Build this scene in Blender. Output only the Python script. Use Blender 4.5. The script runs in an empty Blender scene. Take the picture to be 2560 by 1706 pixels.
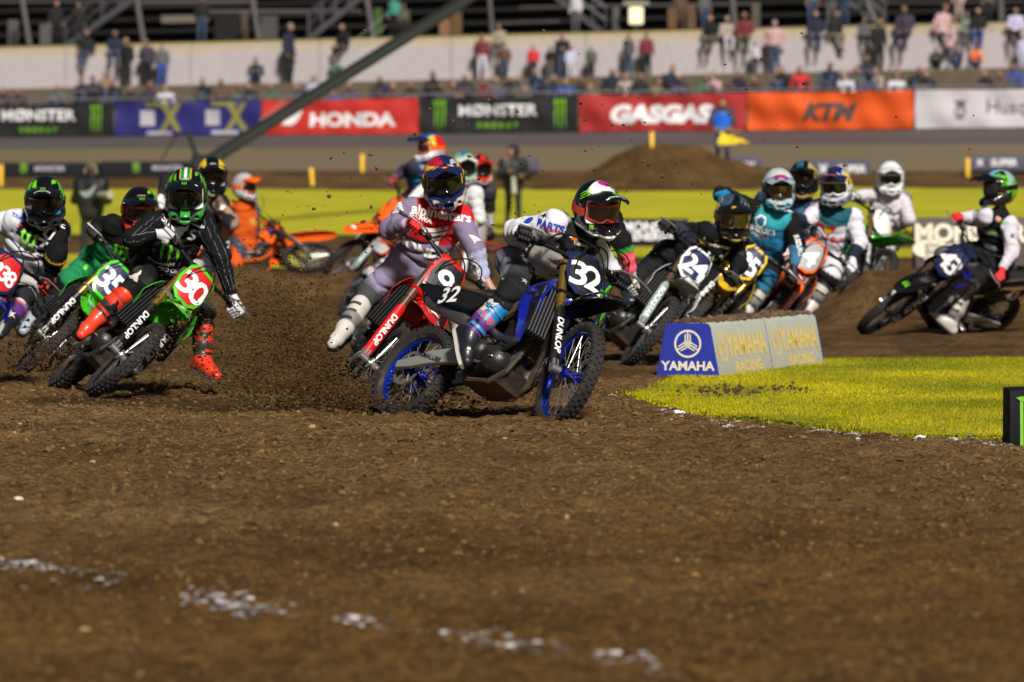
import bpy, bmesh, math, random
import numpy as np
from mathutils import Vector, Matrix
from mathutils.bvhtree import BVHTree
from mathutils.geometry import tessellate_polygon

SC = bpy.context.scene
COL = SC.collection
R = math.radians
random.seed(7)
rng = np.random.default_rng(11)

# ------------------------------------------------------------------ camera, sky, sun, exposure
CAM_H = 1.46
FOC = 2560 / 36 * 200                      # focal length in photograph pixels (200 mm lens)
TILT = math.atan((853 - 451) / FOC)
cam_d = bpy.data.cameras.new('camera')
cam = bpy.data.objects.new('camera', cam_d)
COL.objects.link(cam)
cam.location = (0, 0, CAM_H)
cam.rotation_euler = (math.pi / 2 - TILT, 0, 0)
cam_d.lens = 200
cam_d.sensor_width = 36
cam_d.clip_start = 0.5
cam_d.clip_end = 1200
cam_d.dof.use_dof = True
cam_d.dof.focus_distance = 34.8
cam_d.dof.aperture_fstop = 4.0
SC.camera = cam

SUN_AZ, SUN_EL = R(14), R(38)               # floodlit from behind the lens, high up
world = bpy.data.worlds.new('World')
SC.world = world
world.use_nodes = True
nt = world.node_tree
sky = nt.nodes.new('ShaderNodeTexSky')
sky.sky_type = 'NISHITA'
sky.sun_disc = False
sky.sun_elevation = SUN_EL
sky.sun_rotation = math.pi - SUN_AZ
sky.ozone_density = .2; sky.air_density = .7; sky.dust_density = 3.0
bg = nt.nodes['Background']
nt.links.new(sky.outputs[0], bg.inputs[0])
bg.inputs[1].default_value = 0.022
sun_d = bpy.data.lights.new('sun', 'SUN')
sun_d.energy = 4.5
sun_d.angle = R(7)
sun_d.color = (1.0, 0.955, 0.90)
sun = bpy.data.objects.new('sun', sun_d)
COL.objects.link(sun)
sd = Vector((math.sin(SUN_AZ) * math.cos(SUN_EL), -math.cos(SUN_AZ) * math.cos(SUN_EL), math.sin(SUN_EL)))
sun.rotation_euler = sd.to_track_quat('Z', 'Y').to_euler()
sun.location = (-30, -20, 60)
SC.view_settings.view_transform = 'Standard'
SC.view_settings.look = 'None'
SC.view_settings.exposure = 0.22
SC.view_settings.gamma = 1.0
SC.view_settings.use_curve_mapping = False
SC.cycles.max_bounces = 5
SC.cycles.diffuse_bounces = 2
SC.cycles.glossy_bounces = 3
SC.cycles.transmission_bounces = 4
SC.cycles.transparent_max_bounces = 6
SC.cycles.caustics_reflective = False
SC.cycles.caustics_refractive = False
SC.cycles.use_denoising = True

# ------------------------------------------------------------------ small maths
_c, _s = math.cos(TILT), math.sin(TILT)
def ray(u, v):
    """direction of the sight line through photograph pixel u, v"""
    a, b = (u - 1280) / FOC, (853 - v) / FOC
    return np.array([a, _c + b * _s, -_s + b * _c])
CAMP = np.array([0, 0, CAM_H])
def at(u, v, y):
    d = ray(u, v)
    return CAMP + d * (y / d[1])
def norm(a):
    a = np.asarray(a, float)
    n = np.linalg.norm(a)
    return a / n if n > 1e-12 else a
def rot_axis(u, a):
    u = norm(u)
    K = np.array([[0, -u[2], u[1]], [u[2], 0, -u[0]], [-u[1], u[0], 0]])
    return np.eye(3) + math.sin(a) * K + (1 - math.cos(a)) * K @ K
def perp(d):
    d = norm(d)
    t = np.array([0, 0, 1.]) if abs(d[2]) < .9 else np.array([1., 0, 0])
    a = norm(np.cross(d, t))
    return a, np.cross(d, a)
def hash2(i, j, seed):
    h = np.asarray(i * 374761393 + j * 668265263 + seed * 974634777).astype(np.int64) & 0x7fffffff
    h = ((h ^ (h >> 13)) * 1274126177) & 0x7fffffff
    h = h ^ (h >> 16)
    return (h & 0xffff) / 65535.0
def vnoise(x, y, seed=0):
    x = np.asarray(x, float); y = np.asarray(y, float)
    i = np.floor(x).astype(np.int64); j = np.floor(y).astype(np.int64)
    fx = x - i; fy = y - j
    fx = fx * fx * (3 - 2 * fx); fy = fy * fy * (3 - 2 * fy)
    a = hash2(i, j, seed); b = hash2(i + 1, j, seed); c = hash2(i, j + 1, seed); d = hash2(i + 1, j + 1, seed)
    return (a * (1 - fx) + b * fx) * (1 - fy) + (c * (1 - fx) + d * fx) * fy
def vnoise3(p, s, seed=0):
    """cheap 3-d noise from three planes, 0..1"""
    q = p * s
    return (vnoise(q[:, 0] + q[:, 2] * .7, q[:, 1] - q[:, 2] * .6, seed) + vnoise(q[:, 1] + q[:, 0] * .5, q[:, 2] + q[:, 0] * .4, seed + 5)) * .5

# ------------------------------------------------------------------ materials
MATS = {}
DIRT = (0.110, 0.064, 0.026)
def mat(name, col=(.5, .5, .5), rough=.5, metal=0., coat=0., dirt=0., bump=0., bscale=60., spec=.5, attr=False, emit=0., alpha=1., var=.0, dscale=9., sheen=0.):
    if name in MATS:
        return MATS[name]
    m = bpy.data.materials.new(name)
    m.use_nodes = True
    n = m.node_tree.nodes; L = m.node_tree.links
    b = n['Principled BSDF']
    b.inputs['Roughness'].default_value = rough
    b.inputs['Metallic'].default_value = metal
    b.inputs['Coat Weight'].default_value = coat
    b.inputs['Coat Roughness'].default_value = .06
    b.inputs['Specular IOR Level'].default_value = spec
    b.inputs['Alpha'].default_value = alpha
    b.inputs['Sheen Weight'].default_value = sheen
    tc = n.new('ShaderNodeTexCoord')
    if attr:
        a = n.new('ShaderNodeAttribute'); a.attribute_name = 'col'; src = a.outputs['Color']
    else:
        a = n.new('ShaderNodeRGB'); a.outputs[0].default_value = (*col, 1); src = a.outputs[0]
    if var:
        ns = n.new('ShaderNodeTexNoise'); ns.inputs['Scale'].default_value = 14; ns.inputs['Detail'].default_value = 4
        L.new(tc.outputs['Object'], ns.inputs['Vector'])
        mr = n.new('ShaderNodeMapRange'); mr.inputs[1].default_value = .3; mr.inputs[2].default_value = .7
        mr.inputs[3].default_value = 1 - var; mr.inputs[4].default_value = 1 + var
        L.new(ns.outputs[0], mr.inputs[0])
        mx = n.new('ShaderNodeVectorMath'); mx.operation = 'SCALE'
        L.new(src, mx.inputs[0]); L.new(mr.outputs[0], mx.inputs['Scale']); src = mx.outputs[0]
    if dirt:
        ns = n.new('ShaderNodeTexNoise'); ns.inputs['Scale'].default_value = dscale; ns.inputs['Detail'].default_value = 9
        ns.inputs['Roughness'].default_value = .68
        L.new(tc.outputs['Object'], ns.inputs['Vector'])
        mr = n.new('ShaderNodeMapRange'); mr.inputs[1].default_value = .70 - .35 * dirt; mr.inputs[2].default_value = .86 - .30 * dirt
        mr.inputs[4].default_value = min(.95, .45 + dirt * .6)
        L.new(ns.outputs[0], mr.inputs[0])
        mx = n.new('ShaderNodeMix'); mx.data_type = 'RGBA'
        L.new(mr.outputs[0], mx.inputs['Factor']); L.new(src, mx.inputs['A']); mx.inputs['B'].default_value = (*DIRT, 1)
        src = mx.outputs['Result']
        rr = n.new('ShaderNodeMapRange'); rr.inputs[3].default_value = rough; rr.inputs[4].default_value = max(rough, .85)
        L.new(mr.outputs[0], rr.inputs[0]); L.new(rr.outputs[0], b.inputs['Roughness'])
    L.new(src, b.inputs['Base Color'])
    if emit:
        L.new(src, b.inputs['Emission Color']); b.inputs['Emission Strength'].default_value = emit
    if bump:
        ns = n.new('ShaderNodeTexNoise'); ns.inputs['Scale'].default_value = bscale; ns.inputs['Detail'].default_value = 6
        L.new(tc.outputs['Object'], ns.inputs['Vector'])
        bp = n.new('ShaderNodeBump'); bp.inputs['Strength'].default_value = bump; bp.inputs['Distance'].default_value = .02
        L.new(ns.outputs[0], bp.inputs['Height']); L.new(bp.outputs[0], b.inputs['Normal'])
    MATS[name] = m
    return m

# ------------------------------------------------------------------ mesh building
def raw_mesh(name, V, F, smooth=True, sharp=None, colors=None, midx=None, nmat=1):
    """F: (n,k) array or a list of index tuples"""
    me = bpy.data.meshes.new(name)
    V = np.asarray(V, np.float32)
    if isinstance(F, np.ndarray):
        k = F.shape[1]; n = len(F)
        flat = F.reshape(-1).astype(np.int32); starts = np.arange(n, dtype=np.int32) * k
    else:
        n = len(F); lens = np.array([len(f) for f in F], np.int32)
        flat = np.array([i for f in F for i in f], np.int32)
        starts = np.concatenate([[0], np.cumsum(lens)[:-1]]).astype(np.int32) if n else np.zeros(0, np.int32)
    me.vertices.add(len(V)); me.vertices.foreach_set('co', V.reshape(-1))
    me.loops.add(len(flat)); me.loops.foreach_set('vertex_index', flat)
    me.polygons.add(n); me.polygons.foreach_set('loop_start', starts)
    sm = np.full(n, bool(smooth)) if not hasattr(smooth, '__len__') else np.asarray(smooth, bool)
    me.update(calc_edges=True)
    me.polygons.foreach_set('use_smooth', sm)
    if midx is not None:
        me.polygons.foreach_set('material_index', np.asarray(midx, np.int32))
    for _ in range(nmat):
        me.materials.append(None)
    if sharp is not None:
        me.set_sharp_from_angle(angle=sharp)
    if colors is not None:
        a = me.color_attributes.new('col', 'FLOAT_COLOR', 'POINT')
        c = np.ones((len(V), 4), np.float32); c[:, :3] = colors
        a.data.foreach_set('color', c.reshape(-1))
    return me

def link(name, me, mats, parent=None, loc=None):
    o = bpy.data.objects.new(name, me)
    COL.objects.link(o)
    if not isinstance(mats, (list, tuple)):
        mats = [mats]
    while len(me.materials) < len(mats):
        me.materials.append(None)
    for i, m in enumerate(mats):
        o.material_slots[i].link = 'OBJECT'
        o.material_slots[i].material = m
    if parent is not None:
        o.parent = parent
    if loc is not None:
        o.location = loc
    return o
def tag(o, label=None, cat=None, group=None, kind=None):
    if label: o['label'] = label
    if cat: o['category'] = cat
    if group: o['group'] = group
    if kind: o['kind'] = kind
    return o
def empty(name, loc=(0, 0, 0)):
    o = bpy.data.objects.new(name, None)
    COL.objects.link(o); o.location = loc; o.empty_display_size = .2
    return o

class MB:
    def __init__(s):
        s.V = []; s.F = []; s.M = []; s.S = []
    def add(s, V, F, m=0, smooth=False):
        o = len(s.V)
        s.V.extend([tuple(map(float, v)) for v in V])
        for f in F:
            s.F.append(tuple(int(i) + o for i in f)); s.M.append(m); s.S.append(smooth)
        return s
    def box(s, c, d, Rm=None, m=0, taper=1., bev=0.):
        c = np.asarray(c, float); d = np.asarray(d, float) / 2
        if bev <= 0:
            P = np.array([[x, y, z] for z in (-1, 1) for y in (-1, 1) for x in (-1, 1)], float)
            P[4:, :2] *= taper
            P *= d
            F = [(0, 2, 3, 1), (4, 5, 7, 6), (0, 1, 5, 4), (2, 6, 7, 3), (0, 4, 6, 2), (1, 3, 7, 5)]
        else:
            b = min(bev, min(d) * .9)
            rings = []
            for z, k in ((-d[2], 1), (-d[2] + b, 0), (d[2] - b, 0), (d[2], 1)):
                x0, y0 = d[0] - b * k, d[1] - b * k
                q = b * .8
                tp = 1 + (taper - 1) * (z + d[2]) / (2 * d[2])
                rings.append([(px * tp, py * tp, z) for px, py in ((x0 - q, -y0), (x0, -y0 + q), (x0, y0 - q), (x0 - q, y0), (-x0 + q, y0), (-x0, y0 - q), (-x0, -y0 + q), (-x0 + q, -y0))])
            P = np.array([p for r_ in rings for p in r_])
            F = [tuple(range(7, -1, -1)), tuple(range(24, 32))]
            for k in range(3):
                for i in range(8):
                    j = (i + 1) % 8
                    F.append((k * 8 + i, k * 8 + j, k * 8 + 8 + j, k * 8 + 8 + i))
        if Rm is not None: P = P @ np.asarray(Rm).T
        return s.add(P + c, F, m, False)
    def cyl(s, p0, p1, r0, r1=None, n=12, m=0, caps=True, smooth=True):
        r1 = r0 if r1 is None else r1
        p0 = np.asarray(p0, float); p1 = np.asarray(p1, float)
        a, b = perp(p1 - p0)
        t = np.linspace(0, 2 * np.pi, n, endpoint=False)
        ring = np.cos(t)[:, None] * a + np.sin(t)[:, None] * b
        V = np.vstack([p0 + ring * r0, p1 + ring * r1])
        F = [(i, (i + 1) % n, n + (i + 1) % n, n + i) for i in range(n)]
        s.add(V, F, m, smooth)
        if caps:
            s.add(p0 + ring * r0, [tuple(range(n - 1, -1, -1))], m); s.add(p1 + ring * r1, [tuple(range(n))], m)
        return s
    def tube(s, path, r, n=8, m=0, caps=True, up=None):
        P = np.asarray(path, float); k = len(P)
        rr = np.full(k, r) if np.isscalar(r) else np.asarray(r)
        T = np.gradient(P, axis=0)
        a, _ = perp(T[0]) if up is None else (np.asarray(up, float), 0)
        V = []
        for i in range(k):
            t = norm(T[i]); a = norm(a - t * (a @ t)); b = np.cross(t, a)
            th = np.linspace(0, 2 * np.pi, n, endpoint=False)
            V += list(P[i] + (np.cos(th)[:, None] * a + np.sin(th)[:, None] * b) * rr[i])
        F = [(i * n + j, i * n + (j + 1) % n, (i + 1) * n + (j + 1) % n, (i + 1) * n + j) for i in range(k - 1) for j in range(n)]
        s.add(V, F, m, True)
        if caps:
            s.add(V[:n], [tuple(range(n - 1, -1, -1))], m); s.add(V[-n:], [tuple(range(n))], m)
        return s
    def lathe(s, prof, c, n=40, m=0, axis=1, smooth=True, closed=True):
        """profile of (radius, offset along the axis)"""
        c = np.asarray(c, float); V = []
        th = np.linspace(0, 2 * np.pi, n, endpoint=False)
        for r_, y in prof:
            P = np.zeros((n, 3))
            o = [i for i in range(3) if i != axis]
            P[:, o[0]] = np.cos(th) * r_; P[:, o[1]] = np.sin(th) * r_; P[:, axis] = y
            V += list(P + c)
        k = len(prof); F = []
        for i in range(k if closed else k - 1):
            i2 = (i + 1) % k
            for j in range(n):
                j2 = (j + 1) % n
                F.append((i * n + j, i2 * n + j, i2 * n + j2, i * n + j2))
        return s.add(V, F, m, smooth)
    def loft(s, rings, m=0, closed=True, caps=True, smooth=True):
        n = len(rings[0]); V = [p for r_ in rings for p in r_]; F = []
        for i in range(len(rings) - 1):
            for j in range(n if closed else n - 1):
                j2 = (j + 1) % n
                F.append((i * n + j, i * n + j2, (i + 1) * n + j2, (i + 1) * n + j))
        s.add(V, F, m, smooth)
        if caps and closed:
            s.add(rings[0], [tuple(range(n - 1, -1, -1))], m); s.add(rings[-1], [tuple(range(n))], m)
        return s
    def sphere(s, c, r, n=10, m=0, sc=(1, 1, 1), Rm=None):
        V = []; c = np.asarray(c, float)
        k = n // 2 + 1
        for i in range(k):
            ph = math.pi * i / (k - 1)
            for j in range(n):
                th = 2 * math.pi * j / n
                V.append((math.sin(ph) * math.cos(th), math.sin(ph) * math.sin(th), math.cos(ph)))
        P = np.array(V) * r * np.array(sc)
        if Rm is not None: P = P @ np.asarray(Rm).T
        F = [(i * n + j, (i + 1) * n + j, (i + 1) * n + (j + 1) % n, i * n + (j + 1) % n) for i in range(k - 1) for j in range(n)]
        return s.add(P + c, F, m, True)
    def sheet(s, G, th=.004, m=0, smooth=True):
        """grid of points G[i][j] thickened along its normals"""
        G = np.asarray(G, float); a, b, _ = G.shape
        du = np.gradient(G, axis=0); dv = np.gradient(G, axis=1)
        N = np.cross(du, dv); N /= np.linalg.norm(N, axis=2, keepdims=True) + 1e-12
        V = np.concatenate([G.reshape(-1, 3), (G - N * th).reshape(-1, 3)]); o = a * b; F = []
        for i in range(a - 1):
            for j in range(b - 1):
                p = i * b + j
                F.append((p, p + b, p + b + 1, p + 1)); F.append((o + p, o + p + 1, o + p + b + 1, o + p + b))
        for i in range(a - 1):
            p, q = i * b, i * b + b - 1
            F.append((p, p + o, p + b + o, p + b)); F.append((q, q + b, q + b + o, q + o))
        for j in range(b - 1):
            p, q = j, (a - 1) * b + j
            F.append((p, p + 1, p + 1 + o, p + o)); F.append((q, q + o, q + 1 + o, q + 1))
        return s.add(V, F, m, smooth)
    def prism(s, poly, o, ux, uy, th, m=0):
        """flat outline poly (counter-clockwise in ux,uy) pulled down its normal by th"""
        o = np.asarray(o, float); ux = np.asarray(ux, float); uy = np.asarray(uy, float)
        nz = norm(np.cross(ux, uy)); n = len(poly)
        T = np.array([o + ux * x + uy * y for x, y in poly]); B = T - nz * th
        F = [tuple(range(n)), tuple(range(2 * n - 1, n - 1, -1))] + [(i, n + i, n + (i + 1) % n, (i + 1) % n) for i in range(n)]
        return s.add(np.vstack([T, B]), F, m)
    def mesh(s, name, sharp=R(38), nmat=None):
        return raw_mesh(name, np.array(s.V), s.F, np.array(s.S, bool), sharp, None, s.M, nmat or (max(s.M) + 1 if s.M else 1))
    def build(s, name, mats, parent=None, sharp=R(38)):
        mats = mats if isinstance(mats, (list, tuple)) else [mats]
        return link(name, s.mesh(name, sharp, len(mats)), mats, parent)

# ---------------- flat print: letters and emblems as thin geometry
TXT = {}
def text_geo(t, bold=0., shear=0., sx=1.):
    key = (t, bold, shear, sx)
    if key in TXT: return TXT[key]
    cu = bpy.data.curves.new('t', 'FONT'); cu.body = t; cu.offset = bold; cu.resolution_u = 3; cu.shear = shear
    cu.fill_mode = 'FRONT'; cu.align_x = 'CENTER'
    ob = bpy.data.objects.new('t', cu); me = ob.to_mesh()
    V = np.array([(v.co.x, v.co.y) for v in me.vertices]) if len(me.vertices) else np.zeros((0, 2))
    F = [tuple(p.vertices) for p in me.polygons]
    ob.to_mesh_clear(); bpy.data.objects.remove(ob); bpy.data.curves.remove(cu)
    if len(V):
        lo, hi = V.min(0), V.max(0)
        V = (V - (lo + hi) / 2) / .70          # capital height about 1, centred
        V[:, 0] *= sx
    TXT[key] = (V, F)
    return TXT[key]
def polys_geo(polys):
    V = []; F = []
    for p in polys:
        o = len(V); V += [tuple(q) for q in p]
        for t in tessellate_polygon([[Vector((x, y, 0)) for x, y in p]]):
            a, b, c = t
            A = [p[a], p[b], p[c]]
            ar = (A[1][0] - A[0][0]) * (A[2][1] - A[0][1]) - (A[2][0] - A[0][0]) * (A[1][1] - A[0][1])
            F.append((o + a, o + b, o + c) if ar > 0 else (o + a, o + c, o + b))
    return np.array(V, float), F
def slice_geo(V, F, g):
    """cut flat faces by a square grid so they can follow a curved surface"""
    bm = bmesh.new()
    vs = [bm.verts.new((x, y, 0)) for x, y in V]
    for f in F:
        try: bm.faces.new([vs[i] for i in f])
        except ValueError: pass
    lo, hi = V.min(0), V.max(0)
    for ax in (0, 1):
        k = math.ceil((lo[ax] + 1e-6) / g)
        while k * g < hi[ax]:
            co = [0, 0, 0]; no = [0, 0, 0]; co[ax] = k * g; no[ax] = 1
            bmesh.ops.bisect_plane(bm, geom=bm.verts[:] + bm.edges[:] + bm.faces[:], plane_co=co, plane_no=no, dist=1e-5)
            k += 1
    bm.verts.index_update()
    V2 = np.array([(v.co.x, v.co.y) for v in bm.verts]); F2 = [tuple(v.index for v in f.verts) for f in bm.faces]
    bm.free()
    return V2, F2
def ringpoly(r0, r1, n=28, cx=0, cy=0):
    out = []
    for i in range(n):
        a, b = 2 * math.pi * i / n, 2 * math.pi * (i + 1) / n
        out.append([(cx + r0 * math.cos(a), cy + r0 * math.sin(a)), (cx + r1 * math.cos(a), cy + r1 * math.sin(a)),
                    (cx + r1 * math.cos(b), cy + r1 * math.sin(b)), (cx + r0 * math.cos(b), cy + r0 * math.sin(b))])
    return out
def rotp(p, a):
    return [(x * math.cos(a) - y * math.sin(a), x * math.sin(a) + y * math.cos(a)) for x, y in p]
def claws():
    out = []
    for x, s in ((-.5, .86), (0, 1.), (.5, .9)):
        out.append([(x - .26, .80), (x - .05, 1.0), (x + .20, .92), (x + .10, .62), (x + .17, .25), (x + .08, -.1), (x + .12, -.45 * s),
                    (x - .02, -1.0 * s), (x - .05, -.4), (x - .10, .0), (x - .04, .35), (x - .10, .66)])
    return out
SH = {}
SH['claw'] = claws()
SH['star'] = [[(-.95, .25), (-.25, .32), (.0, .95), (.22, .34), (.95, .55), (.38, .0), (.75, -.7), (.1, -.32), (-.55, -.85), (-.35, -.1)]]
SH['starline'] = [[(-.95, .25), (-.25, .32), (.0, .95), (.0, .62), (-.14, .14), (-.6, .12), (-.2, -.12), (-.35, -.5), (.08, -.14), (.42, -.38), (.2, .04), (.55, .30), (.16, .16), (.0, .62), (.0, .95), (.22, .34), (.95, .55), (.38, 0), (.75, -.7), (.1, -.32), (-.55, -.85), (-.35, -.1)]]
SH['fox'] = [[(-1, .7), (-.45, .35), (0, .42), (.45, .35), (1, .7), (.8, .05), (.42, -.1), (.3, -.45), (0, -.8), (-.3, -.45), (-.42, -.1), (-.8, .05)]]
SH['wing'] = [[(-1, .75), (.9, .75), (.75, .5), (-.75, .45)], [(-.72, .36), (.7, .40), (.5, .15), (-.5, .08)], [(-.45, -.02), (.45, .05), (.2, -.25), (-.2, -.28)], [(-.15, -.38), (.15, -.33), (.0, -.75)]]
SH['wing2'] = [[(-1, -.8), (-.6, -.2), (.2, .2), (1., 1.), (.85, .3), (.7, .0), (.4, -.5), (-.1, -.85)]]
SH['bulls'] = [[(-1, .45), (-.55, .55), (-.1, .3), (.05, -.1), (.35, -.35), (.3, -.6), (-.2, -.3), (-.5, .05), (-.8, .1)], [(1, .45), (.55, .55), (.2, .35), (.12, -.05), (.5, -.3), (.75, .05)]]
SH['star5'] = [[(math.cos(math.pi / 2 + i * math.pi / 5) * (1 if i % 2 == 0 else .42), math.sin(math.pi / 2 + i * math.pi / 5) * (1 if i % 2 == 0 else .42)) for i in range(10)]]
SH['bar'] = [[(-1, -1), (1, -1), (1, 1), (-1, 1)]]
SH['oval'] = [[(math.cos(i * math.pi / 10), .55 * math.sin(i * math.pi / 10)) for i in range(20)]]
SH['disc'] = [[(math.cos(i * math.pi / 10), math.sin(i * math.pi / 10)) for i in range(20)]]
SH['ess'] = [[(.9, .8), (.1, .95), (-.7, .6), (-.75, .1), (-.1, -.15), (.3, -.35), (.1, -.6), (-.8, -.55), (-.95, -.9), (.1, -1.), (.8, -.7), (.85, -.15), (.1, .12), (-.25, .3), (0, .55), (.7, .5)]]
SH['hex'] = [[(math.cos(math.pi / 6 + i * math.pi / 3), math.sin(math.pi / 6 + i * math.pi / 3)) for i in range(6)]]
def forks():
    P = ringpoly(.86, 1.0)
    P += ringpoly(.10, .18, 12)
    for k in range(3):
        a = k * 2 * math.pi / 3
        P.append(rotp([(-.05, .0), (.05, .0), (.05, .86), (-.05, .86)], a))
        for s in (-1, 1):
            P.append(rotp([(s * .20 - .045, .12), (s * .20 + .045, .12), (s * .17 + .045, .70), (s * .17 - .045, .70)], a))
        P.append(rotp([(-.24, .10), (.24, .10), (.2, .22), (-.2, .22)], a))
    return P
SH['forks'] = forks()
SH['crest'] = [[(-.8, .5), (-.9, .95), (-.4, .7), (0, 1.), (.4, .7), (.9, .95), (.8, .5)]] + ringpoly(.55, .8, 20, 0, -.3) + [[(-.12, -.9), (.12, -.9), (.12, .3), (-.12, .3)]]
def geo_of(spec, bold=.0, shear=0., sx=1.):
    if spec in SH: return polys_geo(SH[spec])
    return text_geo(spec, bold, shear, sx)

def flat_print(name, spec, o, ux, uy, size, mt, parent, bold=.02, shear=0., sx=1., asp=1., eps=.002):
    """print on a flat face: o centre, ux/uy unit axes"""
    V, F = geo_of(spec, bold, shear, sx)
    ux = norm(ux); uy = norm(uy - ux * (np.asarray(uy) @ ux)) if True else uy
    nz = np.cross(ux, uy); k = size if spec not in SH else size / 2
    P = np.asarray(o) + nz * eps + V[:, :1] * k * asp * ux + V[:, 1:] * k * uy
    return link(name, raw_mesh(name, P, F, False), mt, parent)
def bvh_of(V, F):
    return BVHTree.FromPolygons([tuple(map(float, p)) for p in V], [tuple(map(int, f)) for f in F])
def surf_print(name, spec, o, nrm, ux, size, mt, parent, bvh, bold=.02, shear=0., sx=1., asp=1., eps=.003, grid=.02, reach=.12, base=None, mirror=False):
    """print that follows a curved surface; o a point on it, nrm its outward normal, ux reading direction"""
    V, F = geo_of(spec, bold, shear, sx)
    if not len(V): return None
    k = size if spec not in SH else size / 2
    V = V * k; V = V.copy(); V[:, 0] *= asp
    V, F = slice_geo(V, F, grid)
    nrm = norm(nrm); ux = norm(ux - nrm * (np.asarray(ux) @ nrm)); uy = np.cross(nrm, ux)
    P = np.zeros((len(V), 3)); ok = np.zeros(len(V), bool)
    for i, (x, y) in enumerate(V):
        q = np.asarray(o) + ux * x + uy * y + nrm * reach
        h, hn, _, _ = bvh.ray_cast(Vector(q), Vector(-nrm), reach * 2.2)
        if h is not None and hn.dot(Vector(nrm)) > .05:
            P[i] = np.array(h) + np.array(hn) * eps; ok[i] = True
    F = [f for f in F if all(ok[j] for j in f) and max(np.linalg.norm(P[f[i]] - P[f[i - 1]]) for i in range(len(f))) < 3.2 * grid]
    if not F: return None
    used = sorted({j for f in F for j in f}); mp = {j: i for i, j in enumerate(used)}
    P = P[used]; F = [tuple(mp[j] for j in f) for f in F]
    if base is not None: P = P - base
    return link(name, raw_mesh(name, P, F, True), mt, parent)

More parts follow.
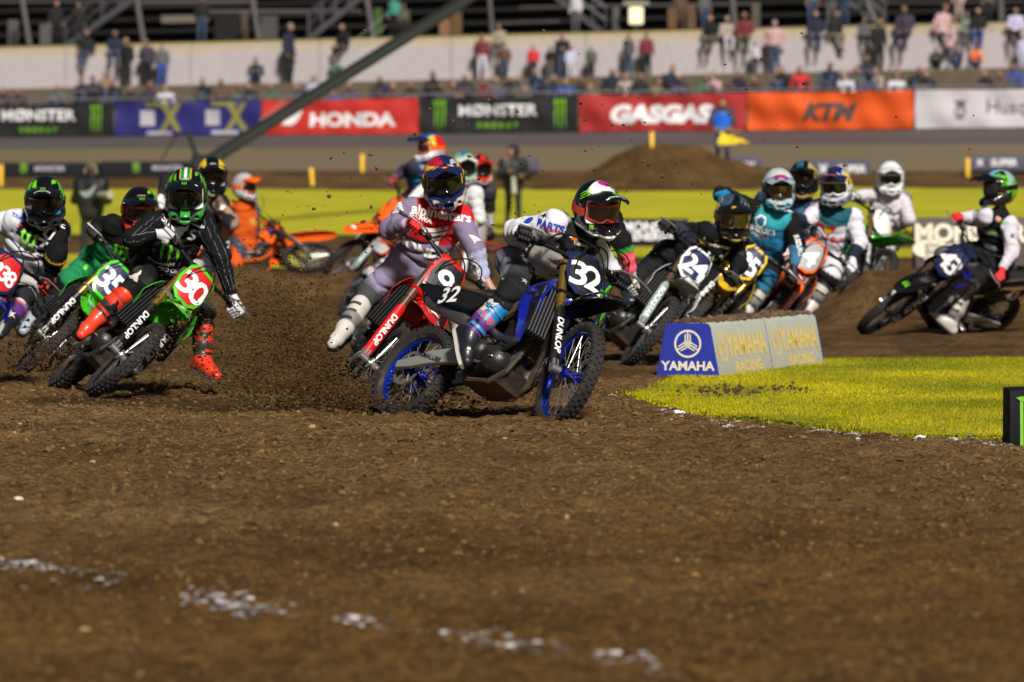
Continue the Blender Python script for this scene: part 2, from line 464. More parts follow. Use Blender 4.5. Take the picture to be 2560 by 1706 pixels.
# ---------------- smooth bodies: a distance field of blended shapes, meshed with surface nets
class Field:
    def __init__(s, lo, hi, h):
        s.h = h; s.lo = np.asarray(lo, float) - 3 * h
        s.n = np.ceil((np.asarray(hi, float) + 3 * h - s.lo) / h).astype(int) + 1
        s.d = np.full(tuple(s.n), .5, np.float32)
    def _sub(s, lo, hi):
        a = np.maximum(((lo - s.lo) / s.h).astype(int) - 1, 0); b = np.minimum(((hi - s.lo) / s.h).astype(int) + 3, s.n)
        if (b <= a).any(): return None, None
        ax = [s.lo[i] + np.arange(a[i], b[i]) * s.h for i in range(3)]
        X = np.stack(np.meshgrid(*ax, indexing='ij'), -1)
        return (slice(a[0], b[0]), slice(a[1], b[1]), slice(a[2], b[2])), X
    def _mix(s, sl, d, k):
        o = s.d[sl]
        if k < 0:      # carve
            kk = -k
            hh = np.clip(.5 - .5 * (o + d) / kk, 0, 1)
            s.d[sl] = o * (1 - hh) - d * hh + kk * hh * (1 - hh)
        else:
            hh = np.clip(.5 + .5 * (o - d) / k, 0, 1)
            s.d[sl] = o * (1 - hh) + d * hh - k * hh * (1 - hh)
    def cap(s, a, b, ra, rb=None, k=.03):
        rb = ra if rb is None else rb
        a = np.asarray(a, float); b = np.asarray(b, float); m = max(ra, rb) + abs(k) * 1.2 + 2 * s.h
        sl, X = s._sub(np.minimum(a, b) - m, np.maximum(a, b) + m)
        if sl is None: return s
        ab = b - a; t = np.clip(((X - a) @ ab) / max(ab @ ab, 1e-9), 0, 1)
        d = np.linalg.norm(X - a - t[..., None] * ab, axis=-1) - (ra + (rb - ra) * t)
        s._mix(sl, d, k); return s
    def ell(s, c, r, Rm=None, k=.03):
        c = np.asarray(c, float); r = np.asarray(r, float); m = r.max() + abs(k) * 1.2 + 2 * s.h
        sl, X = s._sub(c - m, c + m)
        if sl is None: return s
        q = X - c
        if Rm is not None: q = q @ np.asarray(Rm)
        k0 = np.linalg.norm(q / r, axis=-1); k1 = np.linalg.norm(q / (r * r), axis=-1) + 1e-9
        s._mix(sl, k0 * (k0 - 1) / k1, k); return s
    def box(s, c, hsz, rr=.01, Rm=None, k=.02):
        c = np.asarray(c, float); hsz = np.asarray(hsz, float); m = np.linalg.norm(hsz) + abs(k) * 1.2 + 2 * s.h
        sl, X = s._sub(c - m, c + m)
        if sl is None: return s
        q = X - c
        if Rm is not None: q = q @ np.asarray(Rm)
        q = np.abs(q) - hsz + rr
        d = np.linalg.norm(np.maximum(q, 0), axis=-1) + np.minimum(q.max(-1), 0) - rr
        s._mix(sl, d, k); return s
    def mesh(s):
        d = s.d; ins = d < 0
        nx, ny, nz = d.shape
        cs = np.zeros((nx - 1, ny - 1, nz - 1), np.int8)
        for i in (0, 1):
            for j in (0, 1):
                for k in (0, 1): cs += ins[i:nx - 1 + i, j:ny - 1 + j, k:nz - 1 + k]
        act = (cs > 0) & (cs < 8)
        I = np.argwhere(act); idx = np.full(act.shape, -1, np.int64); idx[act] = np.arange(len(I))
        acc = np.zeros((len(I), 3)); cnt = np.zeros(len(I))
        cor = [(i, j, k) for i in (0, 1) for j in (0, 1) for k in (0, 1)]
        val = {c: d[I[:, 0] + c[0], I[:, 1] + c[1], I[:, 2] + c[2]] for c in cor}
        for c in cor:
            for ax in range(3):
                if c[ax] == 0:
                    e = list(c); e[ax] = 1; e = tuple(e)
                    a, b = val[c], val[e]; m = (a < 0) != (b < 0)
                    t = np.where(m, a / np.where(m, a - b, 1), 0)
                    p = np.tile(np.array(c, float), (len(I), 1)); p[:, ax] += t
                    acc += p * m[:, None]; cnt += m
        V = (acc / cnt[:, None] + I) * s.h + s.lo
        F = []
        for ax in range(3):
            sl0 = [slice(None)] * 3; sl1 = [slice(None)] * 3; sl0[ax] = slice(0, -1); sl1[ax] = slice(1, None)
            a = ins[tuple(sl0)]; b = ins[tuple(sl1)]
            E = np.argwhere(a != b)
            o1, o2 = [(1, 2), (2, 0), (0, 1)][ax]
            E = E[(E[:, o1] > 0) & (E[:, o2] > 0) & (E[:, o1] < d.shape[o1] - 1) & (E[:, o2] < d.shape[o2] - 1)]
            def cell(d1, d2):
                q = E.copy(); q[:, o1] += d1; q[:, o2] += d2
                return idx[q[:, 0], q[:, 1], q[:, 2]]
            Q = np.stack([cell(-1, -1), cell(0, -1), cell(0, 0), cell(-1, 0)], 1)
            fl = ~a[E[:, 0], E[:, 1], E[:, 2]]
            Q[fl] = Q[fl][:, ::-1]
            F.append(Q)
        F = np.vstack(F); F = F[(F >= 0).all(1)]
        return V, F
def vnormals(V, F):
    N = np.zeros_like(V); q = V[F]
    fn = np.cross(q[:, 2] - q[:, 0], q[:, 3] - q[:, 1])
    for i in range(4): np.add.at(N, F[:, i], fn)
    return N / (np.linalg.norm(N, axis=1, keepdims=True) + 1e-12)
def relax(V, F, it=2, f=.5):
    n = len(V)
    for _ in range(it):
        acc = np.zeros_like(V); cnt = np.zeros(n)
        for i in range(4):
            np.add.at(acc, F[:, i], V[F[:, (i + 1) % 4]]); np.add.at(cnt, F[:, i], 1)
        V = V * (1 - f) + f * acc / np.maximum(cnt, 1)[:, None]
    return V
# ================================================================== THE GROUND
def gz(x, y):
    x = np.asarray(x, float); y = np.asarray(y, float)
    z = np.interp(y, [0, 100, 110, 118, 130, 142, 143.5, 148, 152], [0, 0, .02, .22, .70, 1.27, 1.34, 1.68, 1.72])
    near = np.clip((70 - y) / 30, 0, 1)
    z = z + near * .035 * (vnoise(x * .35, y * .18, 3) - .5)
    # the soft rut the riders carve through, and the churned lip in front of it
    rut = np.exp(-((y - 36.6 + .25 * x) / 1.1) ** 2) * np.clip((.0 - x) / 1.2, 0, 1) * np.clip((x + 2.4) / .6, 0, 1)
    z = z - .09 * rut
    z = z + (.62 * np.exp(-(np.abs(x - 3.75) / 1.5) ** 3) + .26 * np.exp(-(np.abs(x - 3.2) / 2.2) ** 2) + .34 * np.exp(-((x - 6.2) / 2.2) ** 2) + .22 * (vnoise(x * 1.9, y * .5, 40) - .3) * np.exp(-((x - 4.4) / 3.) ** 2)) * np.exp(-((y - 144.) / 2.6) ** 2)
    z = z + (.46 + .14 * vnoise(x * 2.2, y * 1.1, 41)) * np.exp(-((y - 57.7) / 1.15) ** 2) * np.clip((x - 3.0) / .6, 0, 1)
    z = z + (.34 + .16 * vnoise(x * 1.7, y * .8, 43) + .06 * vnoise(x * 5, y * 3, 44)) * np.exp(-((y - 63.3 - .5 * vnoise(x * .8, x * 0, 45)) / 1.2) ** 2) * np.clip((.5 - x) / .9, 0, 1)
    return z
def hit(u, v, y0=12, y1=165):
    d = ray(u, v); ys = np.linspace(y0, y1, 6000)
    P = CAMP + d[None] * (ys / d[1])[:, None]
    k = np.argmax(P[:, 2] <= gz(P[:, 0], P[:, 1]))
    return P[k]

def ground_material():
    m = bpy.data.materials.new('tilled dirt'); m.use_nodes = True
    n = m.node_tree.nodes; L = m.node_tree.links; b = n['Principled BSDF']
    tc = n.new('ShaderNodeTexCoord')
    def noise(s, d=6, r=.6):
        t = n.new('ShaderNodeTexNoise'); t.inputs['Scale'].default_value = s; t.inputs['Detail'].default_value = d; t.inputs['Roughness'].default_value = r
        L.new(tc.outputs['Object'], t.inputs['Vector']); return t
    big = noise(.38, 4); mid = noise(7, 8, .7); fine = noise(55, 6, .7)
    cr = n.new('ShaderNodeValToRGB')
    e = cr.color_ramp.elements
    e[0].position = .30; e[0].color = (.085, .047, .014, 1); e[1].position = .72; e[1].color = (.34, .215, .085, 1)
    e2 = e.new(.5); e2.color = (.20, .122, .044, 1)
    L.new(mid.outputs[0], cr.inputs[0])
    c2 = n.new('ShaderNodeValToRGB'); f = c2.color_ramp.elements
    f[0].position = .35; f[0].color = (.66, .58, .46, 1); f[1].position = .65; f[1].color = (1.12, 1.08, 1.04, 1)
    L.new(big.outputs[0], c2.inputs[0])
    mx = n.new('ShaderNodeMix'); mx.data_type = 'RGBA'; mx.blend_type = 'MULTIPLY'; mx.inputs['Factor'].default_value = 1
    L.new(cr.outputs[0], mx.inputs['A']); L.new(c2.outputs[0], mx.inputs['B'])
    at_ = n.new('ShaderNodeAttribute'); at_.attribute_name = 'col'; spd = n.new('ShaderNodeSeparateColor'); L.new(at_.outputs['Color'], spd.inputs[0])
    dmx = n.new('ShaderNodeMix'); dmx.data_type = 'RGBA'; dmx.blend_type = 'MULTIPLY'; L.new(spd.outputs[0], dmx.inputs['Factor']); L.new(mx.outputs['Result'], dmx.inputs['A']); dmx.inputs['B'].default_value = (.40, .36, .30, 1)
    dm2 = n.new('ShaderNodeMix'); dm2.data_type = 'RGBA'; dm2.blend_type = 'MULTIPLY'; L.new(spd.outputs[1], dm2.inputs['Factor']); L.new(dmx.outputs['Result'], dm2.inputs['A']); dm2.inputs['B'].default_value = (.82, .70, .42, 1); dmx = dm2
    # straw and stone flecks
    vo = n.new('ShaderNodeTexVoronoi'); vo.inputs['Scale'].default_value = 26; L.new(tc.outputs['Object'], vo.inputs['Vector'])
    lt = n.new('ShaderNodeMath'); lt.operation = 'LESS_THAN'; lt.inputs[1].default_value = .11; L.new(vo.outputs['Distance'], lt.inputs[0])
    sel = n.new('ShaderNodeMath'); sel.operation = 'GREATER_THAN'; sel.inputs[1].default_value = .72
    sp = n.new('ShaderNodeSeparateColor'); L.new(vo.outputs['Color'], sp.inputs[0]); L.new(sp.outputs[0], sel.inputs[0])
    mu = n.new('ShaderNodeMath'); mu.operation = 'MULTIPLY'; L.new(lt.outputs[0], mu.inputs[0]); L.new(sel.outputs[0], mu.inputs[1])
    m2 = n.new('ShaderNodeMix'); m2.data_type = 'RGBA'; L.new(mu.outputs[0], m2.inputs['Factor']); L.new(dmx.outputs['Result'], m2.inputs['A']); m2.inputs['B'].default_value = (.24, .15, .06, 1)
    L.new(m2.outputs['Result'], b.inputs['Base Color'])
    b.inputs['Roughness'].default_value = .93; b.inputs['Specular IOR Level'].default_value = .2
    v2 = n.new('ShaderNodeTexVoronoi'); v2.inputs['Scale'].default_value = 34; v2.inputs['Randomness'].default_value = 1; L.new(tc.outputs['Object'], v2.inputs['Vector'])
    ad0 = n.new('ShaderNodeMath'); ad0.operation = 'ADD'; L.new(mid.outputs[0], ad0.inputs[0]); L.new(fine.outputs[0], ad0.inputs[1])
    ad = n.new('ShaderNodeMath'); ad.operation = 'SUBTRACT'; L.new(ad0.outputs[0], ad.inputs[0]); L.new(v2.outputs['Distance'], ad.inputs[1])
    bp = n.new('ShaderNodeBump'); bp.inputs['Strength'].default_value = 1.; bp.inputs['Distance'].default_value = .035
    L.new(ad.outputs[0], bp.inputs['Height']); L.new(bp.outputs[0], b.inputs['Normal'])
    return m
M_DIRT = ground_material()

xs = np.unique(np.concatenate([np.linspace(-90, -12, 30), np.linspace(-12, -4.4, 50), np.arange(-4.4, 4.8, .032), np.linspace(4.8, 12, 40), np.linspace(12, 90, 30)]))
ys = np.unique(np.concatenate([np.linspace(-60, 14, 20), np.arange(14, 41, .036), np.arange(41, 66.5, .11), np.linspace(66.5, 149.5, 205)]))
GX, GY = np.meshgrid(xs, ys, indexing='ij')
def micro(x, y):
    k = np.clip((62 - y) / 18, 0, 1) * np.clip((y - 10) / 4, 0, 1)
    a = vnoise(x * 9, y * 9, 21); b = vnoise(x * 21 + 3, y * 21, 22); c = vnoise(x * 3.1, y * 3.1, 23); d = vnoise(x * 34, y * 34 + 1, 24)
    lump = np.abs(a - .5) * 2
    return k * (.040 * (1 - lump) * c + .030 * (b - .5) + .020 * (d - .5) + .024 * (c - .5))
_gm = np.clip((GX - .55 - np.maximum(GY - 38, 0) * .12) / .2, 0, 1) * np.clip((GY - np.interp(GX, [.5, .63, 1.03, 1.3, 1.66, 2.06, 2.44, 2.77, 4], [60, 38.9, 35.0, 33.9, 32.7, 31.8, 31.3, 30.8, 29.5]) - .1) / .5, 0, 1) * np.clip((47.6 + .25 * (GX - 4) - GY) / .6, 0, 1)
GZ = gz(GX, GY) + micro(GX, GY) * (1 - .9 * _gm) - .012 * _gm
nx, ny = GX.shape
ii = np.arange(nx * ny).reshape(nx, ny)
Fq = np.stack([ii[:-1, :-1], ii[1:, :-1], ii[1:, 1:], ii[:-1, 1:]], -1).reshape(-1, 4)
# moist freshly churned soil in the corner; trench shade painted dark along the rut
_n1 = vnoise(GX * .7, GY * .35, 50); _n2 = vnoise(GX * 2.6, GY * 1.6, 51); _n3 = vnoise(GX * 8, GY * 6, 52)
_rut_shade = np.exp(-((GY - 36.9 + .25 * GX) / 1.0) ** 2) * np.clip((.35 - GX) / .5, 0, 1) * np.clip((GX + 3.4) / .7, 0, 1)
DAMP_SHADE = np.clip(np.clip((GY - 40.5 + 4 * (_n1 - .5)) / 4, 0, 1) * .55 + _rut_shade * 1.3 * (.55 + .9 * _n2) + .35 * (_n2 - .62) * 2 + .25 * (_n3 - .6), 0, 1)
NEAR_TONE = np.clip((25.5 - GY + 7 * (_n1 - .5) + 3 * (_n2 - .5)) / 7, 0, 1)  # soil turns darker and warmer towards the near line
tag(link('ground', raw_mesh('ground', np.stack([GX, GY, GZ], -1).reshape(-1, 3), Fq, True, None, np.stack([DAMP_SHADE, NEAR_TONE, DAMP_SHADE * 0], -1).reshape(-1, 3)), M_DIRT), kind='structure')

# ---- clods: one lump mesh scattered as real geometry
_t = (1 + 5 ** .5) / 2
ICO = np.array([(-1, _t, 0), (1, _t, 0), (-1, -_t, 0), (1, -_t, 0), (0, -1, _t), (0, 1, _t), (0, -1, -_t), (0, 1, -_t), (_t, 0, -1), (_t, 0, 1), (-_t, 0, -1), (-_t, 0, 1)], float)
ICO /= np.linalg.norm(ICO[0])
ICOF = np.array([(0, 11, 5), (0, 5, 1), (0, 1, 7), (0, 7, 10), (0, 10, 11), (1, 5, 9), (5, 11, 4), (11, 10, 2), (10, 7, 6), (7, 1, 8), (3, 9, 4), (3, 4, 2), (3, 2, 6), (3, 6, 8), (3, 8, 9), (4, 9, 5), (2, 4, 11), (6, 2, 10), (8, 6, 7), (9, 8, 1)])
def lumps(P, r, colr=None, squash=.75, g=None):
    g = g or rng
    n = len(P)
    jit = 1 + g.uniform(-.35, .35, (n, 12, 1))
    S = g.uniform(.65, 1.35, (n, 1, 3)); S[..., 2] *= squash
    a = g.uniform(0, 6.283, n); ca, sa = np.cos(a), np.sin(a)
    V = ICO[None] * jit * S * r[:, None, None]
    X = V[..., 0] * ca[:, None] - V[..., 1] * sa[:, None]; Y = V[..., 0] * sa[:, None] + V[..., 1] * ca[:, None]
    V = np.stack([X, Y, V[..., 2]], -1) + P[:, None]
    F = (ICOF[None] + (np.arange(n) * 12)[:, None, None]).reshape(-1, 3)
    C = None if colr is None else np.repeat(colr, 12, axis=0)
    return V.reshape(-1, 3), F, C
def scatter(name, P, r, colr, rough=.95, smooth=False, squash=.75):
    V, F, C = lumps(P, r, colr, squash)
    m = mat('lump', attr=True, rough=rough, bump=.5, bscale=90, var=.25, spec=.2)
    return tag(link(name, raw_mesh(name, V, F, smooth, None, C), m), kind='stuff')
n = 85000
yy = 14.5 + (44 - 14.5) * rng.random(n) ** 1.1
xx = (rng.random(n) * 2 - 1) * (yy * .094 + .15)
keep = vnoise(xx * 1.3, yy * .9, 8) + .55 * rng.random(n) > .55
xx, yy = xx[keep], yy[keep]
grass_edge_y = lambda x: np.interp(x, [.5, .63, 1.03, 1.3, 1.66, 2.06, 2.44, 2.77, 4], [60, 38.9, 35.0, 33.9, 32.7, 31.8, 31.3, 30.8, 29.5])
keep = ~((xx > .6) & (yy > grass_edge_y(xx) + .1))
xx, yy = xx[keep], yy[keep]
rr = .0035 + .015 * rng.random(len(xx)) ** 5
rr *= np.clip(yy / 30, .6, 1.2)
base = np.array([.155, .094, .034]) * (.5 + .7 * rng.random((len(xx), 1)) ** 1.2)
tan = rng.random(len(xx)) < .012
base[tan] = np.array([.33, .23, .10])
scatter('soil_clods', np.stack([xx, yy, gz(xx, yy) + micro(xx, yy) + rr * .2], -1), rr, base)

# ---- the roost thrown up behind the leading bikes, and the clods in the air
def cloud(c0, c1, sp, n, r0, r1):
    t = rng.random(n) ** .8
    P = np.asarray(c0) + (np.asarray(c1) - np.asarray(c0)) * t[:, None]
    P = P + rng.normal(size=(n, 3)) * np.asarray(sp) * (.25 + t[:, None])
    P[:, 2] = np.maximum(P[:, 2], gz(P[:, 0], P[:, 1]) + .01)
    return P, r0 + (r1 - r0) * rng.random(n) ** 4
Ps, rs = [], []
for a in [((-.75, 35.0, .05), (-1.9, 36.3, .36), (.20, .4, .15), 14000, .0018, .012), ((-1.25, 38.9, .1), (-1.75, 40.2, .62), (.18, .5, .18), 12000, .0018, .013),
          ((-.6, 35.2, .03), (-1.2, 36.8, .1), (.3, .5, .05), 2600, .003, .018), ((-.95, 34.9, .12), (-.3, 34.6, .05), (.12, .12, .05), 500, .003, .014),
          ((-3.2, 39.6, .1), (-3.4, 41.5, .4), (.3, .5, .12), 2500, .002, .013), ((1.05, 46.5, .1), (1.3, 47.5, .5), (.4, .5, .2), 700, .004, .02), ((4.3, 55.3, .1), (4.9, 56, .5), (.4, .5, .2), 500, .004, .02)]:
    p, r_ = cloud(*a); Ps.append(p); rs.append(r_)
P = np.vstack(Ps); r_ = np.concatenate(rs)
scatter('flying_dirt_spray', P, r_, np.array([.095, .052, .016]) * (.4 + .8 * rng.random((len(P), 1))))
pts = []
for k in range(330):
    w = rng.random()
    if w < .55: u, v = rng.normal(1480, 300), rng.normal(420, 110)
    elif w < .8: u, v = rng.normal(860, 110), rng.normal(560, 90)
    else: u, v = rng.uniform(900, 2500), rng.uniform(60, 540)
    if 0 < v < 640: pts.append(at(u, v, rng.uniform(33.5, 42)))
P = np.array(pts)
scatter('flying_clods', P, .0035 + .012 * rng.random(len(P)) ** 3, np.array([.10, .055, .02]) * (.4 + rng.random((len(P), 1))))

# ---- chalk lines: lumps of whitened soil
def chalk(name, pix, n, w, r0, r1, gap, sq=.75, lo=.35):
    A = np.array([hit(u, v) for u, v in pix])
    seg = np.linalg.norm(np.diff(A, axis=0), axis=1); L_ = np.concatenate([[0], np.cumsum(seg)])
    t = rng.random(n) * L_[-1]
    keep = vnoise(t * gap, t * 0 + 3.3, 31) > .50
    t = t[keep]
    x = np.interp(t, L_, A[:, 0]) + rng.normal(size=len(t)) * w * .35; y = np.interp(t, L_, A[:, 1]) + rng.normal(size=len(t)) * w
    r = r0 + (r1 - r0) * rng.random(len(t)) ** 3
    c = np.array([.58, .55, .52]) * (lo + (1 - lo) * rng.random((len(t), 1)) ** 1.6)
    scatter(name, np.stack([x, y, gz(x, y) + micro(x, y) + r * .35 * sq], -1), r, c, squash=sq)
chalk('chalk_line', [(-120, 1400), (0, 1420), (230, 1460), (500, 1500), (700, 1545), (1050, 1590), (1400, 1640), (1640, 1690)], 1300, .13, .004, .026, 2.6, .4, .15)
chalk('chalk_line', [(1640, 1040), (1700, 1048), (1830, 1070), (2000, 1089), (2200, 1106), (2400, 1117), (2620, 1130)], 1500, .10, .003, .016, 4., .5, .3)
def rock(u, v, r, col, label, nm='stone', cat='stone', sq=.8):
    p = hit(u, v)
    g = np.random.default_rng(int(u * 7 + v))
    bm = bmesh.new(); bmesh.ops.create_icosphere(bm, subdivisions=3, radius=1)
    V = np.array([v_.co[:] for v_ in bm.verts]); F = np.array([[q.index for q in f.verts] for f in bm.faces]); bm.free()
    k = 1 + .55 * (vnoise3(V + g.random() * 9, 1.7, 4) - .5) + .4 * (vnoise3(V, 4.1, 6) - .5)
    V = V * k[:, None] * r * np.array([1.25, 1., sq])
    o = link(nm, raw_mesh(nm, V, F, False), mat('stone %.2f %.2f' % (col[0], col[2]), col, .9, bump=.7, bscale=40, var=.35, dirt=.25, dscale=20))
    o.location = (p[0], p[1], float(gz(p[0], p[1])) + r * .35)
    return tag(o, label, cat)
rock(1692, 1048, .048, (.72, .70, .68), 'white chalk-covered clod lying on the grass edge right of the front wheel', 'chalk_clod', 'clod')
rock(2300, 1103, .030, (.72, .70, .68), 'small white chalk clod on the line at the front edge of the grass', 'chalk_clod', 'clod')
rock(420, 1698, .040, (.36, .23, .09), 'tan stone at the bottom edge, out of focus in the soil')
rock(365, 1702, .022, (.34, .22, .09), 'smaller tan stone just left of the tan stone at the bottom edge')
rock(215, 1585, .018, (.30, .20, .07), 'yellowish stone below the left part of the chalk line')
rock(1737, 1445, .014, (.42, .22, .06), 'small orange stone alone in the open soil at lower right')
rock(45, 1253, .018, (.62, .58, .50), 'pale flat stone in the soil near the left edge')
rock(1405, 1042, .028, (.34, .24, .15), 'grey brown stone beside the front tyre of the leading bike')
rock(1530, 1000, .03, (.34, .26, .18), 'grey brown stone at the corner of the near grass')

# ================================================================== GRASS
def grass_mat(name, c1, c2, s):
    m = bpy.data.materials.new(name); m.use_nodes = True
    n = m.node_tree.nodes; L = m.node_tree.links; b = n['Principled BSDF']
    tc = n.new('ShaderNodeTexCoord'); t = n.new('ShaderNodeTexNoise'); t.inputs['Scale'].default_value = s; t.inputs['Detail'].default_value = 7; t.inputs['Roughness'].default_value = .65
    L.new(tc.outputs['Object'], t.inputs['Vector'])
    cr = n.new('ShaderNodeValToRGB'); e = cr.color_ramp.elements
    e[0].position = .32; e[0].color = (*c1, 1); e[1].position = .68; e[1].color = (*c2, 1)
    L.new(t.outputs[0], cr.inputs[0]); L.new(cr.outputs[0], b.inputs['Base Color'])
    b.inputs['Roughness'].default_value = .8
    t2 = n.new('ShaderNodeTexNoise'); t2.inputs['Scale'].default_value = s * 9; t2.inputs['Detail'].default_value = 4
    L.new(tc.outputs['Object'], t2.inputs['Vector'])
    bp = n.new('ShaderNodeBump'); bp.inputs['Strength'].default_value = .7; bp.inputs['Distance'].default_value = .05
    L.new(t2.outputs[0], bp.inputs['Height']); L.new(bp.outputs[0], b.inputs['Normal'])
    return m
G1, G2 = (.135, .165, .002), (.38, .335, .002)
M_GRASS = grass_mat('mown grass', G1, G2, 1.6)
M_GFAR = grass_mat('far grass', (.29, .30, .002), (.47, .43, .003), .5)
def grass_sheet(name, x0, x1, y0, y1, step, mask, m, dz=.012):
    X, Y = np.meshgrid(np.arange(x0, x1, step), np.arange(y0, y1, step), indexing='ij')
    Z = gz(X, Y) + dz + min(.012, dz) * vnoise(X * 3, Y * 3, 9)
    ins = mask(X, Y); ii = np.arange(X.size).reshape(X.shape)
    k = ins[:-1, :-1] & ins[1:, :-1] & ins[1:, 1:] & ins[:-1, 1:]
    F = np.stack([ii[:-1, :-1], ii[1:, :-1], ii[1:, 1:], ii[:-1, 1:]], -1)[k]
    u, inv = np.unique(F, return_inverse=True)
    V = np.stack([X, Y, Z], -1).reshape(-1, 3)[u]
    return tag(link(name, raw_mesh(name, V, inv.reshape(F.shape), True), m), kind='structure')
def near_mask(X, Y):
    e = vnoise(X * 2.2, Y * .9, 12) * .7 + vnoise(X * 7, Y * 4, 13) * .3
    front = Y > grass_edge_y(X) + .55 + e * 1.3
    back = (Y < 46.6 + .25 * np.minimum(X - 4, 2.) + e * 1.2 - .35 * np.maximum(X - 7, 0) ** 1.2)
    left = X > .52 + np.maximum(Y - 38, 0) * .12 + e * .25
    return front & back & left
grass_sheet('grass', .4, 16, 28.5, 49, .07, near_mask, M_GRASS, .003)
n = 300000
gx = .4 + rng.random(n) * 4.7; gy = 29 + rng.random(n) * 18.6
edge = np.minimum((gy - grass_edge_y(gx)) / .9, (gx - .5 - np.maximum(gy - 38, 0) * .12) / .25)
k = near_mask(gx, gy - .0) | (near_mask(gx, gy + .7) & (rng.random(n) < .30)) | (near_mask(gx + .25, gy + .4) & (rng.random(n) < .15))
k &= (gx < gy * .097 + .3) & (rng.random(n) < np.clip(.15 + edge, 0, 1) * (.6 + .6 * vnoise(gx * 5, gy * 4, 15)))
bare = np.exp(-((gx - 1.45) / .22) ** 2 - ((gy - 39.) / .7) ** 2) + np.exp(-((gx - 1.85) / .18) ** 2 - ((gy - 39.6) / .5) ** 2)
k &= rng.random(n) > bare * 1.4
gx, gy = gx[k], gy[k]; n = len(gx)
h = .008 + .018 * rng.random(n) ** 1.5; w = .0028 + .003 * rng.random(n); a = rng.random(n) * 6.283
tilt = rng.normal(size=(n, 2)) * .010
B = np.stack([gx, gy, gz(gx, gy) - .002], -1)
d = np.stack([np.cos(a), np.sin(a), 0 * a], -1) * w[:, None]
T = B + np.stack([tilt[:, 0], tilt[:, 1], h], -1)
V = np.stack([B - d, B + d, T], 1).reshape(-1, 3)
pal = np.clip((vnoise(gx * 1.3, gy * .7, 17) - .5) * 1.7 + .45 + (rng.random(n) - .5) * .35, 0, 1)
C = np.array(G1) * (1 - pal[:, None]) + np.array([.44, .385, .003]) * pal[:, None]
dry = rng.random(n) < .10; C[dry] = (.46, .34, .05)
C *= (.85 + .3 * rng.random((n, 1)))
me = raw_mesh('grass_blades', V, np.arange(3 * n).reshape(-1, 3), False, None, np.repeat(C, 3, axis=0))
mg = mat('grass blade', attr=True, rough=.9, spec=.05)
tag(link('grass_blades', me, mg), kind='stuff')
# clods kicked on to the grass
p = np.stack([np.concatenate([rng.normal(1.45, .16, 120), rng.normal(1.85, .14, 60)]), np.concatenate([rng.normal(39, .5, 120), rng.normal(39.6, .4, 60)])], -1)
r_ = .004 + .014 * rng.random(len(p)) ** 2
scatter('soil_clods', np.stack([p[:, 0], p[:, 1], gz(p[:, 0], p[:, 1]) + .012 + r_ * .5], -1), r_, np.array([.09, .052, .024]) * (.6 + .7 * rng.random((len(p), 1))))
# the infield strips behind the riders
def far_mask(X, Y):
    e = vnoise(X * .8, Y * .5, 18)
    return (Y > 118.5 + e * 1.5 + .12 * np.clip(X, 0, 9)) & (Y < 141.5 - e * 1.2 + .03 * X - 2.2 * np.exp(-((X - 3.6) / 2.3) ** 2))
grass_sheet('grass', -60, 60, 115, 144, .5, far_mask, M_GFAR, .03)
def mid_mask(X, Y):
    e = vnoise(X * .7, Y * .25, 19) * 5
    ax = X / Y
    left = (Y > 88 + e + 14 * np.clip((ax + .036) * 60, 0, 1)) & (Y < 110 - e * .3)
    right = (X > 1.2) & (Y > 101 + e) & (Y < 114 - e * .3)
    return (left & (ax < -.033)) | right
grass_sheet('grass', -40, 40, 84, 116, .4, mid_mask, M_GFAR, .03)

# ================================================================== SPEEDWAY BANKING, WALL, STANDS
LX = np.linspace(-40, 27, 90)
yb = lambda x: 164 - .5 * np.asarray(x, float)       # foot of the banners
yw = lambda x: 170 - .5 * np.asarray(x, float)       # face of the white wall
zb = lambda x: 2.82 + .0052 * np.asarray(x, float)
zw = lambda x: 4.48 + .012 * np.asarray(x, float)
def strip(name, rows, m, kind='structure'):
    G = np.array(rows); a, b, _ = G.shape
    ii = np.arange(a * b).reshape(a, b)
    F = np.stack([ii[:-1, :-1], ii[:-1, 1:], ii[1:, 1:], ii[1:, :-1]], -1).reshape(-1, 4)
    return tag(link(name, raw_mesh(name, G.reshape(-1, 3), F, True), m), kind=kind)
row = lambda y, z: np.stack([LX, y, z], -1)
f1 = .62
ymid = 148.2 + (yb(LX) - 148.2) * f1; zmid = 1.70 + (zb(LX) - 1.70) * f1
strip('concrete_apron', [row(LX * 0 + 148.2, LX * 0 + 1.70), row((148.2 + ymid) / 2, (1.70 + zmid) / 2), row(ymid, zmid)], mat('tan apron', (.15, .112, .060), .9, var=.12, bump=.2, bscale=6))
strip('asphalt_lane', [row(ymid, zmid), row((yb(LX) + ymid) / 2, (zb(LX) + zmid) / 2), row(yb(LX), zb(LX)), row(yb(LX) + .3, zb(LX))], mat('asphalt', (.078, .063, .060), .9, var=.12, bump=.2, bscale=6))
strip('spectator_bank', [row(yb(LX) + .3, zb(LX)), row(yb(LX) + 4.6, zb(LX) + 1.25), row(yb(LX) + 4.7, zw(LX)), row(yw(LX), zw(LX))], mat('bank soil', (.085, .064, .036), .95, var=.35, bump=.5, bscale=5))

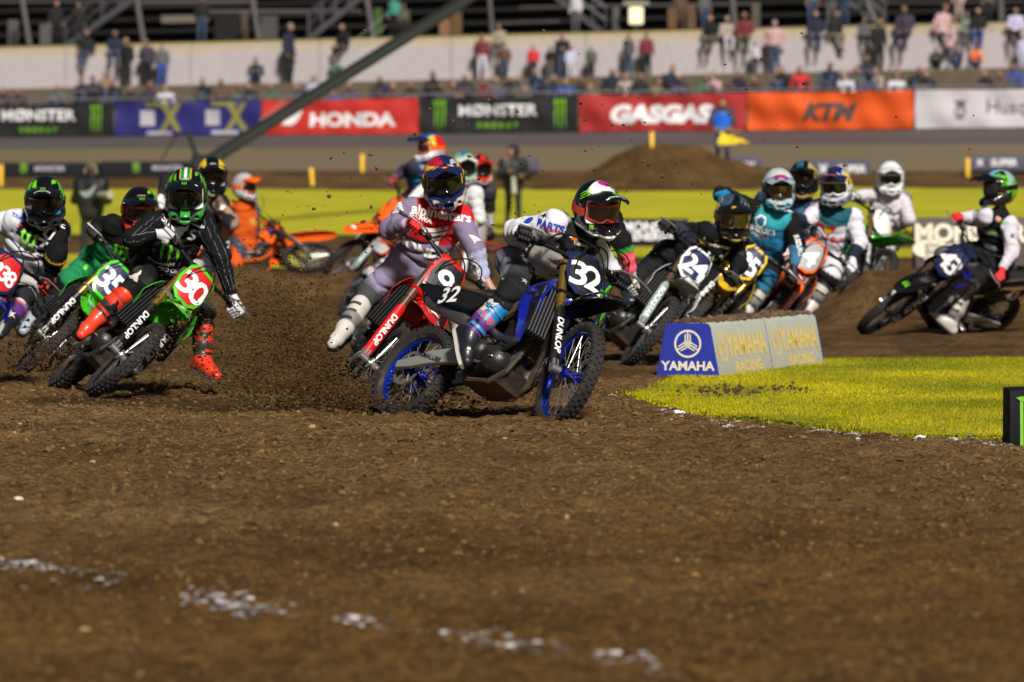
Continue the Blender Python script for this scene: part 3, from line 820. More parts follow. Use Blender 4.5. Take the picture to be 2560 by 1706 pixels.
ed = norm([1, -.5, 0]); en = np.array([ed[1], -ed[0], 0.])      # along the wall, and its normal towards the track
wall = empty('concrete_wall', (0, 170, 4.4)); tag(wall, 'long white concrete trackside wall with yellowed coping below the grandstand', 'wall')
for i in range(16):
    xa = -38 + i * 4.02; xb_ = xa + 4.0
    mb = MB()
    for (xx0, xx1) in ((xa, xb_),):
        ring = lambda x: [np.array([x, yw(x), zw(x) - .25]), np.array([x, yw(x) + .08, zw(x) + .98]), np.array([x, yw(x) + .395, zw(x) + .98]), np.array([x, yw(x) + .395, zw(x) - .25])]
        mb.loft([ring(xx0), ring((xx0 + xx1) / 2), ring(xx1)], smooth=False)
    o = mb.build('wall_panel', mat('white wall', (.45, .405, .41), .8, var=.10, dirt=.10, dscale=.9, bump=.1), wall); o.location = (-0., -170, -4.4)
    mb = MB()
    ring = lambda x: [np.array([x, yw(x) + .40, zw(x) + .90]), np.array([x, yw(x) + .43, zw(x) + 1.28]), np.array([x, yw(x) + .8, zw(x) + 1.30]), np.array([x, yw(x) + .8, zw(x) + .90])]
    mb.loft([ring(xa), ring(xb_)], smooth=False)
    o = mb.build('wall_coping', mat('coping', (.42, .36, .28), .85, var=.15, dirt=.22, dscale=1.6), wall); o.location = (0, -170, -4.4)
    mb = MB()
    ring = lambda x: [np.array([x, yw(x) + .42, zw(x) + 1.282]), np.array([x, yw(x) + .43, zw(x) + 1.33]), np.array([x, yw(x) + .6, zw(x) + 1.34]), np.array([x, yw(x) + .6, zw(x) + 1.302])]
    mb.loft([ring(xa), ring(xb_)], smooth=False)
    o = mb.build('edge_strip', mat('edge yellow', (.40, .32, .09), .8, var=.2), wall); o.location = (0, -170, -4.4)

# --- banners
def xl(u, y0=164.):
    a = (u - 1280) / FOC
    return a * y0 / (1 + .5 * a)
def cloth(name, u0, u1, m, label, seed, group='sponsor banners along the crowd fence', amp=.035, lean=0.):
    x0, x1 = xl(u0) + .02, xl(u1) - .02
    nx_, nz_ = 60, 14
    G = np.zeros((nz_, nx_, 3)); g = np.random.default_rng(seed)
    ph = g.random(8) * 6.28
    for j in range(nx_):
        t = j / (nx_ - 1); x = x0 + (x1 - x0) * t
        for i in range(nz_):
            s = i / (nz_ - 1)
            z = zb(x) + .02 + (1.04 + .003 * x) * s - .03 * math.sin(math.pi * t) * s
            w = amp * (math.sin(9 * t + 3.5 * s + ph[0]) * .5 + math.sin(17 * t - 5 * s + ph[1]) * .35 + math.sin(5 * t + 7 * s + ph[2]) * .5 + .4 * math.sin(31 * t + 4 * s + ph[3]))
            G[i, j] = np.array([x, yb(x) - .14, z]) + en * w
    base = np.array([(x0 + x1) / 2, yb((x0 + x1) / 2) - .14, zb(0)])
    mb = MB(); mb.sheet(G[:, ::1] - base, -.006)
    o = mb.build(name, m, None); o.location = base
    tag(o, label, 'banner', group)
    V = G.reshape(-1, 3); ii = np.arange(nz_ * nx_).reshape(nz_, nx_)
    F = np.stack([ii[:-1, :-1], ii[:-1, 1:], ii[1:, 1:], ii[1:, :-1]], -1).reshape(-1, 4)
    bv = bvh_of(V, F)
    def put(nm, spec, t, s, size, mt, **kw):
        x = x0 + (x1 - x0) * t
        c = np.array([x, yb(x) - .14, zb(x) + .02 + 1.04 * s])
        return surf_print(nm, spec, c, en, ed, size, mt, o, bv, base=base, eps=.02, grid=.12, reach=.5, **kw)
    return o, put
W_ = mat('print white', (.80, .78, .78), .7); GRN = mat('print lime', (.16, .42, .012), .6); BLK = mat('print black', (.012, .012, .014), .6)
YEL = mat('print yellow', (.62, .50, .05), .6); RED = mat('print red', (.55, .012, .012), .6)
YELD = mat('print dull yellow', (.24, .22, .045), .7); WD = mat('print dull white', (.44, .42, .45), .7)
CB = mat('banner black', (.012, .011, .012), .75, var=.15); CR = mat('banner red', (.52, .026, .018), .75, var=.06); CR2 = mat('banner dark red', (.37, .024, .023), .75, var=.06)
CO = mat('banner orange', (.68, .085, .006), .75, var=.05); CW = mat('banner white', (.58, .55, .57), .75, var=.05); CBL = mat('banner blue', (.018, .017, .145), .75, var=.1)
def claw_banner(u0, u1, label, seed, left):
    o, put = cloth('banner', u0, u1, CB, label, seed)
    put('lettering', 'MØNSTER', .5 if left else .53, .62, .31, W_, bold=.03, sx=1.25, asp=1.02)
    put('lettering', 'E N E R G Y', (.5 if left else .53), .20, .15, GRN, bold=.03, sx=1.2)
    if left: put('emblem', 'claw', .13, .48, .92, GRN, asp=.62)
    put('emblem', 'claw', .89, .48, .92, GRN, asp=.62)
claw_banner(-110, 288, 'black banner at the left end with white letters and one green claw mark', 1, False)
o, put = cloth('banner', 288, 654, CBL, 'dark blue banner with two white and yellow X logos', 2)
for t in (.30, .75):
    put('lettering', 'X', t + .085, .52, .74, YELD, bold=.05, asp=.8)
    put('emblem_panel', 'bar', t - .075, .50, .46, WD, asp=1.05)
    put('emblem_panel', 'bar', t, .88, .11, YELD, asp=7.5)
    put('emblem_panel', 'bar', t + .01, .07, .11, mat('print grey', (.42, .40, .46), .7), asp=8.)
o, put = cloth('banner', 654, 1048, CR, 'red banner with a white wing and bold white serif lettering', 3)
put('emblem', 'wing2', .20, .50, .60, W_, asp=1.15)
put('lettering', 'HONDA', .585, .40, .37, W_, bold=.05, sx=1.42)
claw_banner(1048, 1446, 'black banner right of the red wing banner with a green claw mark at each end', 4, True)
o, put = cloth('banner', 1446, 1866, CR2, 'dark red banner with rounded white block letters', 5, amp=.05)
put('lettering', 'GASGAS', .50, .46, .46, W_, bold=.07, sx=1.28, shear=.12)
o, put = cloth('banner', 1866, 2284, CO, 'bright orange banner with black slanted letters', 6, amp=.06)
put('lettering', 'KTM', .50, .47, .44, mat('print char', (.06, .045, .04), .7), bold=.06, sx=1.15, shear=.3)
o, put = cloth('banner', 2284, 2760, CW, 'white banner at the right end with a dark crest and grey lettering', 7)
put('emblem', 'crest', .245, .52, .52, mat('print slate', (.09, .09, .13), .7), asp=.8)
put('lettering', 'Husqvarna', .60, .50, .40, mat('print slate', (.09, .09, .13), .7), bold=.0, sx=1.0)
put('lettering', 'MOTORCYCLES', .82, .20, .10, mat('print slate', (.09, .09, .13), .7))
# fence carrying the banners
fence = empty('crowd_fence', (0, 164, 2.8)); tag(fence, 'grey steel crowd fence carrying the row of banners', 'fence')
mb = MB(); mb.cyl((-30, yb(-30), zb(-30) + 1.1), (25, yb(25), zb(25) + 1.18), .03, n=8)
o = mb.build('top_rail', mat('galvanised', (.30, .30, .31), .5, .6), fence); o.location = (0, -164, -2.8)
for i in range(24):
    x = -28 + i * 2.25
    mb = MB(); mb.cyl((x, yb(x) + .02, zb(x) - .1), (x, yb(x) + .02, zb(x) + 1.12), .025, n=6)
    o = mb.build('post', mat('galvanised'), fence); o.location = (0, -164, -2.8)

# --- grandstand behind the wall
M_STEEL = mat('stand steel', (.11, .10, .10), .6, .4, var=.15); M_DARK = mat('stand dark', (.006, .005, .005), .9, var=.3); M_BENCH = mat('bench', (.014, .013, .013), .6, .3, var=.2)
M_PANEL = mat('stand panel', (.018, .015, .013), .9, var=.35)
gs = empty('grandstand', (0, 176, 5.7)); tag(gs, 'dark steel grandstand with posts, stairs and benches above the white wall', 'grandstand')
ys_ = lambda x, d: yw(x) + d
def gpart(name, mb, m):
    o = mb.build(name, m, gs); o.location = (0, -176, -5.7); return o
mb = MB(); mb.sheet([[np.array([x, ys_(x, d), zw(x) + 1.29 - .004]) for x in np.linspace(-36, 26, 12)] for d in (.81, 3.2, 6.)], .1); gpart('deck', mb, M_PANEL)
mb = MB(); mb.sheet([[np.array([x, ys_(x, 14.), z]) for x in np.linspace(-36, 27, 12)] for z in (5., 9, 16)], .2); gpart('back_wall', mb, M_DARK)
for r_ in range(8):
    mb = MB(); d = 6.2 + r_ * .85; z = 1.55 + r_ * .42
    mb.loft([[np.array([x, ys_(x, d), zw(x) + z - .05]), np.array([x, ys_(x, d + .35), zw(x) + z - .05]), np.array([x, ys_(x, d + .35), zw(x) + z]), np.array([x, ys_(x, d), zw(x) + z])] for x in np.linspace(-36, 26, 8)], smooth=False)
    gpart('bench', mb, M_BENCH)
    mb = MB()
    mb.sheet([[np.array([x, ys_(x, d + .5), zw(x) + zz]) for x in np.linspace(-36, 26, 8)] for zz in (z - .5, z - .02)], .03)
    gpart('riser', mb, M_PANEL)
def gat(u, v, d):
    """point on the plane d metres behind the wall seen at photograph pixel u, v"""
    r0 = ray(u, v); t = (170 + d) / (r0[1] + .5 * r0[0]); return CAMP + r0 * t
for (u0, v0, u1, v1, w) in [(52, -20, 76, 116, .09), (338, -20, 362, 112, .09), (628, -20, 648, 100, .09), (912, -30, 934, 92, .09), (1222, -30, 1232, 92, .07), (1538, 20, 1540, 82, .13), (1828, -30, 1838, 76, .10), (2168, 10, 2204, 66, .08), (2208, 20, 2206, 68, .05), (2500, -20, 2504, 50, .10)]:
    mb = MB(); mb.cyl(gat(u0, v0, 1.6), gat(u1, v1 + 12, 1.6), w, n=8); gpart('steel_post', mb, M_STEEL)
for (u0, v0, u1, v1, w, d) in [(-10, 6, 600, 4, .05, 5), (330, 8, 640, 6, .10, 3), (520, 32, 900, 30, .10, 4), (1300, 20, 1900, 10, .05, 5), (2150, 10, 2330, 8, .03, 2), (2330, 8, 2560, 4, .03, 2), (1230, 60, 1400, 55, .05, 5)]:
    mb = MB(); mb.cyl(gat(u0, v0, d), gat(u1, v1, d), w, n=6); gpart('cross_beam', mb, M_STEEL)
def stair(u0, v0, u1, v1, label_dx):
    a, b = gat(u0, v0, 2.2), gat(u1, v1, 2.2)
    st = empty('staircase', a); tag(st, label_dx, 'stairs', 'aluminium stairs of the grandstand')
    for off in (0, 1.):
        mb = MB(); up = np.array([0, 0, .10]); s_ = np.array([0, off, 0])
        mb.loft([[a + s_ - up, a + s_ + np.array([0, .04, 0]) - up, a + s_ + np.array([0, .04, 0]) + up, a + s_ + up], [b + s_ - up, b + s_ + np.array([0, .04, 0]) - up, b + s_ + np.array([0, .04, 0]) + up, b + s_ + up]], smooth=False)
        o = mb.build('stringer', mat('aluminium', (.14, .135, .15), .45, .5), st); o.location = -a
        mb = MB(); h_ = np.array([0, 0, .85]); mb.cyl(a + s_ + h_, b + s_ + h_, .025, n=6); mb.cyl(a + s_ + h_ * .55, b + s_ + h_ * .55, .02, n=6)
        for t in np.linspace(0, 1, 5): mb.cyl(a + s_ + (b - a) * t, a + s_ + (b - a) * t + h_, .02, n=6)
        o = mb.build('handrail', mat('aluminium'), st); o.location = -a
    for t in np.linspace(0.04, .96, 11):
        p = a + (b - a) * t; mb = MB(); mb.box(p + np.array([0, .5, 0]), (.26, .94, .04)); o = mb.build('tread', mat('aluminium'), st); o.location = -a
stair(160, 118, 345, -10, 'aluminium stairs rising to the right at the left end of the stand')
stair(770, 100, 905, -8, 'aluminium stairs rising to the right beside the thick camera crane arm')
stair(1515, 88, 1385, -12, 'aluminium stairs descending to the right beside the cream lit box')
stair(2215, 72, 2090, -20, 'aluminium stairs descending to the right above the black hooded spectator')
for (u0, v0, u1, v1, c, nm) in [(400, 38, 492, 52, (.16, .14, .10), 'panel_board'), (535, 44, 602, 100, (.008, .008, .008), 'dark_opening'), (604, 30, 620, 102, (.09, .06, .04), 'panel_board'), (650, 40, 696, 100, (.075, .068, .064), 'panel_board'),
                                (1098, 48, 1126, 95, (.24, .13, .07), 'panel_board'), (1128, 30, 1155, 95, (.13, .075, .03), 'panel_board'), (935, 20, 955, 80, (.05, .10, .015), 'panel_board'), (20, 50, 46, 112, (.10, .09, .085), 'panel_board'), (100, 60, 128, 112, (.10, .09, .085), 'panel_board'),
                                (1670, 20, 1690, 76, (.15, .08, .04), 'panel_board'), (1718, 10, 1740, 78, (.13, .08, .04), 'panel_board'), (1880, 10, 1900, 74, (.11, .09, .07), 'panel_board')]:
    a, b = gat(u0, v1 + 6, 3.0), gat(u1, v0, 3.0)
    mb = MB(); mb.box((a + b) / 2, (b[0] - a[0], .08, b[2] - a[2]), np.array([ed, -en, [0, 0, 1]]).T)
    gpart(nm, mb, mat('board %.2f %.2f' % (c[0], c[1]), c, .85, var=.2))
a, b = gat(1572, 62, 1.2), gat(1608, 18, 1.2)
lb = empty('lit_box', (a + b) / 2); tag(lb, 'cream coloured lit box under a flat cap on the stand rail', 'light box')
mb = MB(); mb.box((0, 0, 0), (b[0] - a[0], .3, b[2] - a[2]), None, bev=.03); mb.build('lamp_housing', mat('lit cream', (.75, .70, .42), .5, emit=.55), lb)
mb = MB(); mb.box((0, 0, .36), (.78, .4, .12), None, bev=.03); mb.build('lamp_cap', mat('cap', (.32, .30, .24), .5), lb)
mb = MB(); mb.cyl((0, .0, -.30), (0, .0, -.62), .05, n=8); mb.build('lamp_post', M_STEEL, lb)
# ---- camera crane arm across the background
ja, jb = at(508, 412, 121), at(1230, -42, 127)
jib = empty('camera_crane', (float(ja[0]), float(ja[1]), float(gz(ja[0], ja[1])))); tag(jib, 'long dark camera crane arm slanting up across the background', 'camera crane')
jl = np.array(jib.location)
jd = norm(jb - ja); jn = norm(np.cross(jd, [0, 1., 0])); jm = np.cross(jd, jn)
mb = MB()
for a_, b_ in ((.10, .08), (-.10, .08), (.10, -.08), (-.10, -.08)):
    mb.cyl(ja + jn * a_ + jm * b_ - jl, jb + jn * a_ + jm * b_ - jl, .035, n=6)
mb.build('arm_chord', mat('crane black', (.018, .019, .017), .5, .3), jib)
mb = MB(); mb.loft([[ja + jn * x + jm * y - jl for x, y in ((.09, .07), (.09, -.07), (-.09, -.07), (-.09, .07))], [jb + jn * x + jm * y - jl for x, y in ((.09, .07), (.09, -.07), (-.09, -.07), (-.09, .07))]], smooth=False)
mb.build('arm_web', mat('crane grey', (.030, .032, .027), .5, .3), jib)
mb = MB()
for o_ in (.35, .62): mb.cyl(ja + jd * 1.9 - jn * 0 + np.array([-.1, 0, o_ * .2]) - jl, ja + jd * 6.3 + np.array([-.25, 0, o_]) - jl, .008, n=5)
mb.build('cable', mat('cable grey', (.25, .25, .25), .5), jib)
mb = MB(); mb.cyl(ja - jl, np.array([ja[0], ja[1], gz(ja[0], ja[1])]) - jl, .09, n=10); mb.build('mast', mat('crane black'), jib)
mb = MB(); mb.cyl(at(496, 402, 121) - jl, at(468, 328, 121) - jl, .05, n=8); mb.cyl(at(440, 342, 121) - jl, at(402, 402, 121) - jl, .018, n=6); mb.box(at(505, 405, 121) - jl, (.45, .3, .3), bev=.04); mb.build('counterweight_frame', mat('crane black'), jib)

# ================================================================== TRACK MARKERS
def rounded(poly, r, n=3):
    out = []; k = len(poly)
    for i in range(k):
        p0, p1, p2 = np.array(poly[i - 1], float), np.array(poly[i], float), np.array(poly[(i + 1) % k], float)
        a, b = norm(p0 - p1), norm(p2 - p1)
        for t in np.linspace(0, 1, n):
            out.append(tuple((p1 + a * r) * (1 - t) ** 2 + p1 * 2 * t * (1 - t) + (p1 + b * r) * t ** 2))
    return out
def block(p, yaw, L_, wb, wt, h, mside, mend, label, group=None, name='track_block', seg=1, cat='foam block'):
    """trapezoid foam block in a printed cover; p = middle of the near long edge on the ground, length along local x"""
    o = empty(name, p); o.rotation_euler = (0, 0, yaw); tag(o, label, cat, group)
    prof = rounded([(0, 0), ((wb - wt) / 2, h), ((wb + wt) / 2, h), (wb, 0)], .035)
    ends = []
    for k in range(seg):
        a, b = -L_ / 2 + k * L_ / seg, -L_ / 2 + (k + 1) * L_ / seg
        mb = MB(); rings = []
        for i, t in enumerate(np.linspace(0, 1, 9)):
            x = a + .006 + (b - a - .012) * t; bul = 1 + .005 * math.sin(math.pi * t) + .003 * math.sin(9 * t + k)
            ins = .012 if i in (0, 8) else 0
            rings.append([np.array([x, wb / 2 + (y - wb / 2) * (bul - ins), z * (bul - ins * .5)]) for y, z in prof])
        mb.loft(rings, caps=False); mb.build('cover', mside, o)
    for x, sgn in ((-L_ / 2 + .003, -1), (L_ / 2 - .003, 1)):
        mb = MB(); P = [np.array([x, y, z]) for y, z in prof]
        mb.add(P if sgn < 0 else P[::-1], [tuple(range(len(P)))]); mb.build('end_panel', mend, o)
    return o
BLUE = mat('cover blue', (.018, .032, .30), .45, dirt=.12, dscale=5)
p0 = hit(1800, 942); q0 = hit(2062, 908)
dv = q0 - p0; ang = math.atan2(dv[1], dv[0]); Lb = float(np.hypot(dv[0], dv[1]))
CREAM = mat('print cream', (.82, .60, .14), .5); GREYC = mat('cover grey', (.47, .48, .42), .6, var=.06, dirt=.10, dscale=5)
mid = (p0 + q0) / 2
# near long edge runs from p0 to q0, the block lies to its left
bl = block((mid[0], mid[1], -.03), ang, Lb, .50, .34, .42, GREYC, BLUE, 'long grey and blue foam track block with yellow lettering on the edge of the grass', seg=2, name='foam_block')
# (local y points to the left of the edge = away from the lens on the far side)
sl = norm([0, .08, .42]); sn = np.array([0, -.42, .08]); sn = norm(sn)
for t in (-.25, .25):
    c = np.array([t * Lb, .0450, .235])
    flat_print('emblem', 'forks', c + np.array([-.58, 0, 0]), [1, 0, 0], sl, .22, CREAM, bl, eps=.0022, asp=1.35)
    flat_print('lettering', 'YAMAHA', c + np.array([.12, 0, .01]), [1, 0, 0], sl, .165, CREAM, bl, eps=.0022, bold=.03, sx=1.18)
    flat_print('lettering', 'RACING', c + np.array([.10, -.0305, -.155]), [1, 0, 0], sl, .075, CREAM, bl, eps=.0022, bold=.03, sx=2.0)
WP = mat('print bone', (.72, .66, .52), .5)
flat_print('emblem', 'forks', (-Lb / 2 + .002, .25, .265), [0, -1, 0], [0, 0, 1], .21, WP, bl, eps=.004)
flat_print('lettering', 'YAMAHA', (-Lb / 2 + .002, .25, .10), [0, -1, 0], [0, 0, 1], .066, WP, bl, bold=.03, eps=.004, sx=1.05)
pp = rng.random((900, 2)); loc = np.stack([(pp[:, 0] - .5) * Lb * .97, .09 + pp[:, 1] * .32], -1)
ca, sa = math.cos(ang), math.sin(ang)
wx = mid[0] + loc[:, 0] * ca - loc[:, 1] * sa; wy = mid[1] + loc[:, 0] * sa + loc[:, 1] * ca
r_ = .006 + .022 * rng.random(900) ** 2
scatter('soil_on_block', np.stack([wx, wy, np.full(900, .395) + r_ * .3], -1), r_, np.array([.12, .075, .038]) * (.6 + .7 * rng.random((900, 1))))

p = hit(2518, 1120); bk = block((p[0] + .36, p[1], -.02), 0, .7, .45, .40, .335, mat('cover black', (.006, .006, .007), .75, dirt=.12, dscale=6, spec=.2), mat('cover black'), 'black foam block with green claw marks cut by the right edge', name='foam_block')
for i, x in enumerate((-.28, -.21, -.14)):
    flat_print('emblem', 'claw' if False else 'bar', (x, .013, .15), [1, 0, 0], norm([0, .03, .33]), .26, GRN, bk, asp=.07, eps=.012)
    V, F = polys_geo([[(-.9, .1), (0, .35), (.9, .2), (.3, -.6), (-.2, -.5)]]); 
    link('emblem', raw_mesh('emblem', np.stack([x + V[:, 0] * .035, .021 + V[:, 1] * 0, .285 + V[:, 1] * .03], -1) + np.array([0, -.012, 0]), F, False), GRN, bk)
def low_block(u0, u1, v0, v1, y, m, label, texts=(), name='foam_block', group=None):
    a, b = at(u0, v1, y), at(u1, v0, y)
    w = b[0] - a[0]; h = b[2] - a[2]
    o = block(((a[0] + b[0]) / 2, y, a[2] - .05), 0, w, .6, .5, h + .05, m, m, label, group, name)
    for spec, t, s, size, mt, kw in texts:
        flat_print('lettering' if spec not in SH else 'emblem', spec, ((t - .5) * w, .0 + .05 * s, .05 + h * s), [1, 0, 0], norm([0, .05, h]), size, mt, o, eps=.02, **kw)
    return o
KB = mat('cover black'); PB = mat('cover slate', (.050, .045, .075), .7, dirt=.12, dscale=2); BONE = mat('print bone')
g_ = 'foam blocks along the track'
low_block(1548, 1722, 548, 606, 101, KB, 'black foam block with white lettering left of the black and gold rider', [('MONSTER', .5, .66, .17, W_, dict(bold=.03)), ('ENERGY', .5, .25, .14, W_, dict(bold=.03))], group=g_)
low_block(2288, 2600, 545, 664, 80, mat('cover dirty', (.075, .062, .05), .7, dirt=.4, dscale=4), 'muddy grey foam block with bone lettering behind the blue bike', [('MONSTER', .45, .68, .24, BONE, dict(bold=.05)), ('ENERGY', .42, .27, .22, BONE, dict(bold=.05)), ('oval', .12, .35, .5, BONE, {})], group=g_)
low_block(1818, 1905, 392, 438, 147, PB, 'slate block on the berm right of the yellow flag', [('SMX', .5, .5, .2, W_, {})], group=g_)
low_block(2018, 2178, 400, 446, 147, PB, 'slate block on the berm behind the white helmet', [('X', .25, .5, .22, W_, dict(bold=.03)), ('SUPER', .7, .5, .18, W_, {})], group=g_)
low_block(2424, 2640, 390, 424, 147, PB, 'slate block on the berm at the right edge above the green helmet', [('X', .12, .5, .16, W_, dict(bold=.03)), ('SUPER', .4, .5, .17, W_, {})], group=g_)
low_block(1286, 1347, 394, 424, 147, PB, 'small slate block behind the head of the photographer in the raincoat', [], group=g_)
low_block(-80, 250, 407, 440, 146, KB, 'black block row at far left with green claw and grey lettering', [('claw', .42, .5, .30, GRN, dict(asp=.8)), ('MONSTER', .62, .55, .12, mat('print grey'), {})], group=g_)
low_block(252, 512, 404, 440, 146, KB, 'black block row behind the pinstriped rider with green claw and grey lettering', [('claw', .34, .5, .30, GRN, dict(asp=.8)), ('MONSTER', .64, .55, .12, mat('print grey'), {})], group=g_)
low_block(30, 172, 560, 600, 99, mat('cover dirty'), 'muddy foam block behind the shoulder of the leftmost rider', [], group=g_)
YST = mat('stake yellow', (.80, .47, .012), .6)
for (u, v0, v1, lab) in [(782, 420, 464, 'yellow marker stake leaning on the berm right of the orange rider'), (906, 386, 430, 'yellow marker stake left of the blue and red helmet'), (1630, 330, 374, 'yellow marker stake on top of the dirt mound'), (2420, 396, 440, 'yellow marker stake left of the green helmet at right'), (3, 412, 462, 'yellow marker stake at the left edge of the frame')]:
    yy_ = {782: 143.2, 3: 143.0, 1630: 143.5, 2420: 146.3}.get(u, 148)
    a, b = at(u, v1, yy_), at(u - (4 if u == 782 else 0), v0, yy_)
    st = empty('marker_stake', a); tag(st, lab, 'marker stake', 'yellow marker stakes')
    mb = MB(); dd = (b - a); mb.loft([[a * 0 + dd * t + np.array([x * w_, y * w_ * .5, 0]) for x, y in ((-1, -1), (1, -1), (1, 1), (-1, 1))] for t, w_ in ((-.25, .04), (.96, .05), (1., .04))], smooth=False)
    mb.build('stake', YST, st)
# ================================================================== MOTOCROSS BIKES
RK = R(27)
AX = np.array([-math.sin(RK), 0, math.cos(RK)]); NX = np.array([math.cos(RK), 0, math.sin(RK)])
FA = np.array([.74, 0, .345]); A0 = FA - .05 * NX; RA = np.array([-.74, 0, .335])
def S(t, f, y): return A0 + t * AX + f * NX + np.array([0, y, 0])
CACHE = {}
def part(name, key, fn, mats, parent, Mx=None):
    """one mesh per key shared by every bike; colours live on the object"""
    mats = mats if isinstance(mats, (list, tuple)) else [mats]
    if key not in CACHE:
        mb = fn(); CACHE[key] = mb.mesh(name, R(35), max(len(mats), max(mb.M) + 1)) if isinstance(mb, MB) else mb
    o = link(name, CACHE[key], mats, parent)
    if Mx is not None: o.matrix_local = Mx
    return o
def panel(poly, yfun, th=.004, g=.05, flip=False):
    """plastic panel: outline in x,z with its own bulge y = yfun(x, z)"""
    V, F = polys_geo([poly]); V, F = slice_geo(V, F, g)
    P = np.array([[x, yfun(x, z), z] for x, z in V]); n = len(P)
    Q = P - np.array([0, th * (1 if not flip else -1), 0])
    E = {}
    for f in F:
        for i in range(len(f)):
            a, b = f[i], f[(i + 1) % len(f)]; E[(a, b)] = 1
    bd = [(a, b) for a, b in E if (b, a) not in E]
    mb = MB()
    fr = [tuple(f[::-1]) for f in F] if not flip else list(F)
    bk = [tuple(i + n for i in f[::-1]) for f in fr]
    mb.add(np.vstack([P, Q]), fr + bk + [(a, a + n, b + n, b) if not flip else (a, b, b + n, a + n) for a, b in bd], 0, True)
    return mb
def w_tyre(c, R0, R1, wd, nk, rows):
    mb = MB(); h = (R0 - R1)
    prof = [(R1, -wd * .30), (R1 + h * .25, -wd * .46), (R1 + h * .55, -wd * .48), (R1 + h * .78, -wd * .36), (R1 + h * .84, 0), (R1 + h * .78, wd * .36), (R1 + h * .55, wd * .48), (R1 + h * .25, wd * .46), (R1, wd * .30)]
    mb.lathe([(r, y) for r, y in prof], c, 56)
    for k in range(nk):
        th = 2 * math.pi * k / nk
        for (y, dr, sx, sy, tl, off) in rows:
            t2 = th + off * 2 * math.pi / nk
            rad = np.array([math.cos(t2), 0, math.sin(t2)]); tan = np.array([-math.sin(t2), 0, math.cos(t2)]); ay = np.array([0, 1., 0])
            n_ = rad * math.cos(tl) + ay * math.sin(tl); b_ = np.cross(tan, n_)
            M3 = np.stack([tan, np.cross(n_, tan), n_], 1)
            r = R0 * dr
            mb.box(np.asarray(c) + rad * (r - .012) + ay * y * wd, (sx, sy, .026), M3, 0, taper=.82)
    return mb
ROWS_F = [(-.14, .985, .018, .020, 0, 0), (.14, .985, .018, .020, 0, .5), (-.36, .955, .018, .015, -.6, .5), (.36, .955, .018, .015, .6, 0)]
ROWS_R = [(-.15, .985, .020, .026, 0, 0), (.15, .985, .020, .026, 0, 0), (0, .99, .020, .026, 0, .5), (-.38, .95, .020, .020, -.6, .5), (.38, .95, .020, .020, .6, .5)]
def w_rim(c, r, w):
    return MB().lathe([(r - .012, -w * .30), (r + .004, -w * .5), (r + .014, -w * .5), (r + .006, -w * .36), (r + .0, 0), (r + .006, w * .36), (r + .014, w * .5), (r + .004, w * .5), (r - .012, w * .30), (r - .014, 0)], c, 56)
def w_hub(c, wd, r=.030):
    c = np.asarray(c, float)
    mb = MB().lathe([(.012, -wd), (r + .012, -wd), (r + .014, -wd + .008), (r, -wd + .012), (r * .85, 0), (r, wd - .012), (r + .014, wd - .008), (r + .012, wd), (.012, wd)], c, 24)
    mb.cyl(c - [0, wd + .045, 0], c + [0, wd + .045, 0], .012, n=10)
    return mb
def w_spokes(c, rh, rr, wd):
    mb = MB(); c = np.asarray(c, float)
    for k in range(32):
        a = 2 * math.pi * k / 32; s = 1 if k % 2 else -1; a0 = a + (.34 if (k // 2) % 2 else -.34)
        p0 = c + [rh * math.cos(a0), s * wd, rh * math.sin(a0)]; p1 = c + [rr * math.cos(a), s * .008, rr * math.sin(a)]
        mb.cyl(p0, p1, .0024, n=5, caps=False)
    return mb
def w_disc(c, y, r):
    mb = MB(); c = np.asarray(c, float); n = 48
    prof = [(r - .022, y - .002), (r, y - .002), (r, y + .002), (r - .022, y + .002)]
    V = []
    mb.lathe(prof, c, n)
    for k in range(6):
        a = k * math.pi / 3; mb.cyl(c + [.04 * math.cos(a + .3), y, .04 * math.sin(a + .3)], c + [(r - .015) * math.cos(a), y, (r - .015) * math.sin(a)], .006, n=5)
    return mb
def rect_ring(o, ux, uy, w, h, b=.25):
    q = min(w, h) * b
    return [o + ux * x + uy * y for x, y in ((w - q, -h), (w, -h + q), (w, h - q), (w - q, h), (-w + q, h), (-w, h - q), (-w, -h + q), (-w + q, -h))]
def beam(path, w, h, up, mb=None, m=0):
    """box section swept along a path; w, h half sizes (scalars or lists)"""
    mb = mb or MB(); P = np.asarray(path, float); T = np.gradient(P, axis=0); k = len(P)
    W = np.full(k, w) if np.isscalar(w) else w; H_ = np.full(k, h) if np.isscalar(h) else h
    rings = []
    for i in range(k):
        t = norm(T[i]); s = norm(np.cross(t, up)); u = np.cross(s, t)
        rings.append(rect_ring(P[i], s, u, W[i], H_[i]))
    return mb.loft(rings, m, smooth=False)
def spline(P, k=6):
    P = np.asarray(P, float); Q = np.vstack([2 * P[0] - P[1], P, 2 * P[-1] - P[-2]]); out = []
    for i in range(1, len(Q) - 2):
        a, b, c, d = Q[i - 1], Q[i], Q[i + 1], Q[i + 2]
        for t in np.linspace(0, 1, k, endpoint=False):
            out.append(.5 * ((2 * b) + (c - a) * t + (2 * a - 5 * b + 4 * c - d) * t * t + (3 * b - a - 3 * c + d) * t ** 3))
    return np.array(out + [P[-1]])
def fender(st, th=.004, nseg=9, edge=1.6):
    """st: x, z, half width, drop of the edges"""
    G = []
    for x, z, hw, dr in st:
        G.append([[x, hw * s, z - dr * abs(s) ** edge] for s in np.linspace(-1, 1, nseg)])
    return MB().sheet(G, th)
Y0 = np.array([0, 1., 0])
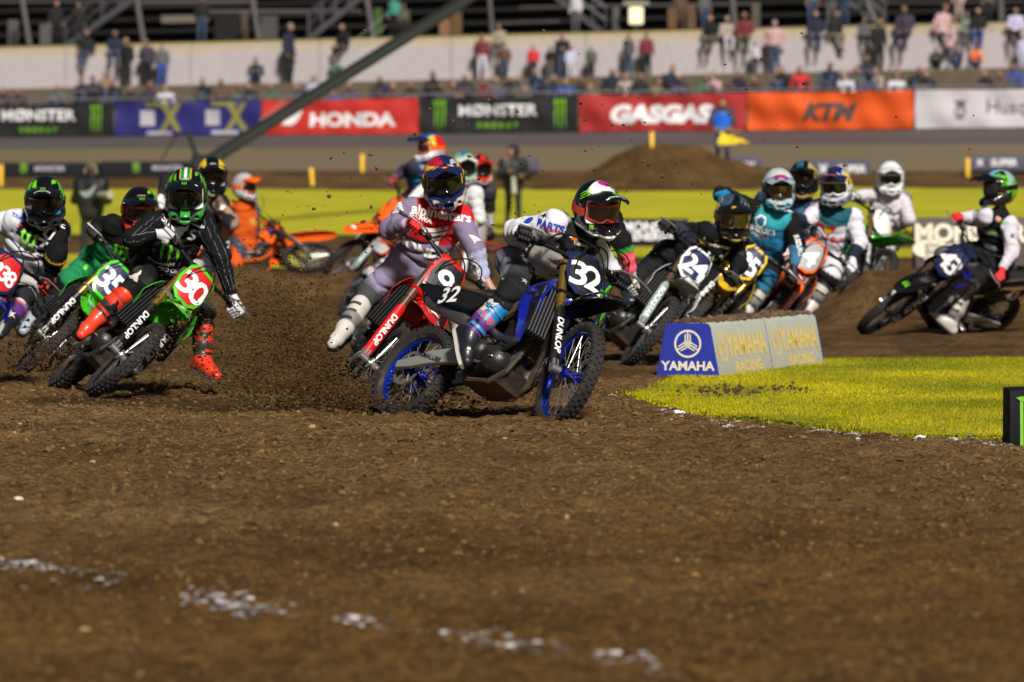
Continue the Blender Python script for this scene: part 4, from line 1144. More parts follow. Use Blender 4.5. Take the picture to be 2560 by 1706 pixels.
def front_fender():
    mb = fender([(.36, .845, .050, .012), (.46, .872, .085, .030), (.60, .898, .092, .040), (.76, .908, .092, .044), (.92, .898, .082, .036), (1.03, .877, .066, .024), (1.10, .858, .045, .012), (1.135, .846, .022, .004)], .005)
    for s in (-1, 1):
        mb.tube([(.40, s * .045, .872), (.62, s * .052, .912), (.86, s * .050, .914), (1.02, s * .034, .885)], [.006, .008, .007, .003], 6)
    return mb
def rear_fender():
    return fender([(-.42, .880, .095, .05), (-.58, .892, .10, .055), (-.74, .908, .098, .05), (-.88, .930, .085, .038), (-.99, .955, .062, .02), (-1.06, .972, .036, .006), (-1.085, .978, .015, .0)], .005)
def seat():
    rings = []
    for x, z, w, d in [(.24, .985, .035, .05), (.17, .978, .060, .06), (.02, .955, .078, .08), (-.16, .938, .092, .09), (-.36, .925, .095, .08), (-.54, .922, .085, .06), (-.68, .928, .062, .045), (-.77, .935, .035, .03)]:
        rings.append([np.array([x, w * y, z + d * (zz - 1)]) for y, zz in ((0, 1.02), (-.55, 1.0), (-.9, .85), (-1, .5), (-.98, 0), (.98, 0), (1, .5), (.9, .85), (.55, 1.0))])
    return MB().loft(rings)
def tank():
    f = Field((0, -.17, .72), (.46, .17, 1.04), .012)
    f.ell((.22, 0, .90), (.22, .125, .10)).cap((.28, 0, .985), (.28, 0, 1.005), .035)
    f.box((.2, 0, .80), (.16, .11, .08), .03)
    V, F = f.mesh(); return raw_mesh('tank', relax(V, F, 1), F, True)
SHROUD = [(.00, .900), (.18, .960), (.33, .985), (.39, .960), (.405, .86), (.385, .74), (.35, .62), (.29, .53), (.24, .53), (.20, .66), (.10, .80)]
def shroud_y(s):
    def f(x, z):
        t = np.clip((x - .02) / .46, 0, 1)
        b = .115 + .105 * t ** .8 - .06 * np.clip((z - .88) / .12, 0, 1) ** 1.5 - .035 * np.clip((.62 - z) / .12, 0, 1) + .016 * math.exp(-((z - .80 - .18 * (x - .25)) / .035) ** 2)
        return s * b
    return f
SIDE = [(-.20, .815), (-.34, .845), (-.62, .870), (-.92, .900), (-.95, .880), (-.88, .840), (-.70, .775), (-.48, .735), (-.30, .715), (-.22, .75)]
def side_y(s): return lambda x, z: s * (.125 + .050 * math.exp(-((x + .50) / .30) ** 2) - .02 * np.clip((z - .90) / .05, 0, 1))
PLATE = [(-.112, .120), (-.08, .158), (.08, .158), (.112, .120), (.130, .0), (.105, -.11), (.05, -.160), (-.05, -.160), (-.105, -.11), (-.130, .0)]
def plate():
    # local x across (towards the rider's left is -x), y up along the steering axis
    V, F = polys_geo([PLATE]); V, F = slice_geo(V, F, .04); n = len(V)
    P = np.array([S(.80 + y, .120 - 1.9 * x * x - .25 * max(0, y) ** 2 - .9 * max(0, -y - .05) ** 2, -x) for x, y in V]); Q = P - NX * .006
    E = {}
    for f in F:
        for i in range(len(f)): E[(f[i], f[(i + 1) % len(f)])] = 1
    bd = [(a, b) for a, b in E if (b, a) not in E]
    # x runs to the rider's right hand side reversed so that it reads left to right from the front
    P[:, 1] *= -1; Q[:, 1] *= -1
    mb = MB(); mb.add(np.vstack([P, Q]), list(F) + [tuple(i + n for i in f[::-1]) for f in F] + [(a, a + n, b + n, b) for a, b in bd], 0, True)
    return mb
def on_plate(x, y, e=.003):
    return S(.80 + y, .120 - 1.9 * x * x - .25 * max(0, y) ** 2 - .9 * max(0, -y - .05) ** 2 + e, x)
def engine():
    f = Field((-.28, -.2, .26), (.30, .2, .84), .011)
    f.box((-.03, 0, .435), (.19, .112, .10), .05).cap((-.16, -.08, .43), (-.16, .08, .43), .085).cap((.10, -.10, .42), (.10, .10, .42), .10)
    f.box((.055, 0, .60), (.075, .075, .12), .02, rot_axis(Y0, R(8))).box((.075, 0, .725), (.085, .085, .05), .02, rot_axis(Y0, R(8)))
    f.cap((-.06, -.125, .46), (-.06, -.10, .46), .085).cap((.11, .125, .42), (.11, .09, .42), .075).cap((.08, -.13, .40), (.08, -.09, .40), .05)
    V, F = f.mesh(); return raw_mesh('engine', relax(V, F, 1, .4), F, True)
def swingarm():
    mb = MB()
    for s in (-1, 1):
        beam([(-.16, s * .085, .43), (-.28, s * .115, .425), (-.50, s * .125, .39), (-.66, s * .118, .352), (-.80, s * .112, .332)], [.020, .020, .018, .016, .015], [.048, .052, .046, .036, .024], (0, 0, 1), mb)
    mb.box((-.27, 0, .43), (.08, .2, .06), bev=.015)
    return mb
def frame():
    mb = MB()
    for s in (-1, 1):
        beam([(.33, s * .035, .98), (.24, s * .10, .92), (.06, s * .125, .80), (-.12, s * .125, .66), (-.18, s * .115, .52), (-.17, s * .105, .38)], [.020, .018, .018, .018, .02, .02], [.055, .055, .05, .045, .04, .035], (0, 0, 1), mb)
        mb.tube([(-.10, s * .09, .84), (-.35, s * .085, .88), (-.70, s * .075, .93)], .013, 8); mb.tube([(-.14, s * .10, .60), (-.40, s * .085, .78), (-.66, s * .075, .91)], .012, 8)
        mb.tube([(.30, s * .03, .78), (.27, s * .06, .60), (.22, s * .095, .36), (.12, s * .105, .275), (-.10, s * .11, .27), (-.17, s * .105, .38)], .020, 8)
    beam([(.35, 0, .95), (.30, 0, .74), (.25, 0, .50)], .026, .022, (1, 0, 0), mb)
    mb.cyl(S(.66, 0, 0), S(.88, 0, 0), .035, n=14)
    return mb
def header():
    return MB().tube(spline([(.15, -.02, .70), (.24, -.04, .69), (.29, -.09, .63), (.27, -.14, .56), (.20, -.160, .535), (.08, -.165, .56), (-.08, -.155, .62), (-.22, -.125, .645), (-.34, -.105, .672)], 4), .025, 10)
def silencer():
    rings = []
    for t, k in ((0, .55), (.06, .9), (.12, 1), (.85, 1), (.93, .9), (1, .6)):
        p = np.array([-.33, -.105, .67]) + np.array([-.52, .006, .145]) * t
        rings.append([p + np.array([.02, 0, 1.]) * .056 * k * math.sin(a) + Y0 * .045 * k * math.cos(a) for a in np.linspace(0, 2 * math.pi, 11)[:-1]])
    return MB().loft([r[::-1] for r in rings], smooth=True)
def lever(s):
    return MB().tube([S(1.04, -.02, s * .25), S(1.035, .03, s * .29), S(1.03, .035, s * .36), S(1.035, .01, s * .435)], [.008, .007, .006, .007], 6)
def hbar():
    L = [S(1.05, -.10, -.405), S(1.05, -.085, -.30), S(1.045, -.07, -.22), S(.985, .0, -.12), S(.955, .02, -.06), S(.955, .02, .06), S(.985, .0, .12), S(1.045, -.07, .22), S(1.05, -.085, .30), S(1.05, -.10, .405)]
    mb = MB().tube(L, .0135, 8)
    mb.cyl(S(1.035, -.055, -.19), S(1.035, -.055, .19), .009, n=8)
    for s in (-1, 1): mb.cyl(S(.90, .02, s * .05), S(.955, .02, s * .05), .018, n=10)
    return mb
def radiator(s):
    Rm = rot_axis([0, 0, 1], s * R(18)) @ rot_axis(Y0, R(-12))
    return MB().box((.365, s * .148, .735), (.035, .135, .34), Rm, bev=.008)
def louver(s, k):
    Rm = rot_axis([0, 0, 1], s * R(18)) @ rot_axis(Y0, R(-12))
    mb = MB(); c = np.array([.365, s * .148, .735]) + Rm @ np.array([.030, -.056 + .0224 * k, 0])
    mb.box(c, (.028, .010, .33), Rm @ rot_axis([0, 0, 1], s * R(25)), bev=.002); return mb
def chain():
    mb = MB()
    top = [(-.18, .072, .47), (-.45, .072, .43), (-.74, .072, .425)]; bot = [(-.18, .072, .39), (-.45, .072, .31), (-.74, .072, .245)]
    for p in (top, bot): mb.tube(p, .009, 6)
    return mb
def fork_guard(s):
    V, F = polys_geo([[(-.042, -.06), (-.046, .20), (-.038, .33), (-.015, .36), (.015, .36), (.038, .33), (.046, .20), (.042, -.06), (.02, -.10), (-.02, -.10)]]); V, F = slice_geo(V, F, .016); n = len(V)
    def f(x, t, e): a = x / .040; return S(.12 + t, .016 + (.040 + e) * math.cos(a), s * .105 + (.040 + e) * math.sin(a))
    P = np.array([f(x, t, 0) for x, t in V]); Q = np.array([f(x, t, -.004) for x, t in V])
    E = {}
    for q in F:
        for i in range(len(q)): E[(q[i], q[(i + 1) % len(q)])] = 1
    bd = [(a, b) for a, b in E if (b, a) not in E]
    return MB().add(np.vstack([P, Q]), list(F) + [tuple(i + n for i in q[::-1]) for q in F] + [(a, a + n, b + n, b) for a, b in bd], 0, True)
def hpanel_fn(s):
    def f():
        mb = MB(); mb.cyl(S(1.05, -.085, s * .285), S(1.05, -.098, s * .405), .0175, n=12); mb.cyl(S(1.05, -.083, s * .278), S(1.05, -.085, s * .287), .026, n=12); return mb
    return f
M_RUB = mat('tyre rubber', (.013, .012, .0115), .8, dirt=.48, dscale=18, bump=.2); M_ALU = mat('bare alloy', (.50, .49, .47), .35, .85, dirt=.3)
M_BLKP = mat('black plastic', (.006, .006, .0065), .35, dirt=.14, dscale=9); M_BLKR = mat('black rubber', (.006, .006, .006), .8, spec=.2)
M_ENG = mat('engine grey', (.040, .038, .035), .36, .6, dirt=.50, dscale=12, bump=.25, bscale=25); M_CASE = mat('cover black metal', (.010, .010, .010), .4, .4, dirt=.15)
M_STEELB = mat('spoke steel', (.62, .60, .56), .3, .9); M_PIPE = mat('titanium pipe', (.16, .17, .19), .28, .9, dirt=.2); M_GOLD = mat('gold tube', (.55, .33, .07), .25, .85)
M_LOUV = mat('louver black', (.010, .010, .011), .55)
M_CHR = mat('slider chrome', (.45, .45, .46), .2, .9, dirt=.15); M_CHAIN = mat('chain', (.10, .085, .05), .5, .7, dirt=.3)
def pl(name, c=None, dirt=.13, rough=.26): return mat('plastic ' + name, c, rough, 0, .5, dirt=dirt, dscale=6)
PW = pl('white', (.74, .74, .72)); PB_ = pl('black', (.005, .005, .0055), .10); PG = pl('green', (.055, .55, .006)); PR = pl('red', (.62, .010, .008)); PBL = pl('blue', (.006, .020, .42))
PO = pl('orange', (.85, .115, .006)); PY = pl('yellow', (.80, .52, .008)); PN = pl('navy', (.010, .016, .07)); PGY = pl('grey', (.32, .33, .32))
TXW = mat('decal white', (.84, .84, .82), .4, dirt=.12, dscale=14); TXB = mat('decal black', (.008, .008, .009), .4); TXR = mat('decal red', (.65, .01, .012), .4); TXY = mat('decal yellow', (.85, .60, .02), .4); TXG = mat('decal lime', (.18, .62, .012), .4); TXBL = mat('decal blue', (.012, .06, .48), .4)
M_TAN = mat('muddy mud', (.10, .06, .03), .9, bump=.6, bscale=30)

def Mat4(Rm, t):
    return Matrix([[*Rm[0], t[0]], [*Rm[1], t[1]], [*Rm[2], t[2]], [0, 0, 0, 1]])
FLATM = {}
def flat_of(m):
    # printed number background: the same colour in a satin finish
    if m.name not in FLATM:
        k = m.copy(); k.name = m.name + ' satin'; k.node_tree.nodes['Principled BSDF'].inputs['Coat Weight'].default_value = .08
        k.node_tree.nodes['Principled BSDF'].inputs['Coat Roughness'].default_value = .3
        for n_ in k.node_tree.nodes:
            if n_.type == 'MAP_RANGE' and abs(n_.inputs[3].default_value - .26) < .01: n_.inputs[3].default_value = .55
        FLATM[m.name] = k
    return FLATM[m.name]
class Bike: pass
def make_bike(pose, label, c, num=None, hero=0, texts=True, digits_col=TXW, claws_on=False):
    X, Y, Z, yaw, lean, pitch, steer, comp = pose
    Rb = rot_axis([0, 0, 1], yaw) @ rot_axis([1, 0, 0], -lean) @ rot_axis([0, 1, 0], pitch)
    root = empty('motorcycle', (X, Y, Z)); root.rotation_mode = 'QUATERNION'; root.rotation_quaternion = Matrix([list(r) for r in Rb]).to_quaternion()
    tag(root, label, 'motorcycle', 'race bikes in the turn')
    B = Bike(); B.root = root; B.Rb = Rb; B.o = np.array([X, Y, Z])
    Rs = rot_axis(AX, steer)
    Ms = Mat4(Rs, A0 - Rs @ A0); Mw = Mat4(Rs, A0 - Rs @ A0 + comp * AX)
    I = Matrix.Identity(4)
    B.world = lambda q: B.o + Rb @ np.asarray(q, float)
    B.steered = lambda q: B.world(A0 + Rs @ (np.asarray(q, float) - A0))
    B.Rs = Rs
    # rear wheel
    w = part('rear_wheel', 'rw', lambda: w_tyre(RA, .335, .245, .118, 40, ROWS_R), M_RUB, root)
    part('rim', 'rrim', lambda: w_rim(RA, .243, .058), c['rim'], w); part('hub', 'rhub', lambda: w_hub(RA, .065, .034), c.get('hub', M_ALU), w)
    tag(part('spokes', 'rsp', lambda: w_spokes(RA, .045, .238, .038), M_STEELB, w), kind='stuff')
    part('brake_disc', 'rdisc', lambda: w_disc(RA, -.075, .118), M_ALU, w); part('sprocket', 'rspr', lambda: w_disc(RA, .072, .108), c.get('sprocket', M_ALU), w)
    # front wheel
    w = part('front_wheel', 'fw', lambda: w_tyre(FA, .345, .275, .088, 46, ROWS_F), M_RUB, root, Mw)
    part('rim', 'frim', lambda: w_rim(FA, .272, .046), c['rim'], w); part('hub', 'fhub', lambda: w_hub(FA, .055), c.get('hub', M_ALU), w)
    tag(part('spokes', 'fsp', lambda: w_spokes(FA, .038, .268, .034), M_STEELB, w), kind='stuff')
    part('brake_disc', 'fdisc', lambda: w_disc(FA, .070, .132), M_ALU, w)
    # fork
    for s in (-1, 1):
        leg = part('fork_leg', 'leg%d' % s, lambda: MB().cyl(S(.44, .022, s * .105), S(.58, .022, s * .105), .027, n=14).cyl(S(.575, .022, s * .105), S(.64, .022, s * .105), .034, n=14).cyl(S(.64, .022, s * .105), S(.905, .022, s * .105), .030, n=14), c['fork'], root, Ms)
        sl = part('slider', 'sl%d' % s, lambda: MB().cyl(S(.04, .022, s * .105), S(.47, .022, s * .105), .024, n=14), M_CHR, leg); sl.matrix_local = Mat4(np.eye(3), comp * AX)
        lug = part('axle_lug', 'lug%d' % s, lambda: MB().cyl(FA + [0, s * .075, 0], FA + [0, s * .135, 0], .026, n=12).box(S(.035, .03, s * .105), (.05, .05, .10), rot_axis(Y0, -RK), bev=.012), M_ALU, leg); lug.matrix_local = Mat4(np.eye(3), comp * AX)
        gd = part('fork_guard', 'fg%d' % s, lambda: fork_guard(s), c['guard'], leg); gd.matrix_local = Mat4(np.eye(3), comp * AX)
        if texts:
            o_ = S(.27, .0 + .0385, s * .105)
            for spec, t0, sz, m_ in ((c.get('gtext', 'DUNLOP'), .25, .040, c.get('gtextcol', TXW)),):
                V, F = text_geo(spec, .03, 0, 1.15); V, F = slice_geo(V * sz, F, .014)
                sg = c.get('gdir', 1)
                P = np.array([S(.12 + .13 - sg * x, .016 + .043 * math.cos(y * sg / .040), s * .105 + .043 * math.sin(y * sg / .040)) for x, y in V])
                if (np.cross(P[F[0][1]] - P[F[0][0]], P[F[0][2]] - P[F[0][0]]) @ NX) < 0: F = [f[::-1] for f in F]
                tx = link('lettering', raw_mesh('lettering', P, F, False), m_, leg); tx.matrix_local = Mat4(np.eye(3), comp * AX)
    part('triple_clamp', 'tc', lambda: MB().box(S(.66, .015, 0), (.09, .29, .035), rot_axis(Y0, -RK), bev=.015).box(S(.87, .015, 0), (.08, .28, .03), rot_axis(Y0, -RK), bev=.012), c.get('clamp', M_CASE), root, Ms)
    hb = part('handlebar', 'hb', hbar, c.get('bar', M_CASE), root, Ms)
    for s in (-1, 1):
        part('grip', 'grip%d' % s, hpanel_fn(s), M_BLKR, hb); part('lever', 'lev%d' % s, lambda: lever(s), M_ALU, hb)
        part('perch', 'perch%d' % s, lambda: MB().box(S(1.05, -.06, s * .235), (.045, .05, .04), rot_axis(Y0, -RK), bev=.01), M_CASE, hb)
    part('bar_pad', 'pad', lambda: MB().box(S(.985, .0, 0), (.065, .20, .06), rot_axis(Y0, -RK), bev=.018), c.get('pad', PB_), hb)
    part('brake_hose', 'hose', lambda: MB().tube(spline([S(1.05, -.06, -.22), S(1.08, .04, -.17), S(1.03, .13, -.05), S(.93, .18, .05), S(.72, .15, .115), S(.45, .06, .14), S(.10, .03, .14)]), .0055, 6).tube(spline([S(1.05, -.06, .24), S(1.09, .05, .16), S(1.02, .14, .02), S(.88, .15, -.08), S(.70, .04, -.06)]), .005, 6), M_BLKR, hb)
    np_ = part('number_plate', 'plate', plate, c['plate_edge'], root, Ms)
    # inset field and digits, printed on the plate
    def plate_print(nm, V, F, m_, e):
        P = np.array([on_plate(x, y, e) for x, y in V])
        if (np.cross(P[F[0][1]] - P[F[0][0]], P[F[0][2]] - P[F[0][0]]) @ NX) < 0: F = [f[::-1] for f in F]
        return link(nm, raw_mesh(nm, P, F, False), m_, np_)
    V, F = polys_geo([[(x * .86, y * .86) for x, y in PLATE]]); V, F = slice_geo(V, F, .035); plate_print('plate_field', V, F, flat_of(c['plate']), .002)
    V, F = polys_geo([[(-.075, .118), (.075, .118), (.082, .088), (-.082, .088)]]); plate_print('plate_band', V, F, c.get('band', PN), .0035)
    if num:
        dx = .106 if len(num) == 2 else .060
        for i, ch in enumerate(num):
            V, F = text_geo(ch, .022, 0, 1.12); V = V * (.172 if len(num) < 3 else .125); V[:, 0] *= (1.0 if len(num) < 3 else .78)
            V[:, 0] += (i - (len(num) - 1) / 2) * dx; V[:, 1] += -.012 - .0 * i
            V, F = slice_geo(V, F, .03); plate_print('race_digit', V, F, c.get('num', TXW), .0045)
    ff = part('front_fender', 'ff', front_fender, c['ffender'], root, Ms)
    if texts:
        V, F = polys_geo(SH['claw'] if c.get('claw', True) else SH['oval'])
        P = np.stack([.985 + V[:, 1] * .045, -V[:, 0] * .042, .893 - (V[:, 1] * .045) * .16 + .0045 + 0 * V[:, 0]], -1)
        P[:, 2] -= .02 * np.abs(P[:, 1] / .07) ** 1.6
        link('emblem', raw_mesh('emblem', P, [f[::-1] if (np.cross(P[f[1]] - P[f[0]], P[f[2]] - P[f[0]])[2] < 0) else f for f in F], False), c.get('fcol', TXG), ff)
    # body
    part('frame', 'frame', frame, c.get('frame', M_ALU), root)
    en_ = part('engine', 'engine', engine, M_ENG, root)
    part('clutch_cover', 'clc', lambda: MB().cyl((-.06, -.125, .46), (-.06, -.158, .46), .088, .080, n=28), M_CASE, en_); part('ignition_cover', 'igc', lambda: MB().cyl((.11, .12, .42), (.11, .15, .42), .072, .064, n=24), M_CASE, en_)
    part('bolts', 'bolts', lambda: [m_ for m_ in [MB()] for a in np.linspace(0, 6.283, 9)[:-1] if m_.cyl((-.06 + .072 * math.cos(a), -.150, .46 + .072 * math.sin(a)), (-.06 + .072 * math.cos(a), -.164, .46 + .072 * math.sin(a)), .007, n=6)][0], M_ALU, en_)
    part('water_pump', 'wpump', lambda: MB().cyl((.10, -.11, .40), (.10, -.158, .40), .042, .036, n=16).cyl((.10, -.15, .40), (.135, -.15, .44), .014, n=8), M_CASE, en_)
    part('coolant_hose', 'chose', lambda: MB().tube(spline([(.13, -.15, .44), (.21, -.15, .50), (.30, -.14, .56), (.35, -.14, .60)], 5), .014, 8).tube(spline([(.14, -.06, .72), (.24, -.12, .80), (.33, -.14, .86)], 5), .014, 8), M_BLKR, en_)
    part('cylinder_head_cover', 'chc', lambda: MB().box((.085, 0, .785), (.13, .15, .05), rot_axis(Y0, R(8)), bev=.015), c.get('headcover', M_ALU), en_)
    part('oil_filter_cover', 'ofc', lambda: MB().cyl((.0, -.12, .54), (.0, -.15, .54), .026, n=14), M_ALU, en_)
    part('engine_plate', 'eplate', lambda: MB().box((.20, -.075, .46), (.10, .006, .09), rot_axis(Y0, R(35)), bev=.002).box((.20, .075, .46), (.10, .006, .09), rot_axis(Y0, R(35)), bev=.002), M_ALU, en_)
    part('header_pipe', 'hdr', header, M_PIPE, root); si = part('silencer', 'sil', silencer, c.get('silencer', M_PIPE), root)
    part('end_cap', 'ecap', lambda: MB().cyl((-.848, -.099, .814), (-.875, -.099, .822), .036, .026, n=14), M_CASE, si)
    for s in (-1, 1):
        rd = part('radiator', 'rad%d' % s, lambda: radiator(s), M_CASE, root)
        for k in range(6): part('louver', 'lou%d%d' % (s, k), lambda: louver(s, k), M_LOUV, rd)
        sh = part('shroud', 'shr%d' % s, lambda: panel(SHROUD, shroud_y(s), .004, .03, s > 0), c['shroud'], root)
        # accent flash across the shroud
        acc = [(.05, .885), (.20, .93), (.32, .94), (.365, .85), (.345, .73), (.30, .60), (.27, .72), (.24, .84)]
        V, F = polys_geo([acc]); V, F = slice_geo(V, F, .03); fy = shroud_y(s)
        if ('acc', s) not in CACHE:
            P = np.array([[x, fy(x, z) + s * .0045, z] for x, z in V]); CACHE[('acc', s)] = raw_mesh('stripe', P, [f[::-1] for f in F] if s < 0 else F, True)
        link('stripe', CACHE[('acc', s)], c.get('accent', c['shroud']), sh)
        sp = part('side_panel', 'side%d' % s, lambda: panel(SIDE, side_y(s), .004, .03, s > 0), c['side_edge'], root)
        V, F = polys_geo([[((x + .55) * .92 - .55, (z - .81) * .84 + .81) for x, z in SIDE]]); V, F = slice_geo(V, F, .03); fy2 = side_y(s)
        if ('sf', s) not in CACHE:
            P = np.array([[x, fy2(x, z) + s * .0045, z] for x, z in V]); CACHE[('sf', s)] = raw_mesh('plate_field', P, [f[::-1] for f in F] if s < 0 else F, True)
        link('plate_field', CACHE[('sf', s)], flat_of(c['side']), sp)
        if num and c.get('sidenum', True):
            for i, ch in enumerate(num):
                V, F = text_geo(ch, .022); V = V * .108; V[:, 0] *= 1.2
                V[:, 0] += (i - (len(num) - 1) / 2) * .098; V, F = slice_geo(V, F, .03)
                P = np.array([[-.55 - s * x, 0, .822 + y - s * x * -.12 * 0 - s * x * -.10] for x, y in V]); P[:, 2] = .808 + V[:, 1] + (-(-s) * V[:, 0]) * -.12
                P[:, 1] = [fy2(x, z) + s * .007 for x, z in P[:, [0, 2]]]
                if (np.cross(P[F[0][1]] - P[F[0][0]], P[F[0][2]] - P[F[0][0]])[1] * s) < 0: F = [f[::-1] for f in F]
                link('race_digit', raw_mesh('race_digit', P, F, False), c.get('sidecol', TXW), sp)
        part('footpeg', 'peg%d' % s, lambda: MB().box((-.12, s * .215, .415), (.055, .13, .018), bev=.005), M_ALU, root)
        if texts and hero:
            fx = lambda V, sz, x0, z0, sl_: np.array([[x0 - s * (V[i, 0] * sz), 0, z0 + V[i, 1] * sz - s * V[i, 0] * sz * sl_] for i in range(len(V))])
            V, F = text_geo(c.get('stext', 'YAMAHA'), .02, 0, 1.2); P = fx(V, .030, -.50, .392, -.16); P[:, 1] = s * .1465
            if (np.cross(P[F[0][1]] - P[F[0][0]], P[F[0][2]] - P[F[0][0]])[1] * s) < 0: F = [f[::-1] for f in F]
            tx = raw_mesh('lettering', P, F, False)
            B.swtext = B.__dict__.get('swtext', []) + [tx]
    part('tank', 'tank', tank, c['tank'], root); part('seat', 'seat', seat, c['seat'], root); part('rear_fender', 'rf', rear_fender, c['rfender'], root)
    part('airbox', 'abox', lambda: MB().box((-.30, 0, .77), (.30, .15, .20), rot_axis(Y0, R(8)), bev=.03), M_BLKP, root)
    sw = part('swingarm', 'sw', swingarm, c.get('swing', M_ALU), root)
    for tx in B.__dict__.get('swtext', []): link('lettering', tx, c.get('swcol', TXB), sw)
    part('chain', 'chain', chain, M_CHAIN, root); part('chain_guide', 'cg', lambda: MB().box((-.60, .072, .275), (.11, .035, .06), bev=.01), c.get('guide', M_BLKP), sw)
    part('shock', 'shock', lambda: MB().cyl((-.16, 0, .80), (-.22, 0, .45), .018, n=10).tube([(-.165 - .0035 * k, .036 * math.cos(k * .9), .77 - .0175 * k * .9 + 0 * k + .036 * math.sin(k * .9) * -.17) for k in range(18)], .007, 6), c.get('spring', M_ALU), root)
    part('brake_pedal', 'bp', lambda: MB().tube([(-.12, -.155, .40), (.02, -.165, .37), (.13, -.175, .40)], .010, 6).box((.14, -.18, .405), (.04, .04, .012), bev=.003), M_ALU, root)
    part('shift_lever', 'sl', lambda: MB().tube([(-.03, .155, .41), (.06, .165, .42), (.12, .175, .43)], .008, 6).cyl((.12, .16, .43), (.12, .20, .43), .010, n=8), M_ALU, root)
    part('rear_caliper', 'rcal', lambda: MB().box((-.63, -.085, .40), (.10, .05, .07), rot_axis(Y0, R(-20)), bev=.015), c.get('caliper', M_CASE), sw)
    part('skid_plate', 'skid', lambda: MB().sheet([[[x, y * (1 - .1 * k), z] for y in (-.115, -.06, .06, .115)] for k, (x, z) in enumerate(((.235, .38), (.165, .285), (.0, .262), (-.15, .265)))], .006), mat('skid muddy', (.030, .026, .022), .6, dirt=.8, dscale=9), root)
    return B
M_FMUD = mat('frame muddy', (.045, .038, .032), .5, .3, dirt=.85, dscale=7)
C32 = dict(headcover=mat('head grey', (.14, .14, .13), .4, .7, dirt=.2), rim=mat('rim blue', (.006, .045, .50), .22, .75, .4, dirt=.10), hub=mat('hub blue', (.004, .02, .42), .22, .7, .4), fork=M_GOLD, guard=M_BLKP, plate_edge=PN, plate=PB_, band=PB_, ffender=PB_, shroud=PBL, accent=PB_, side_edge=PB_, side=PB_, tank=PBL, seat=mat('seat black', (.007, .007, .007), .7), rfender=PB_, swing=mat('swing alloy', (.50, .51, .44), .38, .6, dirt=.12), caliper=mat('hub blue'), silencer=mat('silencer alloy', (.30, .29, .30), .3, .85, dirt=.12), clamp=M_CASE, frame=M_FMUD, stext='YAMALUBE', sprocket=mat('hub blue'), pad=PN)
CKX = dict(rim=mat('rim black', (.012, .012, .012), .35, .4, dirt=.25), fork=M_GOLD, guard=M_BLKP, plate_edge=PG, plate=pl('plate red', (.55, .008, .010)), band=PN, ffender=PG, shroud=PG, accent=PG, side_edge=PG, side=PB_, tank=PG, seat=mat('seat black'), rfender=PG, frame=mat('frame dark', (.05, .048, .045), .5, .5, dirt=.45), stext='KAWASAKI', claw=True, fcol=TXB, pad=PB_, clamp=mat('clamp silver', (.42, .42, .42), .3, .8))
CK35 = dict(CKX, plate=PN)
CHO = dict(rim=mat('rim black'), fork=mat('fork brown', (.16, .10, .07), .3, .6), guard=PR, plate_edge=PR, plate=PB_, band=PB_, ffender=PR, shroud=PR, accent=PR, side_edge=PR, side=PB_, tank=PR, seat=mat('seat black'), rfender=PR, frame=M_ALU, stext='HONDA', claw=False, fcol=TXW, pad=PR, clamp=PR)
C238 = dict(C32, plate_edge=PN, plate=pl('plate red', (.55, .008, .010)), fork=mat('fork brown'), ffender=PBL, guard=PBL)
CHU = dict(rim=mat('rim black'), fork=mat('fork brown'), guard=mat('guard teal', (.25, .33, .31), .4, dirt=.35), plate_edge=PW, plate=PN, band=PN, ffender=PW, shroud=PW, accent=PN, side_edge=PW, side=PN, tank=PB_, seat=mat('seat black'), rfender=PW, frame=mat('frame dark'), claw=False, fcol=TXB, pad=PN, gtext='ROCKSTAR', gtextcol=TXW)
CSU = dict(rim=mat('rim black'), fork=M_GOLD, guard=M_BLKP, plate_edge=PY, plate=PN, band=PN, ffender=PY, shroud=PY, accent=PY, side_edge=PY, side=PN, tank=PY, seat=mat('seat black'), rfender=PY, frame=M_ALU, claw=False, fcol=TXR, pad=PN)
CKT = dict(rim=mat('rim black'), fork=mat('fork brown'), guard=PO, plate_edge=PO, plate=PGY, band=PW, ffender=PO, shroud=PO, accent=PN, side_edge=PO, side=PW, tank=PO, seat=mat('seat black'), rfender=PO, frame=mat('frame orange', (.6, .09, .01), .4, dirt=.3), claw=False, fcol=TXW, pad=PO, num=TXW, sidecol=TXB)
CK16 = dict(CKX, plate=PW, plate_edge=PW, num=TXB, side=PW, sidecol=TXB)
C43 = dict(C32, fork=mat('fork brown'), plate=PN, plate_edge=PN, shroud=PB_, accent=PBL, rim=mat('rim black'), hub=M_CASE)
CGG = dict(CKT, ffender=pl('gasred', (.60, .03, .012)), shroud=pl('gasred', (.60, .03, .012)), plate_edge=pl('gasred', (.60, .03, .012)), fcol=TXBL, guard=PW)
b = {}
b['32'] = make_bike([-0.2653, 34.2172, -0.0339, -0.8704, 0.5606, 0.0327, -0.2992, 0.0714], 'black and blue motocross bike number 32 with blue rims, leading the turn', C32, '32', 1)
b['30'] = make_bike([-3.0262, 38.7339, 0.0027, -1.3415, 0.8244, 0.0085, 0.0047, 0.0406], 'green motocross bike with red plate number 30 leaned hard over', CKX, '30', 1)
b['9'] = make_bike([-1.1743, 38.2626, -0.0264, -1.4912, 0.686, 0.0457, 0.1364, 0.0189], 'red motocross bike number 9 half hidden behind the leading blue-rimmed bike', CHO, '9', 1)
b['35'] = make_bike([-3.8096, 43.5345, -0.0458, -1.4927, 0.7807, 0.0787, 0.0282, 0.1184], 'green motocross bike with dark plate number 35 behind the number 30 bike', CK35, '35', 1)
b['238'] = make_bike([-4.3382, 40.1595, -0.0238, -1.2883, 0.6832, 0.0324, 0.0004, 0.0695], 'blue motocross bike with red plate 238 cut off by the left edge', C238, '238', 0)
